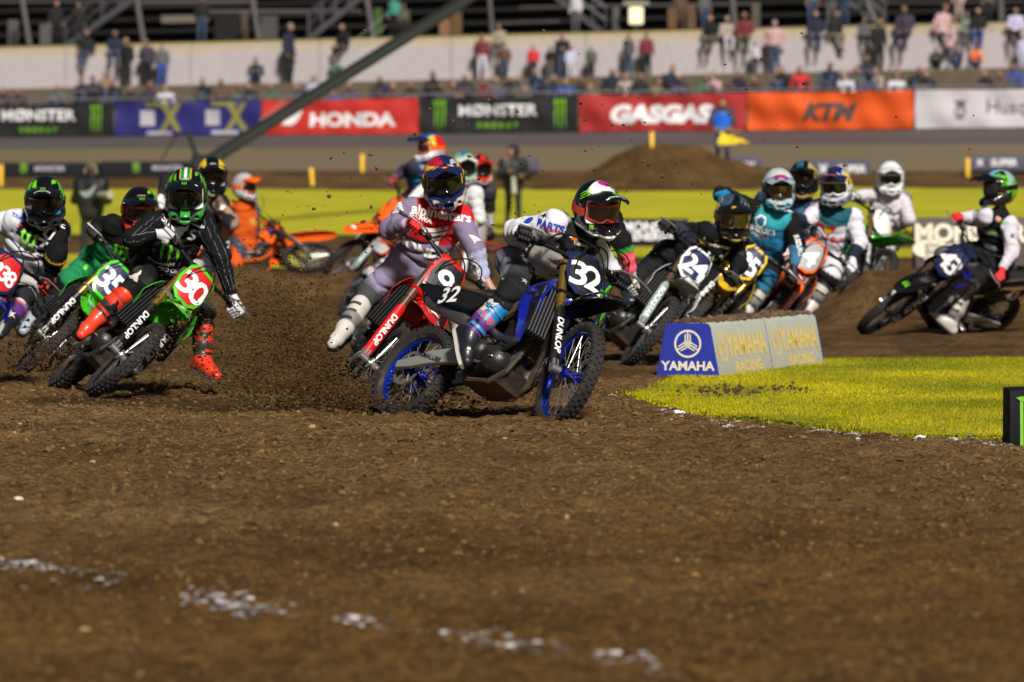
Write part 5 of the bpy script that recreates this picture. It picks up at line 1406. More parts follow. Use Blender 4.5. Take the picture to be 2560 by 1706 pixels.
b['24'] = make_bike([0.6528, 45.5063, -0.023, -1.2809, 0.729, 0.0377, -0.1325, 0.063], 'muddy white and navy motocross bike number 24 beside the foam block', CHU, '24', 1)
b['25'] = make_bike([1.3666, 49.628, -0.0288, -1.672, 0.7571, 0.0436, -0.0128, 0.0801], 'yellow motocross bike with navy plate behind the number 24 bike', CSU, '25', 0)
b['4'] = make_bike([1.9421, 50.5853, -0.0318, -1.542, 0.6914, 0.0491, -0.0025, 0.0829], 'orange motocross bike number 4 under the white and teal rider', CKT, '4', 0)
b['white'] = make_bike([3.0965, 59.4513, 0.1517, -0.8004, 0.6467, 0.0708, -0.2185, 0.0884], 'green and white motocross bike under the rider dressed all in white', CK16, None, 0)
b['43'] = make_bike([3.8737, 54.3651, -0.0488, 3.8563, 0.8074, -0.0535, 0.2831, 0.0363], 'black and blue motocross bike number 43 turned sideways at the right', C43, '43', 1)
b['11'] = make_bike([-0.1654, 40.253, -0.0193, -1.249, 0.6881, 0.0255, -0.0006, 0.0634], 'green motocross bike hidden behind the leading number 32 bike', CK35, None, 0)
b['6'] = make_bike([-3.5245, 52.1805, -0.0282, -1.2421, 0.4695, 0.0395, 0.0337, 0.0713], 'orange and white motocross bike behind the pinstriped rider', dict(CKT, ffender=PW), None, 0)
b['8'] = make_bike([-1.5425, 66.5008, 0.1611, 3.8706, 0.5411, -0.0756, 0.2222, 0.0081], 'orange motocross bike turned left behind the lilac rider', dict(CKT, guard=mat('guard teal'), plate=PO), None, 0)
b['10'] = make_bike([-1.549, 60.1772, -0.028, -1.2076, 0.5922, 0.039, 0.0378, 0.0725], 'orange motocross bike of the green-helmeted rider hidden behind number 9', dict(CKT, plate=PW), None, 0)
b['9b'] = make_bike([-1.1098, 66.1011, -0.029, -0.8721, 0.5681, 0.0458, 0.0265, 0.0764], 'red and blue motocross bike of the red-helmeted rider in the background', CGG, None, 0)
b['14'] = make_bike([1.8708, 53.8179, -0.0314, -1.5652, 0.6605, 0.0473, -0.0169, 0.0819], 'orange motocross bike wedged between the yellow bike and number 4', dict(CKT, plate=PW), None, 0)
b['7'] = make_bike([-3.25, 71.5, 0.22, -0.10, 1.02, -.20, 0.0, .03], 'fallen orange and white motocross bike on its side beside the orange rider', dict(CKT, guard=PW, rfender=PW), None, 0)
# ================================================================== RIDERS
def best_depth(u, v, tests, y0, span=.7, prior=0.):
    """point on the sight line u, v whose distances to known joints fit the bone lengths"""
    d = ray(u, v); ys = np.linspace(y0 - span, y0 + span, 281)
    P = CAMP + d[None] * (ys / d[1])[:, None]
    e = .006 * (ys - y0 - prior) ** 2 * 10
    for q, L_, w in tests: e = e + w * (np.linalg.norm(P - np.asarray(q), axis=1) - L_) ** 2
    return P[np.argmin(e)]
def ik(a, c, l1, l2, hint):
    a = np.asarray(a); c = np.asarray(c); d = np.linalg.norm(c - a); d2 = min(d, (l1 + l2) * .995)
    x = (l1 * l1 - l2 * l2 + d2 * d2) / (2 * d2); h = math.sqrt(max(l1 * l1 - x * x, 1e-6))
    n = norm(c - a); t = np.asarray(hint, float); t = norm(t - n * (t @ n))
    return a + n * x * d / d2 + t * h

# ---- helmet, built once in its own axes (x forward, y left, z up)
def helmet_shell():
    f = Field((-.20, -.17, -.20), (.24, .17, .20), .0058)
    f.ell((-.012, 0, .030), (.152, .126, .138)).ell((-.03, 0, -.02), (.135, .122, .13), None, .04)
    for s in (-1, 1):
        f.cap((.0, s * .098, -.075), (.105, s * .072, -.098), .038, .034, .035); f.cap((.105, s * .072, -.098), (.175, 0, -.103), .034, .036, .02)
        f.cap((-.06, s * .100, -.02), (.10, s * .088, -.085), .022, .020, .02)
        f.cap((.02, s * .115, .055), (.118, s * .065, .085), .016, .012, .02)
    f.cap((.165, -.02, -.11), (.165, .02, -.11), .028, None, .02)
    f.box((.17, 0, .012), (.115, .100, .062), .03, None, -.012)       # face opening
    f.ell((-.012, 0, .0), (.122, .100, .115), None, -.008)
    f.box((0, 0, -.205), (.12, .085, .06), .02, None, -.01)
    f.box((.19, 0, -.102), (.04, .030, .012), .005, None, -.006)      # chin vent
    for s in (-1, 1):
        f.box((.13, s * .075, -.105), (.035, .012, .010), .004, rot_axis([0, 0, 1], s * -.6), -.005); f.box((.045, s * .04, .165), (.035, .010, .012), .004, None, -.005)
    V, F = f.mesh(); return relax(V, F, 1, .35), F
def peak():
    G = []
    for t in np.linspace(0, 1, 9):
        x = .075 + .185 * t; w = (.105 + .010 * math.sin(math.pi * t * .8)) * (1 if t < .8 else (1 - (t - .8) * 1.6))
        row_ = []
        for s in np.linspace(-1, 1, 11):
            z = .128 + .028 * t - .032 * t * t - .045 * abs(s) ** 2.2 * (1 - .25 * t) + (.007 if abs(s) < .35 else 0)
            row_.append([x - .085 * s * s * (1 - t) - .015 * s * s, w * s, z])
        G.append(row_)
    mb = MB().sheet(G, .004)
    for s in (-1, 1): mb.box((.02, s * .116, .055), (.09, .010, .05), rot_axis(Y0, R(12)), bev=.004)
    return mb
def gog(r, zz, n=25, a0=1.12):
    return [np.array([r * 1.02 * math.cos(a) - .004, r * .86 * math.sin(a), z_]) for a in np.linspace(-a0, a0, n) for z_ in (zz,)]
def goggle_frame():
    mb = MB(); n = 27; a0 = 1.05
    def P(a, t, r): return np.array([(r) * math.cos(a) * 1.05 + .004, r * .88 * math.sin(a), t])
    top = [P(a, .058 - .010 * (a / a0) ** 2, .128) for a in np.linspace(-a0, a0, n)]
    bot = [P(a, -.046 - .004 * math.cos(a * 3) + .022 * math.exp(-(a / .18) ** 2) + .012 * (a / a0) ** 2, .128) for a in np.linspace(-a0, a0, n)]
    mb.tube(top + bot[::-1] + top[:2], .0085, 6, caps=False)
    return mb
def goggle_lens():
    n = 27; a0 = 1.03; G = []
    for t in np.linspace(0, 1, 6):
        r_ = []
        for a in np.linspace(-a0, a0, n):
            zt = .056 - .010 * (a / a0) ** 2; zb_ = -.044 + .020 * math.exp(-(a / .18) ** 2) + .012 * (a / a0) ** 2
            r = .130 + .004 * math.sin(math.pi * t); r_.append([r * math.cos(a) * 1.05 + .004, r * .88 * math.sin(a), zb_ + (zt - zb_) * t])
        G.append(r_)
    return MB().sheet(G, .002)
HS_V, HS_F = helmet_shell(); HS_N = vnormals(HS_V, HS_F); HS_B = bvh_of(HS_V, HS_F)
M_SKIN = mat('skin', (.46, .26, .17), .55, var=.08); M_LINER = mat('helmet liner', (.012, .012, .012), .9)
def lens_mat(name, c, a):
    return mat(name, c, .05, 0, .8, alpha=a, spec=.6)
L_CLR = lens_mat('lens clear', (.22, .16, .16), .22); L_SMK = lens_mat('lens smoke', (.02, .018, .015), .80)
M_HEL = mat('helmet paint', attr=True, rough=.22, coat=.8, dirt=.05, dscale=14, spec=.5)
def helmet_colors(fn):
    c = np.array(fn(HS_V, HS_N), float)
    inner = (np.linalg.norm((HS_V - [-.012, 0, 0]) / np.array([.124, .102, .117]), axis=1) < 1.03)
    c[inner] = .012
    return c
def lerp(a, b, t): return np.asarray(a) * (1 - t[:, None]) + np.asarray(b) * t[:, None]
def st(x, e=.004): return np.clip(x / e + .5, 0, 1)
def face_part(parent, base, Rm, c, pb):
    """face of a continuous head seen in the opening: built with the body"""
def helm(parent, base, c, Rm, cfg, sc=1.0):
    """cfg: colour function, peak material, frame material, lens, prints"""
    T = Mat4(Rm * sc, np.asarray(c) - base)
    me = raw_mesh('helmet', HS_V, HS_F, True, None, helmet_colors(cfg['fn']))
    h = link('helmet', me, M_HEL, parent); h.matrix_local = T
    pk = part('visor_peak', 'peak', peak, cfg.get('peak', PB_), h)
    part('goggle_frame', 'gfr', goggle_frame, cfg.get('frame', PB_), h); part('goggle_lens', 'gln', goggle_lens, cfg.get('lens', L_SMK), h)
    if 'strap' not in CACHE:
        mb = MB(); G = []
        for z0 in (-.018, .026):
            r_ = []
            for a in np.linspace(1.0, 2 * math.pi - 1.0, 40):
                q = np.array([math.cos(a), math.sin(a), 0]); o = np.array([-.012, 0, z0 + .006 * 0])
                h_, hn, _, _ = HS_B.ray_cast(Vector(o + q * .3), Vector(-q), .3)
                p = np.array(h_) + q * .004 if h_ is not None else o + q * .13
                r_.append(p)
            G.append(r_)
        mb.sheet(G, .002); CACHE['strap'] = mb.mesh('goggle_strap', R(35), 1)
    link('goggle_strap', CACHE['strap'], cfg.get('strap', cfg.get('frame', PB_)), h)
    for pr in cfg.get('prints', ()):
        spec, d, up, size, m_ = pr[:5]; kw = pr[5] if len(pr) > 5 else {}
        d = norm(d); o = np.array([-.01, 0, .02])
        hh, hn, _, _ = HS_B.ray_cast(Vector(o + d * .4), Vector(-d), .4)
        if hh is None: continue
        nrm = np.array(hn); upv = norm(np.asarray(up, float) - nrm * (np.asarray(up, float) @ nrm)); ux = np.cross(upv, nrm)
        surf_print('emblem' if spec in SH else 'lettering', spec, np.array(hh), nrm, ux, size, m_, h, HS_B, eps=.002, grid=.012, reach=.06, **kw)
    for spec, x, y, size, m_, kw in cfg.get('peakprints', ()):
        V, F = geo_of(spec, .02); k = size / 2 if spec in SH else size
        V = V * k; V[:, 0] *= kw.get('asp', 1); V, F = slice_geo(V, F, .02)
        P = []
        for a, b_ in V:
            X_ = x + b_; s_ = (y - a) / .11; t = np.clip((X_ + .1 * s_ * s_ - .075) / .185, 0, 1)
            P.append([X_, y - a, .128 + .028 * t - .032 * t * t - .045 * abs(s_) ** 2.2 * (1 - .25 * t) + (.007 if abs(s_) < .35 else .003) + .003])
        P = np.array(P); rv = kw.get('flip', -1)
        # read from the front: the top of the letters points to the back of the head
        P[:, 0] = 2 * x - P[:, 0]; P[:, 1] = 2 * y - P[:, 1]
        for i in range(len(P)):
            s_ = P[i, 1] / .11; t = np.clip((P[i, 0] + .1 * s_ * s_ - .075) / .185, 0, 1)
            P[i, 2] = .128 + .028 * t - .032 * t * t - .045 * abs(s_) ** 2.2 * (1 - .25 * t) + (.007 if abs(s_) < .40 else .002) + .003
        F = [f[::-1] if np.cross(P[f[1]] - P[f[0]], P[f[2]] - P[f[0]])[2] < 0 else f for f in F]
        link('emblem' if spec in SH else 'lettering', raw_mesh('print', P, F, False), m_, pk)
    return h

# ---- hand closed on a grip
def glove(parent, base, wrist, C, g, mt, cuff, scale=1.0, name='glove', bare=False):
    """C grip centre, g unit axis pointing to the bar end, wrist point"""
    w = np.asarray(wrist) - C; w = norm(w - g * (w @ g)); t = np.cross(g, w)
    if t[2] < 0: t = -t
    lo = np.minimum(C, wrist) - .09; hi = np.maximum(C, wrist) + .09
    f = Field(lo, hi, .0062)
    p = lambda th, r, a: C + g * a + r * (math.cos(th) * w + math.sin(th) * t)
    kn = []
    for k in range(4):
        a = (k - 1.5) * .0215; ln = (.92, 1.05, 1.0, .82)[k] if True else 1
        q = [p(R(62), .052, a), p(R(118), .047 * ln ** .3, a), p(R(185), .040, a), p(R(238) + (ln - 1) * .8, .034, a)]
        kn.append(q[0])
        for i in range(3): f.cap(q[i], q[i + 1], .0118 - .0012 * i, .0110 - .0012 * i, .004)
    for q in kn: f.cap(np.asarray(wrist) + (q - C) * .15, q, .021, .0145, .014)
    f.cap(np.asarray(wrist) - g * .004, p(R(20), .045, -.03), .022, .017, .012)
    a = -.046
    q = [p(R(8), .052, a + .012), p(R(-40), .042, a), p(R(-105), .034, a + .004), p(R(-150), .031, a + .008)]
    for i in range(3): f.cap(q[i], q[i + 1], .0135 - .001 * i, .0125 - .001 * i, .006)
    V, F = f.mesh(); V = relax(V, F, 1, .3)
    o = link(name, raw_mesh(name, V - base, F, True), mt, parent)
    if not bare:
        fa = norm(np.asarray(wrist) - (C + w * .05)); fa = norm(np.asarray(wrist) - np.mean(kn, 0))
        mb = MB(); mb.cyl(np.asarray(wrist) - fa * .012 - base, np.asarray(wrist) + fa * .03 - base, .034, .037, n=14, caps=False)
        mb.build('cuff', cuff, o)
    return o
# ---- boot
def boot(parent, base, knee, ank, toe, c, side, toprel=.62, prints=()):
    knee, ank, toe = map(np.asarray, (knee, ank, toe)); sh = knee - ank; up = norm(sh); fw = norm((toe - ank) - up * 0)
    fwd = norm(toe - ank); lat = norm(np.cross(up, fwd)); soldn = norm(np.cross(fwd, lat))          # sole normal roughly up
    if soldn @ up < 0: soldn = -soldn
    ball = ank + fwd * .13 - soldn * .055; heel = ank - fwd * .055 - soldn * .065; tip = ank + fwd * .20 - soldn * .058
    top = ank + sh * toprel; mid = ank + sh * toprel * .5
    lo = np.min([ank, toe, heel, tip, top], 0) - .13; hi = np.max([ank, toe, heel, tip, top], 0) + .13
    f = Field(lo, hi, .0088); shin = norm(fwd - up * (fwd @ up))
    f.cap(top, mid - shin * .006, .072, .066, .02).cap(mid - shin * .006, ank + up * .02, .064, .054, .03).cap(top + shin * .025, ank + up * .10 + shin * .022, .050, .045, .03)
    f.cap(ank, heel + soldn * .03, .052, .042, .03).cap(ank, ball + soldn * .02, .050, .046, .04).cap(ball + soldn * .012, tip + soldn * .006, .046, .036, .02).cap(heel + soldn * .02, ball + soldn * .012, .042, .044, .02)
    f.cap(top + up * .10, top + up * .012, .062, .062, -.012)
    Rs_ = np.stack([fwd, lat, soldn], 1)
    f.box((heel + tip) / 2 - soldn * .075, (.25, .14, .05), .005, Rs_, -.008)
    V, F = f.mesh(); V = relax(V, F, 1, .3)
    q = V - ank; tq = q @ up; xq = q @ fwd; yq = q @ lat
    col = np.tile(np.array(c['main'], float), (len(V), 1))
    shinf = q @ shin
    if 'foot' in c:
        k = st(.055 - tq - .25 * np.clip(xq, 0, 1), .02); col = lerp(c['main'], c['foot'], k)
    if 'calf' in c:
        k = st(-shinf + .005, .015) * st(tq - .04, .02); col = col * (1 - k[:, None]) + np.array(c['calf']) * k[:, None]
    if 'band' in c:
        k = st(.022 - np.abs(tq - .13), .01); col = col * (1 - k[:, None]) + np.array(c['band']) * k[:, None]
    if 'mid' in c:
        k = st(.05 - np.abs(tq - .075), .012); col = col * (1 - k[:, None]) + np.array(c['mid']) * k[:, None]
    bo = link('boot', raw_mesh('boot', V - base, F, True, None, col), mat('boot skin %.2f' % c.get('dirt', .2), attr=True, rough=.42, coat=.15, dirt=c.get('dirt', .2), dscale=11), parent)
    # sole
    rings = []
    for x, w in ((-.085, .022), (-.06, .036), (.0, .036), (.07, .040), (.13, .046), (.19, .040), (.225, .022)):
        p = ank + fwd * x - soldn * .098; rings.append([p + lat * w - base, p + lat * w + soldn * .022 - base, p - lat * w + soldn * .022 - base, p - lat * w - base])
    mb = MB().loft(rings, smooth=False); mb.build('sole', c.get('sole', M_BLKR), bo)
    for k, tq_ in enumerate((.055, .125, .20)):
        p = ank + up * tq_ + shin * .0; mb = MB(); ra = .066 + .004 * k
        pts = [p + (shin * math.cos(a) * ra * 1.12 + lat * math.sin(a) * ra) - base for a in (np.linspace(-.5, 1.5, 8) if side > 0 else np.linspace(-1.5, .5, 8))]
        G = [[q_ + up * .011 for q_ in pts], [q_ - up * .011 for q_ in pts]]
        mb.sheet(G, .004); e = p + lat * side * ra * 1.02 + shin * .01 - base
        mb.box(e, (.03, .012, .03), np.stack([shin, lat, up], 1), bev=.004); mb.build('buckle', c.get('buckle', M_BLKP), bo)
    return bo, (V, F)
# ---- the whole figure
def folds(V, N, along, a=.009, seed=2):
    # cloth gathered in uneven rings and diagonals along each limb
    w = vnoise3(V, 6.5, seed) * 3.2 + vnoise3(V, 14, seed + 4) * 1.3
    ph = along * 62 + w * 3.0
    amp = np.clip(vnoise3(V, 5.0, seed + 7) * 2.2 - .55, 0, 1)
    f_ = (np.abs(np.sin(ph * .5)) ** .7 - .55)
    return V + N * ((f_ * a) * amp + (vnoise3(V, 30, seed + 2) - .5) * a * .5)[:, None]
def wrinkle(V, N, s=22, a=.007, seed=2):
    n1 = vnoise3(V + .02 * (vnoise3(V, 9, seed + 9)[:, None] - .5), s, seed); n2 = vnoise3(V, s * 2.1, seed + 3)
    return V + N * ((np.abs(n1 - .5) * -2 + .5) * a + (n2 - .5) * a * .7)[:, None]
def seg_t(V, a, b):
    ab = np.asarray(b) - a; return np.clip(((V - a) @ ab) / max(ab @ ab, 1e-9), 0, 1)
def seg_d(V, a, b):
    t = seg_t(V, a, b); return np.linalg.norm(V - (np.asarray(a) + t[:, None] * (np.asarray(b) - a)), axis=1), t
class Rider: pass
def make_rider(B, label, j, look, c, roll=0., h=.0125, hs=1.08, hands=('R', 'L')):
    """j: photograph pixels of the joints (u, v[, depth offset]) ; missing ones are solved from the bike"""
    D = {}
    gc = {'R': B.steered(S(1.05, -.092, -.35)), 'L': B.steered(S(1.05, -.092, .35))}
    ge = {'R': B.steered(S(1.05, -.10, -.405)), 'L': B.steered(S(1.05, -.10, .405))}
    gi = {'R': B.steered(S(1.05, -.085, -.30)), 'L': B.steered(S(1.05, -.085, .30))}
    seatp = B.world((-.20, 0, .98)); y0 = seatp[1]
    def px(k, tests, yr, span=.7, prior=0.):
        q = j[k]; return best_depth(q[0], q[1], tests, yr + (q[2] if len(q) > 2 else 0), span, prior)
    pel = at(j['pel'][0], j['pel'][1], y0 + (j['pel'][2] if len(j['pel']) > 2 else .12))
    fwd = B.Rb @ np.array([1., 0, 0]); latv = B.Rb @ np.array([0, 1., 0])
    nk = px('nk', [(pel, j.get('tl', .455), 1)], pel[1], .55, -.25 if fwd[1] < 0 else .1)
    shl = {}
    for s in 'RL':
        k = 'sh' + s
        if k in j: shl[s] = px(k, [(nk, .185, 2), (pel, .50, .5)], nk[1] + .02, .3)
        else:
            o = 'L' if s == 'R' else 'R'; shl[s] = None
    for s, o in (('R', 'L'), ('L', 'R')):
        if shl[s] is None: shl[s] = (nk * 2 - shl[o]) - norm(nk - pel) * .09
    lat = norm(shl['L'] - shl['R']); lat = norm(lat + .8 * latv)
    hip = {'R': pel - lat * .095, 'L': pel + lat * .095}
    hand = {}; wr = {}; el = {}
    for s in 'RL':
        if 'ha' + s in j:
            hand[s] = px('ha' + s, [(shl[s], .52, 1)], shl[s][1] - .1)
        else: hand[s] = gc[s]
        sg = -1 if s == 'R' else 1
        if 'el' + s in j: el[s] = px('el' + s, [(shl[s], .30, 1), (hand[s], .32, 1)], (shl[s][1] + hand[s][1]) / 2, .45)
        else: el[s] = ik(shl[s], hand[s], .30, .31, lat * sg * 1.0 + np.array([0, 0, .5]) - fwd * .4)
        wr[s] = hand[s] + norm(el[s] - hand[s]) * .095 + np.array([0, 0, .02])
    kn = {}; an = {}; to = {}
    for s in 'RL':
        sg = -1 if s == 'R' else 1
        pegp = B.world((-.13, sg * .20, .475))
        if 'an' + s in j: an[s] = px('an' + s, [(hip[s], .72, .15)], (pegp[1] if len(j['an' + s]) < 3 else y0), .25)
        else: an[s] = pegp
        if 'kn' + s in j: kn[s] = px('kn' + s, [(hip[s], .42, 1), (an[s], .43, 1)], (hip[s][1] + an[s][1]) / 2 - .1, .5)
        else: kn[s] = ik(hip[s], an[s], .43, .43, fwd * 1.0 + lat * sg * .35)
        if 'to' + s in j: to[s] = px('to' + s, [(an[s], .19, 1)], an[s][1] - .08, .3)
        else: to[s] = an[s] + norm(fwd * 1. - (B.Rb @ np.array([0, 0, 1.])) * .12) * .19
    hd = px('hd', [(nk, .215, 1)], nk[1] - .06, .25)
    base = np.array([pel[0], pel[1], float(gz(pel[0], pel[1]))])
    up0 = norm(np.array([0, 0, 1.]))
    fx = norm(look); ly = norm(np.cross(up0, fx)); uz = np.cross(fx, ly)
    Rr = rot_axis(fx, roll); ly = Rr @ ly; uz = Rr @ uz; Rh = np.stack([fx, ly, uz], 1)
    chin = nk + (hd - nk) * .25
    # continuous body: head with a face, neck, trunk, limbs, down to hands and feet
    f = Field(np.min([pel, nk, hd, *wr.values(), *an.values(), *kn.values(), *el.values(), *hip.values()], 0) - .13, np.max([pel, nk, hd, *wr.values(), *an.values(), *kn.values(), *el.values(), *hip.values()], 0) + .13, .017)
    hl = lambda x, y, z: hd + Rh @ np.array([x, y, z]) * hs
    f.ell(hl(-.02, 0, .02), np.array([.098, .078, .105]) * hs, Rh).cap(hl(.04, 0, -.06), hl(.055, 0, -.08), .05, .045).cap(hl(.085, 0, -.008), hl(.103, 0, -.030), .010, .014, .012)
    f.cap(hl(.08, -.03, -.062), hl(.08, .03, -.062), .012, None, .01).cap(hl(.078, -.035, .022), hl(.078, .035, .022), .014, None, .012)
    for s in (-1, 1): f.cap(hl(-.01, s * .078, -.01), hl(-.015, s * .08, .02), .012, None, .01)
    f.cap(hl(-.02, 0, -.06), nk, .052, .05).cap(pel, nk, .075, .075).cap(shl['R'], shl['L'], .036)
    for s in 'RL':
        f.cap(shl[s], el[s], .034, .030).cap(el[s], wr[s], .030, .024).cap(wr[s], hand[s], .024, .020).cap(hip[s], kn[s], .060, .042).cap(kn[s], an[s], .042, .034).cap(an[s], an[s] + (to[s] - an[s]) * .45 - norm(kn[s] - an[s]) * .02, .032, .026)
    V, F = f.mesh()
    root = link('person', raw_mesh('person', V - base, F, True), M_SKIN, None, base)
    tag(root, label, 'person', 'riders in the turn')
    # jersey
    tv = norm(nk - pel); cf = norm(np.cross(lat, tv)) * 1.0
    if cf @ fwd < 0 and (cf[1] > 0): cf = -cf
    cen = pel * .35 + nk * .65
    f = Field(np.min([pel, nk, *shl.values(), *wr.values(), *el.values()], 0) - .15, np.max([pel, nk, *shl.values(), *wr.values(), *el.values()], 0) + .15, h)
    latr = norm(shl['L'] - shl['R'])
    for s, sg in (('R', -1), ('L', 1)):
        f.cap(pel + lat * sg * .055 + tv * .03, pel * .45 + nk * .55 + lat * sg * .075, .098, .108, .05); f.cap(pel * .45 + nk * .55 + latr * sg * .075, shl[s] - tv * .02 - latr * sg * .03, .108, .078, .05)
        ak = c.get('arm', 1.1); f.cap(shl[s] - latr * sg * .02, el[s], .066 * ak, .057 * ak, .04); f.cap(el[s], wr[s] + norm(el[s] - wr[s]) * .02, .057 * ak, .043, .03)
        f.cap(shl[s] - latr * sg * .01, nk - tv * .015, .062, .060, .04)
    f.cap(pel + tv * .05 + cf * .01, nk - tv * .06 + cf * .025, .098, .110, .06).cap(nk - tv * .03, nk + tv * .012, .078, .066, .03)
    if c.get('bulk'): f.cap(pel * .3 + nk * .7 + cf * .04 - latr * .06, pel * .3 + nk * .7 + cf * .04 + latr * .06, .10, None, .05)
    f.cap(nk + (hd - nk) * .95, nk + (hd - nk) * .62, .05, .052, -.01)
    V, F = f.mesh(); N = vnormals(V, F); sd_ = [seg_d(V, pel, nk)] + [seg_d(V, shl[s], el[s]) for s in 'RL'] + [seg_d(V, el[s], wr[s]) for s in 'RL']; kk = np.argmin(np.stack([sd_[0][0] * .55] + [q_[0] for q_ in sd_[1:]], 1), 1); al = np.stack([q_[1] * l_ for q_, l_ in zip(sd_, (.5, .3, .3, .3, .3))], 1)[np.arange(len(V)), kk]
    V = wrinkle(V, N, 11, .010, int(abs(base[0]) * 10) % 17); V = folds(V, N, al, .028, int(abs(base[0]) * 10) % 17); V = relax(V, F, 1, .2)
    ds = np.stack([seg_d(V, pel, nk)[0] * .55] + [seg_d(V, shl[s], el[s])[0] for s in 'RL'] + [seg_d(V, el[s], wr[s])[0] for s in 'RL'], 1)
    lab = np.argmin(ds, 1)
    q = V - pel; I_ = dict(V=V, N=vnormals(V, F), lab=lab, lat=(V - (pel + nk) / 2) @ norm(latr - tv * (latr @ tv)), up=q @ tv / max(np.linalg.norm(nk - pel), .1), fr=(V - (pel + nk) / 2) @ cf,
                           ua=[seg_t(V, shl[s], el[s]) for s in 'RL'], fa=[seg_t(V, el[s], wr[s]) for s in 'RL'], sh=shl)
    mj = mat('jersey cloth', attr=True, rough=.85, spec=.2, dirt=.05, dscale=6, bump=.25, bscale=160)
    jo = link('jersey', raw_mesh('jersey', V - base, F, True, None, c['jersey'](I_)), mj, root)
    JB = bvh_of(V, F); JV, JF = V, F
    # trousers
    f = Field(np.min([pel, *hip.values(), *kn.values(), *an.values()], 0) - .15, np.max([pel, *hip.values(), *kn.values(), *an.values()], 0) + .15, h)
    f.cap(hip['R'] - tv * .01, hip['L'] - tv * .01, .112, None, .05).cap(pel + tv * .10, pel, .112, .12, .05)
    for s in 'RL':
        k2 = an[s] + (kn[s] - an[s]) * .58
        f.cap(hip[s], kn[s], .104, .076, .05).cap(kn[s], k2, .074, .066, .03); f.ell(kn[s] + norm(np.cross(lat, kn[s] - an[s])) * .0, (.078, .078, .078), None, .04)
    V, F = f.mesh(); N = vnormals(V, F); sd_ = [seg_d(V, hip[s], kn[s]) for s in 'RL'] + [seg_d(V, kn[s], an[s]) for s in 'RL']; kk = np.argmin(np.stack([q_[0] for q_ in sd_], 1), 1); al = np.stack([q_[1] * .43 for q_ in sd_], 1)[np.arange(len(V)), kk]
    V = wrinkle(V, N, 10, .009, 5); V = folds(V, N, al, .026, 5); V = relax(V, F, 1, .2)
    dl = np.stack([seg_d(V, hip[s], kn[s])[0] for s in 'RL'] + [seg_d(V, kn[s], an[s])[0] for s in 'RL'], 1); lab = np.argmin(dl, 1)
    T_ = dict(V=V, N=vnormals(V, F), lab=lab, th=[seg_t(V, hip[s], kn[s]) for s in 'RL'], kd=[np.linalg.norm(V - kn[s], axis=1) for s in 'RL'], side=(V - pel) @ lat, q=V - pel, tv=tv)
    mt = mat('trouser cloth', attr=True, rough=.8, spec=.25, dirt=.09, dscale=6, bump=.25, bscale=140)
    tr = link('trousers', raw_mesh('trousers', V - base, F, True, None, c['trousers'](T_)), mt, root)
    TB = bvh_of(V, F)
    Rd = Rider(); Rd.bv = {'j': (JB, jo), 't': (TB, tr), 'jt': (bvh_of(np.vstack([JV, V]), np.vstack([JF, F + len(JV)])), root)}; Rd.base = base; Rd.root = root
    # boots
    for s, sg in (('R', -1), ('L', 1)):
        cb = c['boot' + s] if 'boot' + s in c else c['boot']
        bo, (BV, BF) = boot(root, base, kn[s], an[s], to[s], cb, sg); Rd.bv['b' + s] = (bvh_of(BV, BF), bo)
    # gloves on the grips
    for s in 'RL':
        sg = 1
        if 'ha' + s in j: g = norm(np.cross(norm(hand[s] - el[s]), [0, 0, 1.])) * (-1 if s == 'R' else 1); C = hand[s]
        else: g = norm(ge[s] - gi[s]); C = gc[s]
        cc = c.get('glove' + s, c.get('glove'))
        glove(root, base, wr[s], C, g, cc[0], cc[1], bare=cc[0] is M_SKIN, name='hand' if cc[0] is M_SKIN else 'glove')
    helm(root, base, hd, Rh, c['helmet'], hs)
    # prints are laid on the clothes where the sight line meets the cloth
    for pr in c.get('prints', ()):
        where, spec, u, v, size, ang, m_ = pr[:7]; kw = dict(pr[7]) if len(pr) > 7 else {}
        bv, ob = Rd.bv[where]
        d = ray(u, v); dn = norm(d); o_ = CAMP + d * ((y0 - 2.) / d[1])
        hh, hn, _, _ = bv.ray_cast(Vector(o_), Vector(dn), 5)
        if hh is None: continue
        nrm = norm(np.array(hn)); 
        if nrm @ dn > 0: nrm = -nrm
        nrm = norm(nrm * .6 - dn * .4 if kw.pop('face', False) else nrm * .8 - dn * .2)
        right = np.array([1., 0, 0]); up_ = np.array([0, 0, 1.]); ux = right * math.cos(ang) + up_ * math.sin(ang)
        surf_print('emblem' if spec in SH else 'lettering', spec, np.array(hh), nrm, ux, size, m_, ob, bv, base=base, eps=kw.pop('eps', .004), grid=.02, reach=.10, **kw)
    Rd.D = dict(pel=pel, nk=nk, sh=shl, el=el, wr=wr, kn=kn, an=an, to=to, hd=hd, hip=hip)
    bl_ = lambda a, b: round(float(np.linalg.norm(a - b)), 2)
    if DEBUG: print('RIDER', label[:40], 'torso', bl_(pel, nk), 'ua', [bl_(shl[s], el[s]) for s in 'RL'], 'fa', [bl_(el[s], hand[s]) for s in 'RL'], 'th', [bl_(hip[s], kn[s]) for s in 'RL'], 'sh', [bl_(kn[s], an[s]) for s in 'RL'], 'yrel nk %.2f pel %.2f haR %.2f haL %.2f elR %.2f elL %.2f kn %.2f %.2f' % tuple(q[1] - B.o[1] for q in (nk, pel, hand['R'], hand['L'], el['R'], el['L'], kn['R'], kn['L'])), 'neck', bl_(nk, hd), 'shw', bl_(shl['R'], shl['L']))
    return Rd
DEBUG = False
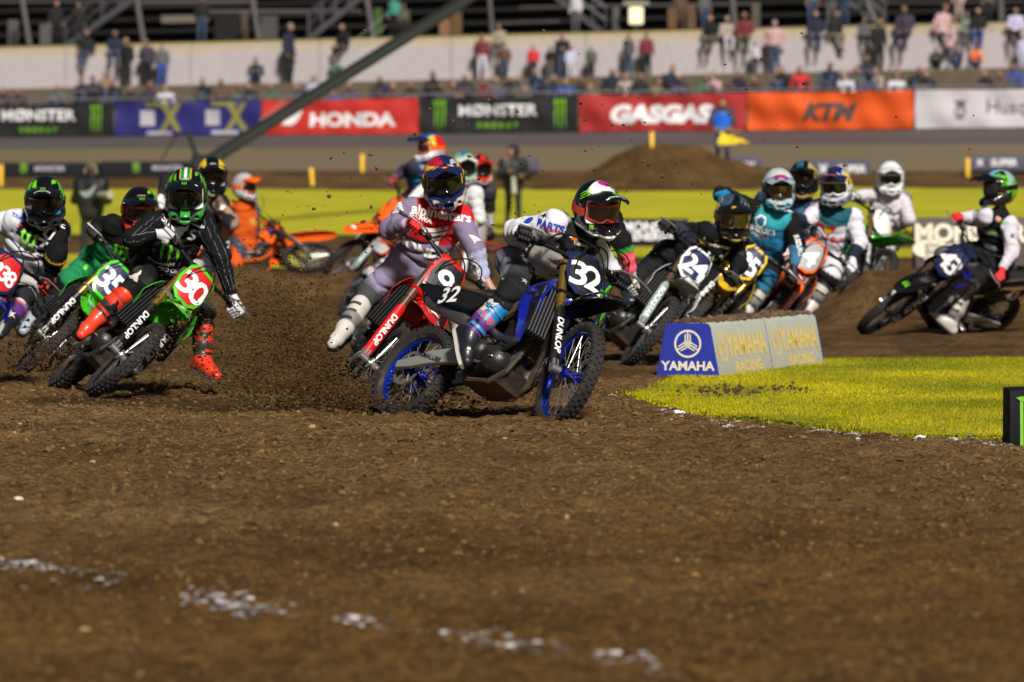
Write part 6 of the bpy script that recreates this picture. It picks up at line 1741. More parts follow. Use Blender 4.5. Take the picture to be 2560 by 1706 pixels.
# ------------------------------------------------------------------ colours of helmets and kits
def paint(base, *layers):
    def fn(V, N):
        c = np.tile(np.array(base, float), (len(V), 1))
        for m_, col in layers:
            k = np.clip(m_(V), 0, 1)[:, None]; c = c * (1 - k) + np.array(col) * k
        return c
    return fn
X_ = lambda V: V[:, 0]
Y_ = lambda V: V[:, 1]
Z_ = lambda V: V[:, 2]
chin = lambda V: st(V[:, 0] - .06) * st(-.062 - V[:, 2])
rim_ = lambda V: st(-.128 - V[:, 2] + .25 * np.abs(V[:, 0] - .19) * 0) 
jaw = lambda V: st(-.052 - V[:, 2] - .25 * (V[:, 0] - .05)) * st(V[:, 0] + .06)
top_ = lambda w, o=0.: (lambda V: st(w - np.abs(V[:, 1] - o)) * st(V[:, 2] - .045))
back = lambda V: st(-.03 - V[:, 0], .01)
def blob(p, r, e=.004): return lambda V: st(r - np.linalg.norm((V - np.array(p)) , axis=1), e)
def nz(s, th, seed=3, e=.06): return lambda V: np.clip((vnoise3(V + .5, s, seed) - th) / e + .5, 0, 1)
def both(a, b): return lambda V: a(V) * b(V)
def opening(w): return lambda V: st(w - np.abs(np.maximum(np.abs(V[:, 1]) - .098, np.abs(V[:, 2] - .012) - .060))) * st(V[:, 0] - .06)
K_ = (.004, .004, .0045); WH = (.76, .76, .75); LM = (.16, .60, .015); NV = (.012, .016, .075); GD = (.46, .31, .07); SV = (.42, .43, .45); RD_ = (.60, .012, .010); OR = (.82, .12, .008); TL = (.010, .17, .26); LIL = (.215, .175, .27); YW = (.78, .50, .012)
H32 = dict(fn=paint(K_, (both(lambda V: st(V[:, 2] - .085 - .25 * np.abs(V[:, 1] - .03)), lambda V: st(V[:, 0] + .02 + .5 * V[:, 1])), WH), (both(nz(26, .52, 8), lambda V: st(V[:, 1] - .05) * st(V[:, 2] - .03)), (.22, .25, .05)), (both(back, lambda V: st(.035 - np.abs(V[:, 2] + .0))), (.62, .05, .012)), (jaw, K_), (lambda V: st(.009 - np.abs(V[:, 2] + .092 + .22 * (V[:, 0] - .06))) * st(V[:, 0] + .09), WH), (lambda V: st(-.125 - V[:, 2]) * st(V[:, 0] - .08), WH), (opening(.008), WH), (blob((.02, .02, .172), .04), (.55, .02, .25))),
           peak=PB_, frame=mat('goggle red', (.75, .035, .012), .35, 0, .3), strap=mat('strap red', (.62, .04, .012), .7), lens=L_CLR,
           prints=[('claw', (.25, -.85, .62), (.5, .35, .5), .085, TXG, dict(asp=.8)), ('starline', (.35, .25, 1.), (-.4, .2, .5), .06, TXB), ('claw', (.8, -.55, -.55), (0, 0, 1), .035, TXG), ('claw', (.2, .85, .62), (.5, .35, .5), .085, TXG, dict(asp=.8)), ('ALPINESTARS', (.9, -.85, -.2), (0, 0, 1), .016, TXW)],
           peakprints=[('claw', .19, .02, .055, TXG, {}), ('MONSTER', .228, .0, .016, TXW, dict(asp=1.2))])
H30 = dict(fn=paint(K_, (top_(.036), YW), (top_(.030), (.012, .22, .055)), (top_(.008), WH), (both(nz(34, .53, 4), lambda V: st(np.abs(V[:, 1]) - .06) * st(V[:, 2] + .02)), (.13, .45, .02)), (jaw, (.06, .07, .06)), (both(jaw, nz(30, .56, 7)), (.04, .30, .05)), (opening(.011), WH), (both(chin, lambda V: st(.03 - np.abs(V[:, 1]))), (.05, .35, .05))),
           peak=PB_, frame=PB_, lens=L_SMK,
           prints=[('claw', (.1, -.9, .6), (.6, .3, .5), .08, TXG, dict(asp=.8)), ('claw', (.1, .9, .6), (.6, -.3, .5), .08, TXG, dict(asp=.8)), ('oval', (.9, 0, -.62), (0, 0, 1), .03, TXW)],
           peakprints=[('claw', .215, 0, .045, TXG, {}), ('bar', .13, 0, .075, mat('decal green', (.012, .22, .055), .3), dict(asp=.75)), ('oval', .125, 0, .045, TXW, dict(asp=1.2)), ('BELL', .125, 0, .014, TXR, dict(asp=1.2)), ('oval', .185, .075, .022, TXW, {})])
H9 = dict(fn=paint(NV, (lambda V: st(-V[:, 1] - .045 + .2 * (V[:, 2] - .05)) * st(V[:, 2] - .0), YW), (lambda V: st(V[:, 2] - .125) * st(-V[:, 1] + .0), (.45, .01, .03)), (lambda V: st(V[:, 1] - .05) * st(V[:, 2] + .01), SV), (both(nz(30, .52, 2, .02), lambda V: st(V[:, 1] + .02) * st(V[:, 2] - .04)), NV), (lambda V: st(V[:, 1] - .09) * st(V[:, 2] - .0), YW), (jaw, (.52, .45, .38)), (both(jaw, nz(24, .55, 5)), NV), (opening(.008), NV), (both(chin, lambda V: st(.035 - np.abs(V[:, 1]))), NV)),
          peak=PN, frame=PB_, lens=L_SMK, prints=[('bulls', (.2, -.9, .5), (0, 0, 1), .07, TXR), ('bulls', (.2, .9, .5), (0, 0, 1), .07, TXR)],
          peakprints=[('bulls', .205, 0, .075, TXR, {}), ('disc', .208, 0, .026, TXY, {}), ('bar', .14, .045, .02, TXW, dict(asp=2.)), ('bar', .15, -.05, .018, mat('decal silver', (.42, .43, .45), .3), dict(asp=2.2))])
H35 = dict(fn=paint(K_, (both(nz(34, .52, 4), lambda V: st(V[:, 1] - .05) * st(V[:, 2] + .02)), LM), (both(jaw, lambda V: st(-V[:, 1])), (.6, .03, .012)), (both(chin, lambda V: st(.05 - np.abs(V[:, 1]))), WH)), peak=PB_, frame=mat('goggle red'), lens=L_SMK,
           prints=[('claw', (.1, .9, .6), (.6, -.3, .5), .08, TXG)], peakprints=[('claw', .21, .0, .055, TXG, {}), ('oval', .12, 0, .05, TXW, dict(asp=1.3)), ('BELL', .12, 0, .016, TXR, dict(asp=1.2))])
H238 = dict(fn=paint(K_, (lambda V: st(np.abs(V[:, 1]) - .112) * st(V[:, 2] + .03), (.20, .30, .38)), (both(nz(34, .5, 4), lambda V: st(np.abs(V[:, 1]) - .05) * st(V[:, 2] - .05)), LM), (jaw, (.016, .016, .017)), (both(opening(.007), lambda V: st(-.02 - V[:, 2])), (.02, .22, .5))), peak=PB_, frame=PB_, lens=L_SMK,
            prints=[('claw', (.1, .9, .6), (.6, -.3, .5), .08, TXG), ('claw', (.1, -.9, .6), (.6, .3, .5), .08, TXG), ('claw', (.8, -.1, -.62), (0, 0, 1), .03, TXG)], peakprints=[('claw', .20, 0, .05, TXG, {}), ('MONSTER', .235, 0, .014, TXW, dict(asp=1.2))])
H6 = dict(fn=paint(K_, (lambda V: st(np.abs(V[:, 1]) - .055) * st(V[:, 2] - .07), YW), (both(jaw, nz(20, .5, 2)), (.25, .35, .20)), (opening(.008), SV)), peak=PB_, frame=PB_, lens=L_SMK, peakprints=[('oval', .15, 0, .06, TXW, {}), ('bar', .2, .075, .05, TXY, {}), ('bar', .16, -.075, .04, TXY, dict(asp=.6))])
H7 = dict(fn=paint((.40, .42, .44), (lambda V: st(V[:, 1] - .02) * st(V[:, 2] - .03), K_), (jaw, (.30, .32, .30))), peak=pl('orange'), frame=PO, lens=L_SMK)
H8 = dict(fn=paint((.55, .60, .66), (top_(.08), (.015, .10, .35)), (lambda V: st(V[:, 1] - .07) * st(V[:, 2] + .0), YW), (lambda V: st(V[:, 1] - .07) * st(V[:, 2] + .0) * st(-V[:, 0]), RD_), (lambda V: st(-V[:, 1] - .08), (.10, .15, .35)), (jaw, (.4, .42, .45))), peak=PN, frame=PO, lens=L_SMK)
H9B = dict(fn=paint((.72, .030, .010), (both(nz(16, .56, 3), lambda V: st(V[:, 2] - .02)), K_), (lambda V: st(V[:, 1] - .095), WH), (jaw, (.45, .42, .40))), peak=pl('red'), frame=PB_, lens=L_SMK)
H10 = dict(fn=paint((.30, .40, .32), (top_(.05), (.02, .16, .30)), (both(nz(22, .5, 6), lambda V: st(V[:, 2] + .05)), (.16, .42, .04)), (jaw, SV)), peak=pl('white'), frame=PB_, lens=L_SMK)
H24 = dict(fn=paint(K_, (lambda V: st(np.abs(V[:, 1]) - .075) * st(V[:, 2] - .0), (.52, .45, .25)), (both(nz(24, .55, 9), lambda V: st(V[:, 2] - .02)), (.04, .08, .12)), (jaw, (.020, .020, .02)), (opening(.008), GD), (lambda V: st(-.115 - V[:, 2]), GD)), peak=PB_, frame=mat('goggle gold', (.30, .22, .08), .4), lens=mat('lens gold', (.20, .14, .05), .08, .6, .6), prints=[('star5', (.1, -.9, .5), (0, 0, 1), .07, TXY), ('star5', (.1, .9, .5), (0, 0, 1), .07, TXY)], peakprints=[('star5', .20, -.03, .055, mat('decal gold', (.62, .40, .03), .35), {})])
H25 = dict(fn=paint((.45, .50, .52), (lambda V: st(V[:, 1] - .06) * st(V[:, 2] - .02), (.60, .64, .64)), (jaw, (.40, .50, .52)), (both(jaw, nz(26, .54, 6)), (.02, .25, .32)), (opening(.01), (.03, .03, .03))), peak=pl('peak silver', (.30, .36, .42)), frame=PB_, lens=mat('lens gold'), peakprints=[('bar', .21, 0, .06, TXBL, dict(asp=1.6)), ('disc', .165, 0, .10, TXR, dict(asp=1.3)), ('bar', .235, 0, .012, TXW, dict(asp=4))])
H14 = dict(fn=paint(K_, (lambda V: st(V[:, 1] - .05) * st(V[:, 2] - .02), GD), (top_(.03, -.02), (.02, .12, .18)), (lambda V: st(-.10 - V[:, 2]), GD)), peak=PB_, frame=PB_, lens=L_SMK, prints=[('star5', (.1, .9, .5), (0, 0, 1), .07, TXY)])
H4 = dict(fn=paint((.42, .42, .45), (top_(.06), NV), (lambda V: st(V[:, 1] - .085) * st(V[:, 2] - .0) * st(V[:, 0] + .03), YW), (lambda V: st(V[:, 1] - .085) * st(V[:, 2] - .0) * st(-V[:, 0] - .03), RD_), (jaw, (.16, .17, .22)), (opening(.009), WH)), peak=PN, frame=PW, lens=L_SMK, peakprints=[('bar', .15, .05, .03, TXW, {}), ('bar', .23, .0, .014, mat('decal orange', (.8, .12, .01), .4), dict(asp=6))])
HW = dict(fn=paint((.72, .72, .71), (both(jaw, nz(20, .6, 3)), (.50, .50, .50)), (opening(.008), (.7, .7, .7))), peak=PW, frame=PW, lens=L_SMK)
H43 = dict(fn=paint(K_, (top_(.05), (.18, .36, .60)), (lambda V: st(V[:, 1] - .07) * st(.06 - V[:, 2]) * st(-V[:, 0]), LM), (both(back, lambda V: st(V[:, 2] - .0)), (.25, .42, .35)), (both(nz(20, .56, 5), lambda V: st(V[:, 1] - .03)), (.06, .35, .03)), (jaw, (.012, .012, .012))), peak=PB_, frame=PB_, lens=L_SMK, prints=[('claw', (.0, .9, .45), (0, 0, 1), .075, TXG)], peakprints=[('claw', .2, .0, .05, TXG, {})])
H11 = dict(fn=paint(K_, (top_(.04), LM), (jaw, WH)), peak=PB_, frame=PB_, lens=L_SMK)

def kit(base, *rules):
    def fn(I_):
        c = np.tile(np.array(base, float), (len(I_['V']), 1))
        for m_, col in rules:
            k = np.clip(np.asarray(m_(I_), float), 0, 1)[:, None]; c = c * (1 - k) + np.array(col) * k
        return c
    return fn
sm = lambda x, e=.012: np.clip(x / e + .5, 0, 1)
torso = lambda I_: (I_['lab'] == 0) * 1.
arms = lambda I_: (I_['lab'] > 0) * 1.
armR = lambda I_: ((I_['lab'] == 1) | (I_['lab'] == 3)) * 1.
armL = lambda I_: ((I_['lab'] == 2) | (I_['lab'] == 4)) * 1.
foreL = lambda I_: (I_['lab'] == 4) * 1.
fore = lambda I_: (I_['lab'] >= 3) * 1.
upb = lambda a, b: (lambda I_: torso(I_) * sm(I_['up'] - a, .03) * sm(b - I_['up'], .03))
cuffL = lambda a: (lambda I_: foreL(I_) * sm(I_['fa'][1] - a, .04))
nzb = lambda s, th, seed=3: (lambda I_: np.clip((vnoise3(I_['V'], s, seed) - th) / .05 + .5, 0, 1))
mul = lambda *fs: (lambda I_: np.prod([np.asarray(f(I_), float) for f in fs], axis=0))
knee = lambda r: (lambda T_: np.maximum(sm(r - T_['kd'][0], .02), sm(r - T_['kd'][1], .02)))
shin_ = lambda T_: (T_['lab'] >= 2) * 1.
KT = (.005, .005, .006); GRY = (.030, .030, .036)
GLK = (mat('glove black', (.005, .005, .006), .6, bump=.2), M_BLKR); GLW = (mat('glove white', (.60, .60, .66), .6, dirt=.1, dscale=12, bump=.2), mat('glove white')); GLR = (mat('glove red', (.55, .012, .014), .6, bump=.2), mat('glove red')); GLO = (mat('glove orange', (.75, .20, .02), .6), GLK[0])
BOB = dict(main=(.010, .19, .50), foot=(.012, .012, .018), calf=(.55, .52, .48), band=(.55, .10, .10), mid=(.10, .03, .20), dirt=.12, sole=mat('sole white', (.45, .43, .38), .7, dirt=.3), buckle=mat('buckle blue', (.03, .2, .4), .4))
BOR = dict(main=(.80, .045, .016), foot=(.80, .050, .018), calf=(.02, .02, .02), mid=(.035, .035, .038), dirt=.03, buckle=mat('buckle red', (.5, .03, .012), .4))
BOR_L = dict(main=(.80, .045, .016), calf=(.02, .02, .02), mid=(.022, .022, .024), dirt=.03, buckle=mat('buckle red', (.5, .03, .012), .4), sole=mat('sole grey', (.07, .07, .07), .8))
BOW = dict(main=(.55, .52, .46), foot=(.55, .52, .47), calf=(.35, .33, .30), dirt=.34, mid=(.20, .19, .175), buckle=mat('buckle grey', (.05, .05, .05), .5)); BOK = dict(main=(.03, .035, .04), foot=(.36, .40, .46), dirt=.25, buckle=M_BLKP)
BOWC = dict(BOW, dirt=.2)
SH['guard'] = [[(-.9, .7), (-.3, .95), (.35, .85), (.8, .6), (.9, -.1), (.55, -.75), (.1, -.95), (-.6, -.8), (-1., -.2)]]
BLUE_D = mat('decal royal', (.015, .06, .42), .5); BONE_D = mat('decal bone', (.62, .57, .46), .6); GOLD_D = mat('decal gold', (.62, .40, .03), .35)
riders = {}
riders['32'] = make_rider(b['32'], 'rider in white jersey with black chest, black helmet and blue boots on the leading bike', dict(hd=(1493, 523), nk=(1440, 583), shR=(1384, 561), shL=(1478, 616), elR=(1290, 582, .22), elL=(1514, 672), pel=(1318, 672, .16), knR=(1286, 726), anR=(1176, 838), toR=(1186, 892)),
    (.42, -.86, -.26), dict(helmet=H32, arm=1.32,
    jersey=kit((.62, .61, .66), (mul(upb(.60, 1.2), lambda I_: sm(.085 - np.abs(I_['lat'] - .035) + .10 * (I_['up'] - .6))), (.022, .020, .026)), (upb(.90, 1.2), (.02, .02, .022)), (mul(upb(.26, .42), nzb(9, .5)), (.02, .02, .022)), (mul(armL, lambda I_: sm(.5 - I_['ua'][1])), (.62, .61, .66))),
    trousers=kit(GRY, (knee(.105), (.007, .007, .008)), (shin_, (.007, .007, .008)), (mul(lambda T_: (T_['lab'] < 2) * 1., nzb(7, .56)), (.15, .15, .18))),
    boot=BOB, glove=(GLK[0], mat('cuff bone', (.5, .46, .40), .7)),
    prints=[('j', 'PARTS', 1375, 566, .042, -.28, BLUE_D, dict(bold=.04)), ('j', 'UNLIMITED', 1378, 576, .016, -.28, TXR, dict(bold=.03)), ('j', 'oval', 1322, 552, .075, -.1, BLUE_D), ('j', 'star', 1361, 540, .055, 0, TXB), ('j', 'YAMAHA', 1452, 612, .020, -.4, TXW), ('j', 'bar', 1476, 628, .026, -.4, BLUE_D, dict(asp=.7)), ('j', 'bar', 1436, 598, .020, -.4, mat('decal orange', (.8, .12, .01), .4), dict(asp=1.8)), ('j', 'bar', 1427, 591, .018, -.4, TXW), ('j', 'MX', 1436, 636, .085, -.45, TXB, dict(bold=.04, asp=1.1)),
            ('j', 'claw', 1404, 660, .06, -.3, TXG), ('t', 'star', 1311, 703, .055, -.5, mat('decal grey', (.35, .35, .42), .5)), ('t', 'bar', 1256, 700, .05, 1.2, mat('decal grey'), dict(asp=.5)), ('t', 'bar', 1252, 690, .012, .9, TXG, dict(asp=4)),
            ('bR', 'starline', 1224, 764, .12, -.45, BONE_D), ('bR', 'disc', 1206, 788, .035, 0, mat('decal coral', (.62, .07, .06), .5)), ('bR', 'disc', 1222, 808, .030, 0, mat('decal coral')), ('bR', 'bar', 1190, 806, .026, .8, TXB, dict(asp=2)), ('bR', 'disc', 1172, 872, .022, 0, BONE_D)]), roll=R(2), h=.0115, hs=1.03)
for sp, m_, e_, sz in (('guard', mat('guard edge', (.02, .02, .022), .6), .014, .265), ('guard', mat('guard white', (.60, .57, .50), .4, coat=.3, dirt=.22, dscale=10), .022, .225)):
    rd = riders['32']; bv, ob = rd.bv['jt']; d = ray(1368, 654); hh, hn, _, _ = bv.ray_cast(Vector(CAMP + d * 30), Vector(norm(d)), 8)
    if hh is not None:
        g_o = surf_print('hip_guard', sp, np.array(hh), norm(np.array(hn) * .5 - norm(d)), [.9, 0, -.35], sz, m_, rd.root, bv, base=rd.base, eps=e_, reach=.09)
for k_ in range(60):
    a_, b_ = (k_ % 10), k_ // 10
    bv, ob = riders['32'].bv['jt']; d = ray(1358 + a_ * 3.4 + b_ * 1.2, 645 + b_ * 4.5 + a_ * 1.1)
    hh, hn, _, _ = bv.ray_cast(Vector(CAMP + d * 30), Vector(norm(d)), 8)
    if hh is not None and a_ + b_ < 13 and (a_ * b_) % 7 != 5:
        q = np.array(hh) + np.array(hn) * .0235
        if k_ == 0: hole_mb = MB()
        a1, b1 = perp(np.array(hn)); 
        hole_mb.add([q - riders['32'].base + (a1 * math.cos(t) + b1 * math.sin(t)) * .0028 for t in np.linspace(0, 6.28, 7)[:-1]], [(0, 1, 2, 3, 4, 5)])
tag(hole_mb.build('vent_holes', mat('guard edge'), riders['32'].root), kind='stuff')

riders['30'] = make_rider(b['30'], 'rider in black pinstriped kit with red boots, left foot out on the soil', dict(hd=(466, 486), nk=(452, 560), shR=(386, 553), shL=(512, 556), elR=(333, 596), elL=(551, 640), pel=(398, 682), knR=(352, 700), anR=(247, 792), toR=(218, 826), knL=(506, 782), anL=(507, 902, -.1), toL=(545, 922)),
    (.0, -.93, -.30), dict(helmet=H30, jersey=kit((.005, .005, .006), (mul(torso, nzb(30, .66)), (.05, .05, .055))), trousers=kit((.006, .006, .007), (mul(lambda T_: (T_['lab'] < 2) * 1., nzb(6, .55)), (.035, .034, .032))), boot=BOR, bootL=BOR_L, glove=GLW,
    prints=[('j', '30', 414, 552, .062, -.25, TXW, dict(bold=.02)), ('j', 'fox', 450, 577, .125, .1, TXW), ('j', 'ess', 480, 587, .085, -.15, mat('decal silver')), ('j', 'claw', 424, 630, .19, -.22, TXG, dict(asp=1.15)), ('j', 'Kawasaki', 402, 658, .035, -.30, TXW, dict(bold=.04)), ('j', 'PRO CIRCUIT', 436, 678, .028, -.30, TXW, dict(bold=.02)), ('j', 'Kawasaki', 491, 564, .020, -.2, TXW, dict(bold=.03)), ('j', 'bar', 500, 549, .022, -.1, BLUE_D), ('j', 'bar', 488, 553, .018, -.1, TXY, dict(asp=1.6)),
            ('t', 'fox', 338, 692, .10, .3, BONE_D), ('bL', 'fox', 511, 838, .105, .0, TXB), ('bR', 'fox', 285, 768, .105, .5, TXB)]), h=.0115)
def pinstripes(rd, name, m_, lines, wd=.0035, dash=.012):
    bv, ob = rd.bv['j']; mb = MB()
    for A, B_, off in lines:
        A, B_, off = map(np.asarray, (A, B_, off)); n_ = max(2, int(np.linalg.norm(B_ - A) / dash)); dr = norm(B_ - A)
        for k in range(n_):
            qs = []
            for t in (k / n_, (k + .62) / n_):
                p = A + (B_ - A) * t + off; hh, hn, _, _ = bv.find_nearest(Vector(p))
                qs.append((np.array(hh) + np.array(hn) * .003, np.array(hn)))
            s_ = norm(np.cross(dr, qs[0][1])) * wd
            mb.add([qs[0][0] - s_ - rd.base, qs[0][0] + s_ - rd.base, qs[1][0] + s_ - rd.base, qs[1][0] - s_ - rd.base], [(0, 1, 2, 3)])
    return tag(mb.build(name, m_, ob), kind='stuff')
d_ = riders['30'].D; tv = norm(d_['nk'] - d_['pel']); lt = norm(d_['sh']['L'] - d_['sh']['R']); cf = np.cross(lt, tv); cf = cf if cf[1] < 0 else -cf
LN = [(d_['pel'] + tv * .1 + lt * x, d_['nk'] + lt * x * 1.1 - tv * .05, cf * .22) for x in np.linspace(-.15, .15, 9)]
for s in 'RL':
    for o_ in (np.array([.0, -.1, .02]), np.array([.05, -.08, .03]), np.array([-.05, -.08, -.03])):
        LN += [(d_['sh'][s], d_['el'][s], o_), (d_['el'][s], d_['wr'][s], o_)]
pinstripes(riders['30'], 'pinstripe', mat('pin white', (.22, .22, .24), .7), LN, .0016)

riders['9'] = make_rider(b['9'], 'rider in lilac grey kit with red chest on the red number 9 bike', dict(hd=(1110, 456), nk=(1090, 520), shR=(1022, 520), shL=(1156, 545), elR=(976, 572), elL=(1190, 630), pel=(1052, 662), knR=(926, 730), anR=(862, 822), toR=(835, 842), knL=(1140, 770), anL=(1165, 870), toL=(1180, 900)),
    (.10, -.95, -.22), dict(helmet=H9, jersey=kit(LIL, (upb(.56, 1.3), (.62, .012, .018)), (mul(armL, lambda I_: sm(.22 - I_['ua'][1], .05)), (.62, .012, .018)), (upb(0, .22), (.05, .045, .055)), (mul(fore, lambda I_: np.maximum(sm(I_['fa'][0] - .9, .03), sm(I_['fa'][1] - .9, .03))), (.40, .42, .60)), (upb(.94, 1.3), (.42, .01, .014))),
    trousers=kit((.30, .25, .385), (knee(.11), (.03, .03, .032)), (mul(lambda T_: (T_['lab'] < 2) * 1., lambda T_: sm(-(T_['V'][:, 2] - T_['V'][:, 2].mean()) - .12)), (.15, .13, .18)), (shin_, (.05, .05, .055))), boot=BOW, gloveR=GLR, gloveL=(M_SKIN, M_SKIN),
    prints=[('j', 'alpinestars', 1102, 538, .066, -.16, TXW, dict(bold=.03)), ('j', 'SHOWA', 1050, 545, .030, -.28, TXW, dict(bold=.05)), ('j', 'wing', 1092, 594, .20, .0, TXW), ('j', 'HONDA', 1056, 628, .060, -.38, TXW, dict(bold=.05, sx=1.2)), ('j', 'wing', 1000, 520, .10, .9, TXW), ('j', 'wing', 1188, 602, .10, -.2, TXW), ('j', 'HONDA', 1194, 684, .045, -1.2, TXW, dict(bold=.05)), ('j', 'star', 1133, 536, .03, 0, TXW), ('j', 'bar', 1108, 571, .022, 0, BLUE_D, dict(asp=1.6))]), h=.0115, roll=R(8))
riders['35'] = make_rider(b['35'], 'crouched rider in black and green kit behind the number 35 plate', dict(hd=(350, 527), nk=(322, 580), shR=(276, 560), elR=(250, 566), pel=(258, 668), knR=(172, 704), anR=(86, 796), toR=(70, 815)),
    (.12, -.95, -.25), dict(helmet=H35, jersey=kit((.005, .005, .006), (mul(torso, nzb(7, .52, 4), lambda I_: sm(.8 - I_['up'], .05)), (.010, .19, .07)), (mul(armL, nzb(8, .5)), (.010, .19, .07))), trousers=kit((.005, .005, .006), (mul(nzb(5, .48, 9), lambda T_: (T_['lab'] < 2) * 1.), (.010, .20, .075))), boot=BOK, glove=GLK,
    prints=[('j', 'claw', 300, 634, .17, -.3, TXG), ('t', 'bar', 215, 668, .05, -.6, TXG, dict(asp=.5))]))
riders['238'] = make_rider(b['238'], 'rider in white and black jersey with red glove and blue boots at the left edge', dict(hd=(112, 505), nk=(93, 575), shR=(38, 552), shL=(150, 576), elR=(-30, 560), elL=(141, 640), pel=(62, 685), knL=(58, 738), anL=(26, 800, -.15), toL=(12, 846)),
    (.02, -.93, -.25), dict(helmet=H238, jersey=kit((.60, .60, .64), (mul(torso, lambda I_: sm(I_['lat'] - .07 + .28 * (I_['up'] - .62))), (.005, .005, .006)), (armL, (.005, .005, .006)), (upb(.95, 1.3), (.005, .005, .006)), (mul(torso, lambda I_: sm(.035 - np.abs(I_['lat'] - .04 + .28 * (I_['up'] - .45))), lambda I_: sm(.5 - I_['up'])), (.10, .13, .17)), (mul(foreL, lambda I_: sm(.03 - np.abs(I_['fa'][1] - .1), .02)), (.6, .38, .02))), trousers=kit((.014, .014, .02), (mul(lambda T_: (T_['lab'] < 2) * 1., knee(.22)), (.42, .41, .38)), (knee(.09), (.02, .02, .03))), boot=BOB, glove=GLR,
    prints=[('j', 'claw', 66, 610, .17, -.25, TXB, dict(asp=1.25)), ('j', 'claw', 65, 609, .15, -.25, TXG, dict(asp=1.2, eps=.006)), ('j', 'THOR', 118, 597, .085, .98, TXW, dict(bold=.03)), ('j', 'YAMAHA', 55, 547, .026, -.45, BLUE_D, dict(bold=.03)), ('j', 'bar', 50, 563, .015, -.3, TXR, dict(asp=1.6)), ('bL', 'star', 28, 786, .08, 0, BONE_D)]))
riders['24'] = make_rider(b['24'], 'crouched rider in black kit with gold star and black gold helmet on number 24', dict(hd=(1832, 542), nk=(1808, 600), shR=(1768, 578), shL=(1842, 622), elR=(1708, 580, .25), elL=(1848, 662), pel=(1690, 650), knR=(1602, 690), anR=(1575, 770)),
    (.12, -.94, -.30), dict(helmet=H24, jersey=kit((.005, .0055, .008), (mul(arms, nzb(9, .60)), (.03, .035, .05))), trousers=kit((.008, .008, .010)), boot=BOK, glove=GLK,
    prints=[('j', 'star5', 1758, 606, .12, -.3, GOLD_D), ('j', 'FLY', 1792, 644, .07, -.3, TXW, dict(bold=.03)), ('j', 'ROCKSTAR', 1778, 613, .022, -.4, TXW, dict(bold=.03)), ('j', 'oval', 1788, 603, .035, -.3, mat('decal orange', (.8, .12, .01), .4)), ('j', 'HUSKY', 1815, 620, .02, -.4, TXW)]))
riders['25'] = make_rider(b['25'], 'rider in teal jersey with black sleeves and silver helmet with red and blue peak', dict(hd=(1946, 472), nk=(1936, 545), shR=(1884, 520), shL=(1984, 556), elL=(1993, 618), pel=(1905, 645), knL=(1918, 706), anL=(1868, 774, -.1), toL=(1845, 792)),
    (.05, -.96, -.22), dict(helmet=H25, jersey=kit((.016, .17, .34), (mul(upb(0, .42)), (.018, .23, .46)), (mul(arms, lambda I_: (I_['lab'] < 3) * 1.), (.005, .005, .006)), (mul(foreL), (.05, .17, .30)), (mul(torso, lambda I_: sm(np.abs(I_['lat']) - .165)), (.005, .005, .006)), (upb(.93, 1.4), (.03, .30, .36))), trousers=kit((.006, .006, .008), (mul(knee(.14), nzb(8, .64)), (.012, .14, .26))), boot=BOWC, glove=GLK,
    prints=[('j', 'hex', 1902, 553, .12, 0, TXW), ('j', 'hex', 1902, 554, .085, 0, mat('decal teal', (.014, .14, .24), .6), dict(eps=.006)), ('j', 'SUZUKI', 1902, 575, .05, -.12, TXW, dict(bold=.03)), ('j', 'TWISTED', 1895, 587, .035, -.12, TXW, dict(bold=.03)), ('j', 'bar', 1907, 592, .03, 0, TXR), ('j', 'SUZUKI', 1997, 610, .04, -1.4, TXW, dict(bold=.03))]))
riders['4'] = make_rider(b['4'], 'rider in white and dark teal jersey with a red and yellow bull emblem', dict(hd=(2090, 468), nk=(2088, 532), shR=(2044, 518), shL=(2138, 542), elR=(2014, 556), elL=(2150, 608), pel=(2066, 640), knL=(2076, 690), anL=(2030, 762, -.1), toL=(2005, 786)),
    (-.22, -.95, -.15), dict(helmet=H4, jersey=kit((.62, .60, .66), (mul(torso, lambda I_: sm(np.abs(I_['lat'] - .02) - .125)), (.012, .07, .09)), (upb(.86, 1.4), (.012, .09, .12)), (mul(fore, lambda I_: np.maximum(sm(I_['fa'][0] - .35, .03), sm(I_['fa'][1] - .35, .03))), (.014, .018, .04))), trousers=kit((.60, .58, .62), (knee(.09), (.35, .34, .34)), (shin_, (.005, .005, .006)), (mul(lambda T_: (T_['lab'] < 2) * 1., nzb(9, .70)), (.012, .09, .12))), boot=BOWC, gloveR=GLW, gloveL=GLW,
    prints=[('j', 'bulls', 2066, 574, .19, 0, TXR), ('j', 'disc', 2070, 575, .07, 0, TXY, dict(eps=.006)), ('j', 'Red Bull', 2072, 598, .055, -.1, TXR, dict(bold=.02)), ('j', 'KTM', 2132, 610, .03, -1.3, TXB)]))
riders['white'] = make_rider(b['white'], 'rider all in white with plain white helmet and orange glove on the green bike', dict(hd=(2226, 446), nk=(2224, 500), shR=(2190, 486), shL=(2262, 496), elR=(2160, 492), elL=(2274, 548), pel=(2208, 592), knL=(2190, 650), anL=(2136, 712), toL=(2108, 726)),
    (.0, -.97, -.18), dict(helmet=HW, jersey=kit((.56, .52, .56), (mul(nzb(8, .62), arms), (.20, .18, .20)), (upb(.0, .2), (.30, .28, .30)), (mul(torso, lambda I_: sm(I_['lat'] - .13), lambda I_: sm(I_['up'] - .7)), (.55, .12, .12))), trousers=kit((.55, .52, .52), (mul(nzb(10, .60)), (.22, .20, .19))), boot=BOWC, gloveL=GLO, gloveR=GLW, prints=[]), h=.016)
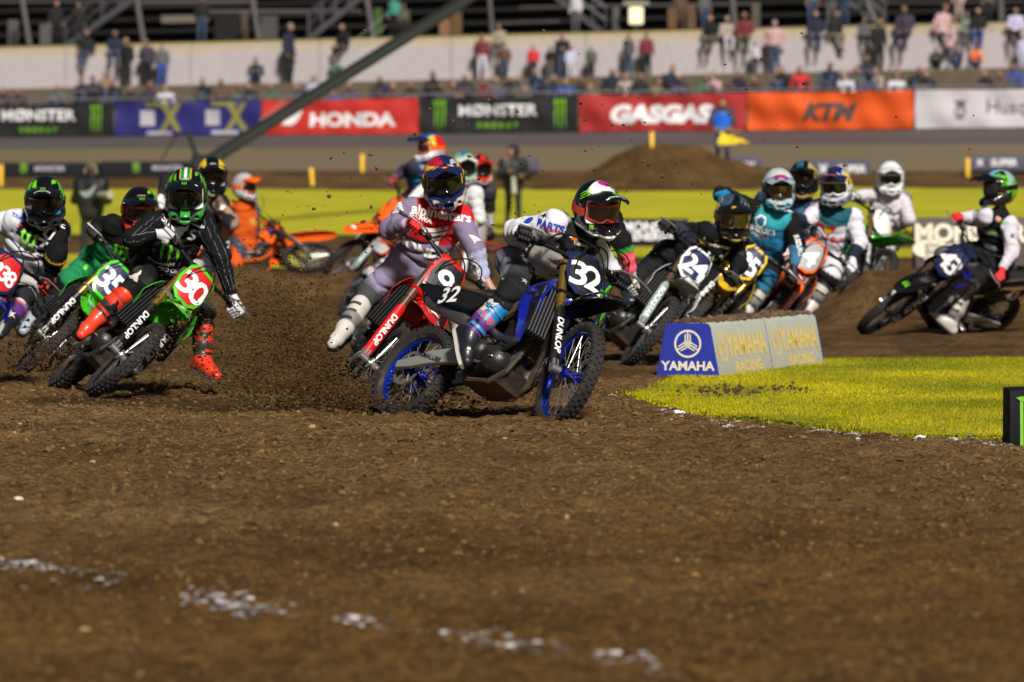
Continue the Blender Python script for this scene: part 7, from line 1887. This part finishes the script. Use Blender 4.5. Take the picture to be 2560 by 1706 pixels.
riders['43'] = make_rider(b['43'], 'rider in black vest and white sleeves with red gloves on the sideways blue bike', dict(hd=(2497, 472), nk=(2500, 535), shR=(2462, 538), shL=(2528, 562), elR=(2430, 548), elL=(2530, 632), pel=(2484, 640), knL=(2424, 712), anL=(2378, 808, -.15), toL=(2336, 772)),
    (-.88, -.45, -.12), dict(helmet=H43, jersey=kit((.007, .007, .008), (arms, (.58, .56, .62)), (mul(torso, nzb(14, .62)), (.16, .18, .17)), (upb(0, .2), (.5, .48, .54)), (mul(armL, lambda I_: sm(.02 - np.abs(I_['ua'][1] - .8), .02)), (.5, .35, .05))), trousers=kit((.007, .007, .008), (knee(.10), (.10, .10, .10))), boot=BOWC, glove=GLR,
    prints=[('j', 'claw', 2480, 580, .07, 0, TXG), ('j', 'star', 2530, 590, .07, 0, TXB), ('j', 'bar', 2508, 557, .02, 0, TXG, dict(asp=1.5)), ('bL', 'star', 2410, 745, .08, .5, TXB)]))
riders['11'] = make_rider(b['11'], 'rider with black sleeve, pink cuff and white glove hidden behind the leading rider', dict(hd=(1492, 530), nk=(1484, 570), shL=(1528, 536), elL=(1556, 610), pel=(1440, 665)),
    (.1, -.96, -.2), dict(helmet=H11, jersey=kit((.005, .005, .006), (mul(foreL, lambda I_: sm(I_['fa'][1] - .10, .05)), (.03, .40, .05)), (mul(foreL, lambda I_: sm(I_['fa'][1] - .24, .03)), (.80, .11, .17))), trousers=kit((.5, .5, .5)), boot=BOWC, glove=GLW, prints=[]), h=.015)
riders['6'] = make_rider(b['6'], 'rider in black kit with yellow patched black helmet behind the pinstriped rider', dict(hd=(530, 442), nk=(522, 500), shR=(488, 494), shL=(556, 508), elL=(578, 556), pel=(508, 600)),
    (.1, -.96, -.2), dict(helmet=H6, jersey=kit((.014, .013, .014), (mul(arms, nzb(9, .58)), (.30, .20, .14)), (mul(foreL, lambda I_: sm(I_['fa'][1] - .4, .05)), (.60, .14, .06)), (mul(foreL, lambda I_: sm(I_['fa'][1] - .62, .05)), (.40, .38, .36)), (mul(torso, nzb(12, .6)), (.2, .18, .17))), trousers=kit((.02, .02, .02)), boot=BOWC, glove=GLW, prints=[('j', 'bar', 556, 520, .05, -.6, TXW)]), h=.016)
riders['8'] = make_rider(b['8'], 'rider with blue, white and yellow helmet raised above the navy-helmeted rider', dict(hd=(1077, 372), nk=(1062, 414), shR=(1032, 416), shL=(1082, 424), elR=(1012, 428), pel=(1052, 500)),
    (-.86, -.48, -.05), dict(helmet=H8, jersey=kit((.02, .06, .16), (mul(torso, nzb(9, .52)), (.02, .18, .40)), (arms, (.03, .03, .06)), (upb(0, .35), (.6, .12, .02)), (mul(fore, nzb(5, .4)), (.16, .18, .25))), trousers=kit((.5, .1, .02), (nzb(7, .5), (.02, .04, .12))), boot=BOWC, glove=(mat('glove maroon', (.25, .02, .03), .6), GLK[0]), prints=[]), h=.018)
riders['10'] = make_rider(b['10'], 'rider in white jersey with green and white helmet behind the navy-helmeted rider', dict(hd=(1160, 420), nk=(1160, 474), shR=(1122, 476), shL=(1192, 486), elL=(1200, 548), pel=(1140, 580)),
    (.15, -.96, -.15), dict(helmet=H10, jersey=kit((.60, .60, .60), (mul(torso, lambda I_: sm(-I_['lat'] - .02)), (.05, .05, .06)), (mul(arms, lambda I_: np.maximum(sm(.04 - np.abs(I_['fa'][0] - .1), .02), sm(.04 - np.abs(I_['fa'][1] - .1), .02))), (.55, .42, .04)), (mul(foreL, lambda I_: sm(I_['fa'][1] - .6, .05)), (.7, .12, .02))), trousers=kit((.55, .55, .55)), boot=BOWC, glove=GLW, prints=[]), h=.018)
riders['9b'] = make_rider(b['9b'], 'rider in dark jersey with red helmet to the right of the navy-helmeted rider', dict(hd=(1200, 425), nk=(1200, 466), shR=(1178, 470), shL=(1228, 480), elL=(1224, 530), pel=(1188, 560)),
    (.25, -.95, -.15), dict(helmet=H9B, jersey=kit((.040, .036, .050), (mul(torso, nzb(9, .58)), (.4, .38, .4)), (mul(fore, lambda I_: np.maximum(sm(I_['fa'][0] - .3, .05), sm(I_['fa'][1] - .3, .05))), (.40, .40, .42)), (mul(armL, lambda I_: sm(.04 - np.abs(I_['ua'][1] - .95), .02)), (.55, .42, .04))), trousers=kit((.06, .06, .07)), boot=BOWC, glove=GLK, prints=[]), h=.018)
riders['14'] = make_rider(b['14'], 'rider with black and gold helmet squeezed behind the teal rider', dict(hd=(2008, 450), nk=(2010, 508), shR=(1968, 504), shL=(2048, 520), elL=(2046, 590), pel=(1990, 630)),
    (-.12, -.97, -.15), dict(helmet=H14, jersey=kit((.016, .035, .08), (mul(arms, lambda I_: (I_['lab'] < 3) * 1.), (.42, .38, .42)), (mul(torso, nzb(11, .55)), (.05, .12, .2))), trousers=kit((.5, .5, .5)), boot=BOWC, glove=GLK, prints=[]), h=.018)
riders['7'] = make_rider(b['7'], 'rider in orange jersey with grey and black helmet beside his fallen bike', dict(hd=(612, 468), nk=(606, 512, -.3), shR=(580, 518), shL=(636, 520), elR=(584, 580), elL=(636, 580), haR=(566, 628), haL=(604, 628), pel=(612, 618, -.45), knR=(590, 660), anR=(580, 716, -.4), knL=(632, 662), anL=(636, 716, -.4)),
    (.72, -.66, -.15), dict(helmet=H7, jersey=kit((.58, .085, .008), (armL, (.06, .08, .14)), (mul(fore, lambda I_: np.maximum(sm(I_['fa'][0] - .4, .05), sm(I_['fa'][1] - .4, .05))), (.40, .40, .46)), (mul(torso, nzb(6, .66)), (.5, .3, .05))), trousers=kit((.55, .085, .008), (nzb(6, .58), (.05, .05, .07))), boot=BOWC, glove=GLW, prints=[]), h=.018)
# ================================================================== PEOPLE AROUND THE TRACK
def figure_mesh(J, h=.034, hairlen=0., k=1.0, bulky=0.):
    P = {n: np.array(v, float) for n, v in J.items()}
    A = np.array(list(P.values())); f = Field(A.min(0) - .2, A.max(0) + .22, h)
    tv = norm(P['nk'] - P['pel']); lat = norm(P['shL'] - P['shR']); b_ = bulky
    for s, sg in (('R', -1), ('L', 1)):
        f.cap(P['pel'] + lat * sg * .06, P['sh' + s] - tv * .10 - lat * sg * .05, .105 + b_, .10 + b_, .05)
        f.cap(P['sh' + s], P['el' + s], .062 + b_ * .5, .05 + b_ * .5, .03).cap(P['el' + s], P['wr' + s], .048 + b_ * .4, .036 + b_ * .2, .02)
        hnd = P['wr' + s] + norm(P['wr' + s] - P['el' + s]) * .09
        f.cap(P['wr' + s], hnd, .034, .028, .01)
        f.cap(P['hip' + s], P['kn' + s], .088, .062, .03).cap(P['kn' + s], P['an' + s], .062, .045, .03)
        ft = P['an' + s] + (np.array([0, -.14, -.05]) if 'to' + s not in P else P['to' + s] - P['an' + s])
        f.cap(P['an' + s] - [0, 0, .03], ft, .042, .036, .01)
    f.cap(P['shR'], P['shL'], .075 + b_, None, .04).cap(P['pel'], P['nk'] - tv * .12, .11 + b_, .11 + b_, .05)
    f.cap(P['nk'] - tv * .03, P['hd'], .055, .055, .02).ell(P['hd'], (.078, .098, .115), None, .02)
    f.cap(P['hd'] + [0, -.088, .0], P['hd'] + [0, -.105, -.025], .014, .016, .01)
    f.ell(P['hd'] + [0, .018, .035], (.088, .098, .095), None, .01)
    if hairlen: f.cap(P['hd'] + [0, .07, 0], P['hd'] + [0, .085, -hairlen], .075, .06, .03)
    V, F = f.mesh(); V = relax(V, F, 1, .3); N = vnormals(V, F)
    q = V[F].mean(1)
    def sd(a, b): return seg_d(q, P[a], P[b])
    D = []; lab = []
    for s in 'RL':
        d, t = sd('sh' + s, 'el' + s); D.append(d); lab.append(np.zeros(len(q), int))
        d, t = sd('el' + s, 'wr' + s); D.append(d); lab.append(np.where(t < .93, 0, 2))
        hnd = P['wr' + s] + norm(P['wr' + s] - P['el' + s]) * .09; d, t = seg_d(q, P['wr' + s] + norm(P['wr' + s] - P['el' + s]) * .02, hnd); D.append(d); lab.append(np.full(len(q), 2))
        d, t = sd('hip' + s, 'kn' + s); D.append(d - .015); lab.append(np.full(len(q), 1))
        d, t = sd('kn' + s, 'an' + s); D.append(d); lab.append(np.where(t < .92, 1, 4))
        ft = P['an' + s] + (np.array([0, -.14, -.05]) if 'to' + s not in P else P['to' + s] - P['an' + s])
        d, t = seg_d(q, P['an' + s], ft); D.append(d); lab.append(np.full(len(q), 4))
    d, t = sd('pel', 'nk'); D.append(d - .09); lab.append(np.where(t < .06, 1, 0))
    hq = q - P['hd']; hairy = (hq[:, 2] > .045 + .10 * np.clip(-hq[:, 1] / .1, -1, 1)) | (hq[:, 1] > .055)
    d, t = sd('nk', 'hd'); D.append(d - .03); lab.append(np.where(t < .12, 0, np.where(hairy, 3, 2)))
    d = np.linalg.norm(hq, axis=1); D.append(d - .07); lab.append(np.where(hairy, 3, 2))
    D = np.stack(D, 1); lab = np.stack(lab, 1); k_ = D.argmin(1)
    return raw_mesh('person', V, F, True, None, None, lab[np.arange(len(q)), k_], 5)
def pose(kind, g):
    j = lambda *a: np.array(a, float)
    n = lambda s: g.normal() * s
    if kind.startswith('stand'):
        J = dict(pel=j(0, 0, .95), nk=j(n(.02), -.02, 1.46), hd=j(n(.02), -.05, 1.62), shR=j(-.19, 0, 1.40), shL=j(.19, 0, 1.40), hipR=j(-.09, 0, .92), hipL=j(.09, 0, .92), knR=j(-.11 + n(.01), -.03, .50), knL=j(.11 + n(.01), -.03, .50), anR=j(-.13 + n(.02), .0, .08), anL=j(.13 + n(.02), 0, .08))
        a = kind[6:]
        if a == 'hips': J.update(elR=j(-.36, .04, 1.16), elL=j(.36, .04, 1.16), wrR=j(-.18, -.06, 1.02), wrL=j(.18, -.06, 1.02))
        elif a == 'cross': J.update(elR=j(-.27, -.04, 1.12), elL=j(.27, -.04, 1.12), wrR=j(.02, -.20, 1.16), wrL=j(-.02, -.20, 1.12))
        elif a == 'phone': J.update(elR=j(-.27, -.06, 1.13), elL=j(.26, .02, 1.12), wrR=j(-.10, -.26, 1.38), wrL=j(.24, -.08, .88))
        else: J.update(elR=j(-.26, .02, 1.12), elL=j(.26, .02, 1.12), wrR=j(-.24, -.08, .88), wrL=j(.24, -.08, .88))
    elif kind == 'ledge':
        J = dict(pel=j(0, 0, .10), nk=j(0, -.08, .60), hd=j(0, -.13, .76), shR=j(-.19, -.05, .54), shL=j(.19, -.05, .54), hipR=j(-.09, -.02, .10), hipL=j(.09, -.02, .10), knR=j(-.14, -.40, .08), knL=j(.14, -.40, .08), anR=j(-.11, -.38, -.36), anL=j(.10, -.40, -.36), elR=j(-.27, -.10, .30), elL=j(.27, -.10, .30), wrR=j(-.14, -.28, .16), wrL=j(.14, -.28, .16))
    elif kind == 'ledge2':
        J = dict(pel=j(0, 0, .10), nk=j(.06, -.03, .62), hd=j(.08, -.07, .79), shR=j(-.13, -.02, .56), shL=j(.24, -.02, .54), hipR=j(-.09, -.02, .10), hipL=j(.09, -.02, .10), knR=j(-.10, -.40, .08), knL=j(.12, -.40, .08), anR=j(-.03, -.36, -.34), anL=j(.02, -.42, -.36), elR=j(-.26, .02, .34), elL=j(.33, .03, .30), wrR=j(-.24, -.04, .10), wrL=j(.28, -.04, .10))
    else:
        J = dict(pel=j(0, 0, .13), nk=j(n(.03), -.06, .63), hd=j(n(.03), -.11, .79), shR=j(-.19, -.04, .57), shL=j(.19, -.04, .57), hipR=j(-.09, -.03, .13), hipL=j(.09, -.03, .13), knR=j(-.17, -.36, .46), knL=j(.17, -.36, .46), anR=j(-.15, -.56, .08), anL=j(.15, -.56, .08))
        if kind == 'sit': J.update(elR=j(-.27, -.20, .34), elL=j(.27, -.20, .34), wrR=j(-.08, -.42, .44), wrL=j(.08, -.42, .44))
        else: J.update(elR=j(-.28, -.02, .32), elL=j(.27, -.12, .32), wrR=j(-.12, -.22, .26), wrL=j(.06, -.26, .28))
    return J
FIG = {}
def fig(kind, var, hl):
    key = (kind, var, hl)
    if key not in FIG:
        g = np.random.default_rng(hash(kind) % 97 if False else sum(map(ord, kind)) + var * 31)
        FIG[key] = figure_mesh(pose(kind, g), hairlen=hl)
    return FIG[key]
CLO = dict(black=(.006, .006, .007), navy=(.010, .014, .035), grey=(.09, .09, .09), white=(.52, .50, .54), red=(.50, .02, .025), maroon=(.14, .018, .025), tan=(.20, .14, .08), pink=(.48, .30, .30), lilac=(.46, .44, .62),
           green=(.03, .12, .06), olive=(.07, .075, .045), brown=(.09, .05, .03), blue=(.03, .07, .28), orange=(.75, .16, .02), purple=(.045, .030, .055), denim=(.035, .055, .11), beige=(.33, .28, .22), sage=(.20, .25, .20), teal=(.05, .25, .20), dark=(.014, .013, .014), khaki=(.20, .16, .11))
HAIR = dict(dark=(.02, .014, .010), brown=(.07, .04, .02), blond=(.35, .22, .09), white=(.6, .6, .6), grey=(.2, .2, .2), blue=(.10, .20, .55), black=(.008, .008, .008))
SKN = [mat('skin crowd', (.26, .14, .085), .7), mat('skin tan', (.20, .10, .06), .7), mat('skin pale', (.32, .19, .13), .7)]
def cloth_m(c): return mat('cloth ' + c, CLO[c], .85, bump=.15, bscale=40)
def hair_m(c): return mat('hair ' + c, HAIR[c], .7)
BANNER = [(-500, 288, 'the black banner at the left end'), (288, 654, 'the dark blue banner'), (654, 1048, 'the red winged banner'), (1048, 1446, 'the black banner with two claw marks'), (1446, 1866, 'the dark red banner'), (1866, 2284, 'the bright orange banner'), (2284, 3000, 'the white banner at the right end')]
CROWD = []
def person(kind, u, vt, vb, shirt, pants, hair='brown', yaw=0., hl=0., extra=''):
    CROWD.append((kind, u, vt, vb, shirt, pants, hair, yaw, hl, extra))
P_ = person
# on the wall ledge
for a in [(213, 76, 'black', 'denim', 'brown'), (288, 76, 'navy', 'denim', 'grey'), (2040, 26, 'navy', 'denim', 'brown'), (2085, 28, 'black', 'khaki', 'brown'), (2264, 12, 'purple', 'navy', 'brown'), (1780, 36, 'black', 'olive', 'brown'), (1816, 40, 'beige', 'white', 'white'), (1862, 28, 'maroon', 'olive', 'brown'), (862, 58, 'black', 'black', 'brown'), (1250, 60, 'beige', 'grey', 'dark'), (2420, 30, 'sage', 'grey', 'grey'), (2446, 18, 'black', 'blue', 'dark'), (2540, 18, 'lilac', 'dark', 'brown'), (2355, 0, 'pink', 'pink', 'brown'), (2160, 44, 'grey', 'navy', 'dark')]:
    P_('ledge' if (a[0] * 7) % 2 == 0 else 'ledge2', a[0], a[1], 0, *a[2:])
# standing in front of the wall
for a in [('stand', 318, 95, 216, 'black', 'dark', 'blond'), ('stand_phone', 368, 98, 216, 'purple', 'black', 'brown'), ('stand', 405, 108, 214, 'grey', 'blue', 'blond'), ('stand', 722, 56, 215, 'navy', 'black', 'grey'), ('stand_phone', 1205, 84, 200, 'maroon', 'white', 'brown'), ('stand', 1262, 108, 205, 'brown', 'denim', 'dark'), ('stand', 1333, 112, 212, 'red', 'navy', 'blond'), ('stand_hips', 1376, 116, 208, 'black', 'grey', 'brown'), ('stand_cross', 1406, 82, 212, 'black', 'denim', 'brown'), ('stand', 1426, 150, 235, 'lilac', 'white', 'brown'), ('stand', 1478, 134, 214, 'olive', 'dark', 'blond'),
          ('stand', 1572, 82, 206, 'grey', 'denim', 'brown'), ('stand', 1616, 80, 188, 'maroon', 'black', 'brown'), ('stand', 1888, 122, 226, 'white', 'dark', 'brown'), ('stand_hips', 1936, 50, 182, 'pink', 'denim', 'blue'), ('stand', 2196, 46, 176, 'black', 'black', 'brown'), ('stand', 2556, 92, 180, 'lilac', 'lilac', 'brown')]: P_(*a)
# up on the deck
for a in [('stand', 140, 2, 108, 'black', 'black', 'brown'), ('stand_phone', 198, 8, 108, 'black', 'dark', 'brown'), ('stand', 505, -10, 108, 'black', 'denim', 'blond'), ('stand', 986, -12, 96, 'teal', 'black', 'blond'), ('stand', 1440, -20, 86, 'white', 'grey', 'brown'), ('stand', 1010, 30, 110, 'olive', 'dark', 'blond'), ('stand', 2030, -50, 62, 'grey', 'denim', 'brown'), ('stand', 2078, -48, 60, 'dark', 'grey', 'brown'), ('stand', 2112, -50, 58, 'navy', 'denim', 'brown'), ('stand', 2398, -50, 48, 'pink', 'beige', 'brown'), ('stand', 2470, -40, 50, 'grey', 'dark', 'brown'), ('stand', 1700, -30, 78, 'brown', 'brown', 'brown'), ('stand', 1762, -24, 78, 'grey', 'denim', 'brown')]: P_('deck' + a[0], *a[1:])
# seated on the bank behind the banners
for a in [(10, 220, 'dark', 'brown'), (50, 222, 'dark', 'brown'), (148, 210, 'grey', 'blond'), (208, 192, 'black', 'brown'), (233, 188, 'navy', 'blue'), (266, 176, 'tan', 'brown'), (288, 198, 'dark', 'brown'), (375, 204, 'purple', 'brown'), (415, 212, 'white', 'brown'), (512, 196, 'black', 'brown'), (553, 198, 'brown', 'brown'), (628, 206, 'dark', 'brown'), (640, 144, 'black', 'dark'), (682, 210, 'green', 'blond'), (745, 206, 'dark', 'brown'), (786, 188, 'lilac', 'blond'), (842, 146, 'green', 'brown'), (836, 220, 'blue', 'brown'), (872, 206, 'purple', 'blond'), (955, 190, 'navy', 'blond'), (990, 206, 'brown', 'brown'), (1028, 204, 'black', 'brown'),
          (1085, 178, 'black', 'brown'), (1130, 203, 'brown', 'brown'), (1162, 186, 'navy', 'blond'), (1213, 198, 'maroon', 'brown'), (1276, 186, 'black', 'white'), (1306, 190, 'grey', 'brown'), (1344, 172, 'navy', 'grey'), (1308, 214, 'olive', 'dark'), (1480, 211, 'tan', 'blond'), (1530, 172, 'navy', 'blond'), (1566, 182, 'beige', 'brown'), (1602, 182, 'dark', 'brown'), (1452, 190, 'dark', 'brown'), (1677, 162, 'navy', 'dark'), (1696, 184, 'navy', 'white'), (1762, 188, 'green', 'brown'), (1786, 180, 'pink', 'dark'), (1850, 176, 'navy', 'brown'), (1884, 193, 'dark', 'blond'),
          (1960, 166, 'black', 'brown'), (2001, 166, 'red', 'dark'), (2076, 154, 'navy', 'blond'), (2115, 180, 'white', 'blond'), (2140, 168, 'olive', 'dark'), (2168, 138, 'navy', 'brown'), (2196, 168, 'beige', 'brown'), (2240, 180, 'white', 'brown'), (2292, 168, 'black', 'brown'), (2342, 116, 'black', 'dark'), (2392, 114, 'navy', 'dark'), (2440, 112, 'orange', 'brown'), (2468, 174, 'black', 'brown'), (2502, 176, 'brown', 'dark'), (2540, 158, 'blue', 'brown'), (2320, 176, 'dark', 'brown'), (1380, 188, 'navy', 'grey'), (1100, 206, 'dark', 'brown'), (1236, 192, 'grey', 'blond'), (330, 214, 'dark', 'dark'), (594, 210, 'olive', 'dark'), (1415, 196, 'blue', 'brown'), (1640, 196, 'tan', 'dark')]:
    P_('sit' if a[0] % 3 else 'sit2', a[0], a[1], 0, a[2], 'denim' if a[0] % 4 == 0 else 'dark', a[3], 0, .16 if a[0] % 5 == 0 else 0)
used = {}
objs = []
for i, (kind, u, vt, vb, shirt, pants, hair, yaw, hl, ex) in enumerate(CROWD):
    g = np.random.default_rng(i); sc = 1.
    if kind.startswith('sit'):
        r0 = ray(u, vt); best = None
        for t in np.linspace(.5, 5.4, 80):
            tt = (164 + t) / (r0[1] + .5 * r0[0]); p = CAMP + r0 * tt; zg = float(zb(p[0])) + min(t - .3, 4.3) * 1.25 / 4.3 if t < 4.6 else float(zw(p[0]))
            e = abs(p[2] - (zg + .905))
            if best is None or e < best[0]: best = (e, p, zg, t)
        p = best[1]; z = best[2]; sc = float(np.clip((p[2] - z) / .905, .75, 1.25))
        where = 'seated on the bank behind ' + next(b_[2] for b_ in BANNER if b_[0] <= u < b_[1]); k = kind
    elif kind.startswith('ledge'):
        r0 = ray(u, vt); tt = (170 + .08) / (r0[1] + .5 * r0[0]); p = CAMP + r0 * tt; z = float(zw(p[0])) + .98
        sc = float(np.clip((p[2] - z) / .90, .62, 1.02)); k = kind; where = 'sitting on the wall ledge above ' + next(b_[2] for b_ in BANNER if b_[0] <= u < b_[1])
    else:
        dk = kind.startswith('deck'); off = .75 if dk else -.45
        r0 = ray(u, vb); tt = (170 + off) / (r0[1] + .5 * r0[0]); p = CAMP + r0 * tt
        z = float(zw(p[0])) + (1.29 if dk else -.12 + .0); top = CAMP + ray(u, vt) * tt; sc = float(np.clip((top[2] - z) / 1.745, .60, 1.12)); k = kind[4:] if dk else kind
        where = ('standing on the stand deck above ' if dk else 'standing at the white wall above ') + next(b_[2] for b_ in BANNER if b_[0] <= u < b_[1])
    me = fig(k, i % 2, hl)
    o = link('person', me, [cloth_m(shirt), cloth_m(pants), SKN[i % 3], hair_m(hair), mat('shoe dark', (.03, .03, .03), .7)], None, (p[0], p[1], z))
    o.scale = (sc, sc, sc); o.rotation_euler = (0, 0, R(-8) + g.normal() * .35 + (R(80) if u == 722 else 0))
    hw = {'white': 'white cap', 'blue': 'blue cap', 'blond': 'fair hair', 'grey': 'grey hair'}.get(hair, 'dark hair')
    lab = f'spectator in {shirt} top with {hw}, {where}'
    objs.append((lab, u, o))
import collections
cnt = collections.defaultdict(list)
for lab, u, o in objs: cnt[lab].append((u, o))
ordn = ['leftmost', 'second from left', 'third from left', 'fourth from left']
for lab, L_ in cnt.items():
    L_.sort(key=lambda q: q[0])
    for k, (u, o) in enumerate(L_):
        lb_ = lab.replace(', ', ', ' + (('left one ' if k == 0 else 'right one ') if len(L_) == 2 else (ordn[k] + ' ')), 1) if len(L_) > 1 else lab
        lb_ = lb_.replace('spectator in', 'spectator in').replace('with dark hair, ', 'with dark hair, ')
        w_ = lb_.split()
        if len(w_) > 16: lb_ = lb_.replace('the black banner with two claw marks', 'the two-claw banner').replace('the black banner at the left end', 'the left-end banner').replace('the white banner at the right end', 'the right-end banner').replace('on the wall ledge', 'on the ledge').replace('standing on the stand deck', 'on the deck').replace('standing at the white wall', 'at the wall').replace('seated on the bank behind', 'seated behind')
        tag(o, lb_, 'person', 'spectators behind the banners')

# ---- photographers and the flag marshal on the infield
def worker(J, p, yaw, sc, shirt, pants, hair, label, skin=0, bulky=.03, h=.022):
    me = figure_mesh(J, h, bulky=bulky)
    o = link('person', me, [shirt, pants, SKN[skin], hair_m(hair), mat('shoe dark')], None, p)
    o.scale = (sc,) * 3; o.rotation_euler = (0, 0, yaw); return tag(o, label, 'person')
g = np.random.default_rng(3)
RAIN = mat('rain jacket black', (.004, .004, .0045), .6, bump=.3, bscale=12); TROU = mat('trouser black', (.012, .012, .013), .8)
J = pose('stand', g); J.update(elR=np.array([-.30, -.06, 1.14]), wrR=np.array([-.12, -.30, 1.24]), elL=np.array([.30, -.04, 1.12]), wrL=np.array([.12, -.30, 1.14]))
p = hit(1283, 640); p = at(1283, 614, 122); wk = worker(J, (p[0], p[1], float(gz(p[0], p[1])) - .02), R(10), 1.04, RAIN, TROU, 'black', 'photographer in black raincoat holding a camera with a pale lens on the infield', bulky=.045)
def camera_at(parent, c, dirv, label_):
    q = np.asarray(parent.location) + np.asarray(c)
    o = empty('camera', q); tag(o, label_, 'camera'); d = norm(dirv)
    mb = MB(); mb.box((0, 0, 0), (.15, .09, .12), bev=.015); mb.box((0, 0, .075), (.06, .07, .04), bev=.01); mb.build('camera_body', mat('camera black', (.015, .015, .015), .5), o)
    mb = MB(); mb.cyl(d * .04, d * .16, .042, .045, n=14).cyl(d * .16, d * .36, .05, .058, n=14).cyl(d * .36, d * .42, .064, .066, n=14); mb.build('lens', mat('lens barrel pale', (.36, .36, .27), .5), o)
camera_at(wk, (0, -.40, 1.20), (.05, -.35, -.9), 'camera with a pale telephoto lens held by the photographer in the raincoat')
mb = MB(); mb.sphere(np.array([0, -.01, 1.655]), .135, 14, sc=(1, 1.02, 1.05)); hd_ = mb.build('hood', RAIN, wk)
J = pose('stand', g); J.update(elR=np.array([-.28, -.05, 1.12]), wrR=np.array([-.10, -.25, 1.10]), elL=np.array([.30, -.02, 1.12]), wrL=np.array([.14, -.26, 1.16]))
p = hit(228, 668); wk = worker(J, (p[0], p[1], float(p[2])), R(165), 1.0, RAIN, TROU, 'brown', 'cameraman in black jacket with a white back print seen from behind at left', bulky=.05)
mb = MB(); mb.cyl((-.115, .0, 1.60), (-.085, .0, 1.60), .045, n=12).cyl((.085, .0, 1.60), (.115, .0, 1.60), .045, n=12).tube([(.1 * math.cos(a), 0, 1.62 + .125 * math.sin(a)) for a in np.linspace(.1, math.pi - .1, 12)], .012, 6); mb.build('headphones', mat('headset', (.20, .17, .09), .5), wk)
vv = np.array([v_.co[:] for v_ in wk.data.vertices]); ff = [tuple(p_.vertices) for p_ in wk.data.polygons]
SH['foxback'] = [[(-1, .2), (-.4, .1), (.2, .35), (.95, .95), (.8, .3), (.45, -.25), (-.1, -.6), (-.6, -.4), (-.9, -.1)]]
surf_print('back_print', 'foxback', np.array([.0, .18, 1.25]), [0, 1, 0], [-1, 0, 0], .30, mat('print grey green', (.22, .27, .24), .7), wk, bvh_of(vv, ff), eps=.006, grid=.03, reach=.3)
camera_at(wk, (.15, -.35, 1.22), (.5, -.8, 0), 'video camera half hidden in front of the cameraman with headphones')
J = pose('stand', g); J.update(hd=np.array([.0, -.12, 1.55]), nk=np.array([0, -.08, 1.42]), elR=np.array([-.33, -.08, 1.15]), wrR=np.array([-.20, -.26, .95]), elL=np.array([.30, -.10, 1.12]), wrL=np.array([.16, -.30, .96]))
p = at(1806, 398, 146.5); z = float(gz(p[0], p[1])); wk = worker(J, (p[0], p[1], z), 0, 1.02, mat('cloth purple', CLO['purple'], .85), mat('cloth denim', CLO['denim'], .85), 'blond', 'flag marshal in dark top with bright blue bib standing behind the dirt mound')
vv = np.array([v_.co[:] for v_ in wk.data.vertices]); ff = [tuple(p_.vertices) for p_ in wk.data.polygons]
surf_print('blue_bib', 'guard', np.array([.0, -.2, 1.16]), [0, -1, 0], [1, 0, 0], .46, mat('bib blue', (.01, .12, .62), .6), wk, bvh_of(vv, ff), eps=.012, grid=.04, reach=.4)
fl = empty('yellow_flag', (p[0] + .12, p[1] - .55, z + .85)); tag(fl, 'yellow flag hanging down in front of the marshal with the blue bib', 'flag')
mb = MB(); mb.cyl((-.3, .05, .12), (.35, -.05, .04), .014, n=8); mb.build('flag_pole', mat('pole wood', (.35, .27, .14), .6), fl)
mb = MB(); mb.sheet([[np.array([-.22 + .80 * s * (.55 + .45 * t) + .05 * math.sin(6 * t), -.05 + .05 * math.sin(9 * s + 3 * t), .06 - .16 * s - (.36 - .22 * s) * t]) for s in np.linspace(0, 1, 18)] for t in np.linspace(0, 1, 9)], .004); mb.build('flag_cloth', mat('flag yellow', (.82, .62, .01), .7), fl)
